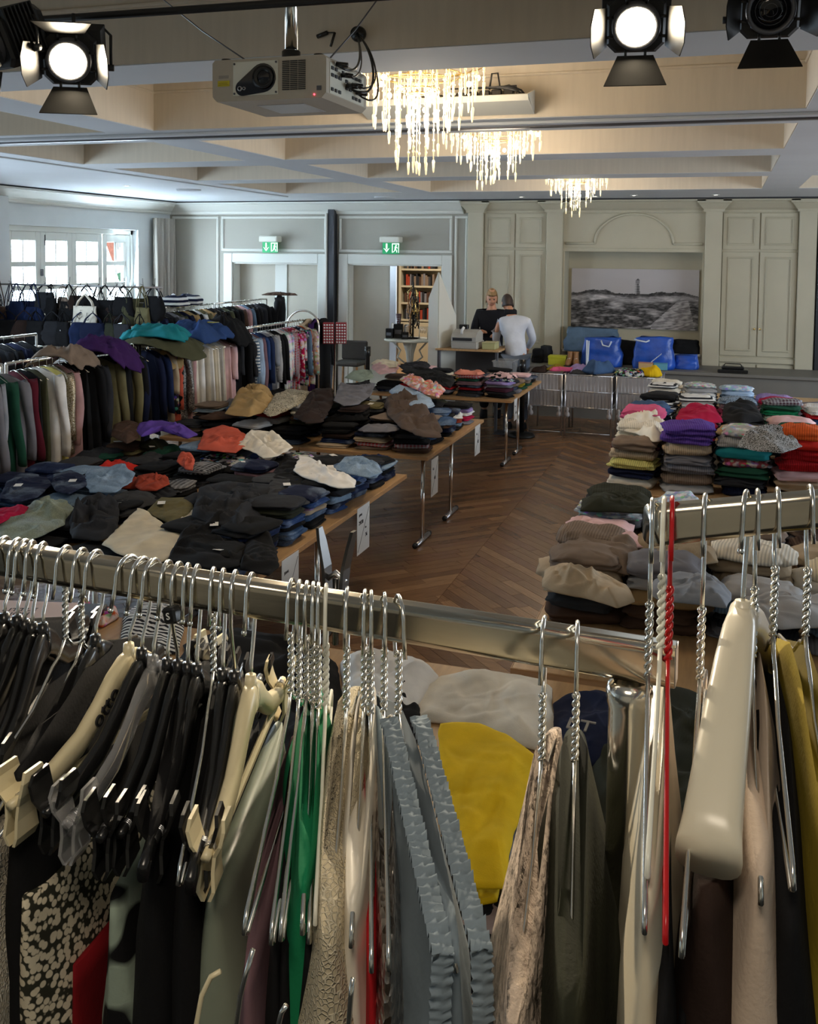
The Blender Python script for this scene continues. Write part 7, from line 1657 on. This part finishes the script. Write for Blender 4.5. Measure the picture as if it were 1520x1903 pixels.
for (px, tip, kind, Hn, ell, lab, flip, g) in specs:
    t, pt, yaw = fore(1, px, tip, kind, Hn, ell, lab, flip)
    if px == 238: textmesh('otto', .022, MT['ink'], t, (.0078, .045, -Hn - .032), (PI / 2, .55, PI / 2)); textmesh('otto', .022, MT['ink'], t, (-.0078, .045, -Hn - .032), (PI / 2, -.55, -PI / 2))
    if g:
        g = dict(g); mt = g.pop('mat', None); mt = satin_mat() if mt == 'satin' else (ruffle_mat() if mt == 'ruffle' else None)
        cat = g.pop('cat'); drape_on(pt, yaw, Hn, g.pop('name'), g.pop('label'), cat, g.pop('color'), mat=mt, **g)
        if px == 742:
            par_ = [o for o in bpy.data.objects if o.get('label') == 'grey blue gathered ruffle blouse right of centre'][0]
            for k, xx in enumerate((-.026, .018)):
                m = M(); pts = []; W_ = .203; xx *= .6
                for i in range(100): y = .01 + (W_ - .005) * i / 99; pts.append((xx, y, -.36 * max(0, y - .03) + .006, 0))
                for i in range(200): pts.append((xx * (1 + .15 * math.sin(i * .05)), W_ + .004 + .00002 * i, pts[99][2] - .0022 * (i + 1), 1))
                vs = []; fs = []
                for i, p in enumerate(pts):
                    for j, (u, am) in enumerate(((-.0075, .0034), (-.0035, .0016), (0, .0), (.0035, .0016), (.0075, .0034))):
                        w_ = .75 * am * math.sin(i * 1.9 + k + 1.3 * math.sin(i * .31) + (.9 if j > 2 else 0)) * (1 + .6 * math.sin(i * .37 + j))
                        vs.append((p[0] + u, p[1] + (abs(u) * -.3 + w_ if p[3] else 0), p[2] + (0 if p[3] else w_ - abs(u) * .3) + (w_ * .6)))
                for i in range(len(pts) - 1):
                    for j in range(4): a_ = i * 5 + j; fs.append((a_, a_ + 1, a_ + 6, a_ + 5))
                o = M().add(vs, fs, True).build('ruffle_band', ruffle_mat(), par_); o.color = (*CN['grey blue'], 1)
# size ring on a hook
q = A_ + U_ * px_on(A_, U_, 345); m = M().box(-.007, .007, -.006, .006, -.0075, .0075, .002); t = tag(m.build('size_ring', MT['blackp'], None, tuple(q + NRM * .022 + Vector((0, 0, -.036)))), 'small black size cube clipped on a hook of the foreground rail', 'size marker')
t.rotation_euler = (0, .2, math.atan2(U_.y, U_.x)); textmesh('S', .009, MT['paper'], t, (0, .0065 if NRM.dot(Vector((-U_.y, U_.x, 0))) > 0 else -.0065, 0), (PI / 2, 0, PI if NRM.dot(Vector((-U_.y, U_.x, 0))) > 0 else 0), .0003)
# upside-down black clip sticking up behind the rail
q = A_ + U_ * px_on(A_, U_, 570) - NRM * .06; t = thing('trouser_clip', 'big black trouser clip sticking up behind the foreground rail', 'clip', (q.x, q.y, q.z - .045), math.atan2(U_.y, U_.x))
for s_ in (-1, 1):
    rg = [[(s_ * x + a, b, z) for a, b in ((-.0016, -w_), (.0016, -w_), (.0016, w_), (-.0016, w_))] for w_, x, z in ((.006, .006, .0), (.007, .008, .02), (.008, .010, .045), (.007, .015, .068), (.004, .018, .082))]
    M().rings(rg, True, True, False).build('jaw', MT['blackp'], t)
M().tube([(-.010, 0, .032), (0, 0, .040), (.010, 0, .032)], .0028, 8).build('spring', MT['steel'], t)
M().tube([(0, 0, -.03), (0, 0, .034)], .003, 6).build('stem', MT['blackp'], t)
# hangers and garments of the right-hand rack
R2s = [
 (1212, 1200, 'wire', .13, .18, 'silver wire hanger on the very end of the second rail', None),
 (1234, 1200, 'whitewire', .11, .17, 'white twisted hanger on the second rail', dict(name='hanging_blouse', label='cream satin blouse with black trim beside the upright', cat='blouse', color='cream', mat='satin', W=.17, seed=31, th=.013, amp=.007, dz=.035, flare=.35, slope=.3)),
 (1249, 1242, 'redwire', .12, .20, 'bright red twisted hanger on the second rail', dict(name='hanging_tunic', label='black top under the bright red hanger', cat='top', color='black', W=.19, seed=32, th=.010, dz=.07)),
 (1310, 1262, 'wire', .14, .20, 'silver wire hanger left of the broad white one', dict(name='hanging_tunic', label='black top left of the dark brown coat', cat='top', color='black', W=.16, seed=33, th=.010, dz=.11)),
 (1386, 1315, 'coat', .095, .165, 'broad glossy white coat hanger on the second rail', dict(name='hanging_coat', label='dark brown coat under the broad white hanger', cat='coat', color='dark brown', W=.185, seed=34, th=.026, amp=.006, dz=.105, slope=.05)),
 (1408, 1410, 'wire', .13, .19, 'wire hanger carrying the pale pink top', dict(name='hanging_tunic', label='pale pink draped top right of the broad white hanger', cat='top', color='blush', W=.185, seed=35, th=.018, amp=.012, dz=.0)),
 (1445, 1478, 'wire', .115, .20, 'wire hanger between the pale pink and mustard tops', dict(name='hanging_jacket', label='black jacket right of the pale pink top', cat='jacket', color='black', W=.19, seed=36, th=.022, dz=.04)),
 (1506, 1560, 'wire', .12, .20, 'wire hanger at the right edge carrying mustard velvet', dict(name='hanging_tunic', label='mustard velvet top at the right edge', cat='top', color='mustard', W=.19, seed=37, th=.016, amp=.012, dz=.01)),
]
for (px, tip, kind, Hn, ell, lab, g) in R2s:
    t, pt, yaw = fore(2, px, tip, kind, Hn, ell, lab, 1)
    if g:
        g = dict(g); mt = g.pop('mat', None); mt = satin_mat() if mt == 'satin' else None
        cat = g.pop('cat'); drape_on(pt, yaw, Hn, g.pop('name'), g.pop('label'), cat, g.pop('color'), mat=mt, **g)
for k, (pts, lab) in enumerate((([(365, 1903), (375, 1850), (392, 1815), (410, 1805)], 'pale curved hanger hook low at the bottom, left one'), ([(440, 1903), (447, 1850), (456, 1815), (470, 1765)], 'bent wire hook low at the bottom, right of the pale one'), ([(518, 1903), (524, 1880), (532, 1868)], 'short wire hook tip at the bottom edge below the mauve top'), ([(648, 1903), (652, 1850), (656, 1818)], 'wire hook rising from the red top at the bottom'))):
    P_ = [at(x, y, d=.60 - .0 * i) for i, (x, y) in enumerate(pts)]; P_.insert(0, P_[0] + Vector((0, 0, -.05)))
    tag(M().tube(P_, .0017, 8).build('lower_hook', MT['creamp'] if k == 0 else MT['wire']), lab, 'hanger')
# ================================================================ the table below the foreground rack
def low(name, pts, z, dome, lab, cat, col, **k): lf = k.pop('lift', 0); return garment_sheet(name, px_out(pts, .765 + lf), .743 + lf, dome, lab, cat, col, **k)
low('white_pillow', [(636, 1290), (632, 1225), (655, 1205), (720, 1202), (790, 1225), (818, 1250), (800, 1280), (760, 1320), (690, 1330)], .80, .09, 'white plump pillow behind the foreground hangers', 'pillow', 'white', wr=.5, seed=101)
low('grey_sweatshirt', [(770, 1330), (790, 1265), (815, 1248), (900, 1243), (1000, 1255), (1025, 1270), (1036, 1350), (1030, 1398), (980, 1380), (900, 1345), (830, 1335)], .80, .07, 'light beige-grey sweatshirt folded behind the yellow trousers', 'sweatshirt', 'ivory', wr=.35, seed=102)
low('yellow_trousers', [(815, 1335), (860, 1332), (920, 1345), (1000, 1398), (985, 1440), (950, 1560), (935, 1640), (880, 1640), (840, 1560), (815, 1450)], .86, .03, 'bright yellow folded trousers in the gap right of centre', 'trousers', 'yellow', wr=.35, seed=103, lift=.075)
low('yellow_trousers', [(868, 1600), (930, 1625), (925, 1662), (895, 1668), (860, 1650)], .82, .02, 'second yellow trouser leg folded under the first', 'trousers', 'yellow', wr=.3, seed=104, lift=.03)
low('plaid_shirt', [(1000, 1395), (1060, 1400), (1060, 1500), (1020, 1600), (985, 1660), (925, 1665), (950, 1560), (985, 1450)], .82, .05, 'black shirt with white check lines beside the yellow trousers', 'shirt', 'black', pat='plaid', wr=.8, seed=105, lift=.01)
o = low('navy_hoodie', [(1030, 1400), (1028, 1300), (1055, 1282), (1110, 1276), (1150, 1290), (1165, 1340), (1160, 1410), (1100, 1415)], .82, .05, 'navy hoodie with grey letters left of the upright', 'hoodie', 'navy', wr=.35, seed=106, lift=.01)
lp_ = at(1078, 1350, z=.82)
textmesh('LT', .085, base('letter_grey', lin('9c958a'), .8), o, (lp_.x - o.location.x, lp_.y - o.location.y, .070), (.12, 0, -.08), .002)
tm = thing('mauve_box', 'mauve cardboard box lid at the table front under the yellow trousers', 'box', tuple(at(930, 1705, z=.77))); M().box(-.09, .10, -.06, .07, -.03, .0, .006).build('lid', base('mauve_card', lin('8d7a76'), .6), tm)
tm2 = thing('mauve_box', 'second mauve box, lower and half hidden by grey ruffles', 'box', tuple(at(925, 1790, z=.76))); M().box(-.07, .07, -.05, .05, -.02, .0, .006).build('lid', base('mauve_card_2', lin('7d6c68'), .6), tm2)
low('black_pile', [(640, 1330), (650, 1268), (700, 1255), (760, 1262), (790, 1330), (760, 1420), (680, 1430)], .82, .05, 'black crumpled trousers in front of the white pillow', 'trousers', 'black', wr=1.2, seed=107)
low('black_pile_left', [(330, 1300), (340, 1190), (430, 1160), (560, 1180), (630, 1230), (640, 1420), (500, 1440), (380, 1400)], .82, .06, 'wide black garment heap under the middle hangers', 'garment', 'black', wr=1.2, seed=108)
low('striped_shirt', [(222, 1195), (230, 1135), (262, 1112), (330, 1118), (342, 1160), (330, 1205), (270, 1210)], .80, .05, 'black and white striped shirt seen between the left hangers', 'shirt', 'white', pat='stripev', wr=.5, seed=109)
low('pink_cap', [(138, 1150), (140, 1120), (158, 1110), (172, 1125), (168, 1150)], .80, .05, 'small pink cloth ball left of the striped shirt', 'cloth', 'pink', wr=.3, seed=110)
low('orange_scarf', [(150, 1150), (175, 1128), (215, 1120), (222, 1140), (190, 1158)], .80, .03, 'orange patterned scarf beside the pink cloth', 'scarf', 'orange', pat='print', wr=1., seed=111)
low('dark_pile', [(-200, 1420), (-150, 1190), (0, 1165), (130, 1165), (230, 1215), (330, 1240), (340, 1420), (100, 1440)], .82, .06, 'dark garment heap under the leftmost hangers', 'garment', 'charcoal', wr=1.2, seed=112)
bxp = at(80, 1140, z=.80); tb = thing('shoe_box_lid', 'black tray with a printed pink sheet at the left edge', 'tray', (bxp.x, bxp.y, .742), .25)
M().box(-.34, .22, -.14, .16, 0, .05, .006).build('tray', MT['blackp'], tb); M().box(-.33, .12, -.12, .15, .05, .053).build('sheet', base('pink_sheet', lin('d8c0b6'), .7), tb)
textmesh('LITTLE\nRICH', .05, MT['ink'], tb, (-.12, .02, .0535), (0, 0, .1), .0005)
low('black_pile', [(700, 1620), (760, 1500), (820, 1560), (900, 1680), (960, 1690), (1080, 1640), (1100, 1800), (900, 1840), (760, 1780)], .80, .04, 'black garment heap under the yellow trousers at the table front', 'garment', 'black', wr=1., seed=120)
low('olive_pile', [(1100, 1420), (1150, 1300), (1210, 1262), (1300, 1280), (1330, 1400), (1320, 1640), (1200, 1690), (1090, 1640)], .80, .06, 'dark olive and black heap on the table behind the upright', 'garment', 'dark olive', wr=1.2, seed=121)
low('charcoal_pile', [(1300, 1420), (1310, 1300), (1400, 1290), (1500, 1310), (1560, 1400), (1500, 1640), (1350, 1640)], .80, .06, 'charcoal heap on the table under the right-hand hangers', 'garment', 'charcoal', wr=1.2, seed=122)
# cream trim: black band at the hem of the cream satin blouse is modelled as a strip
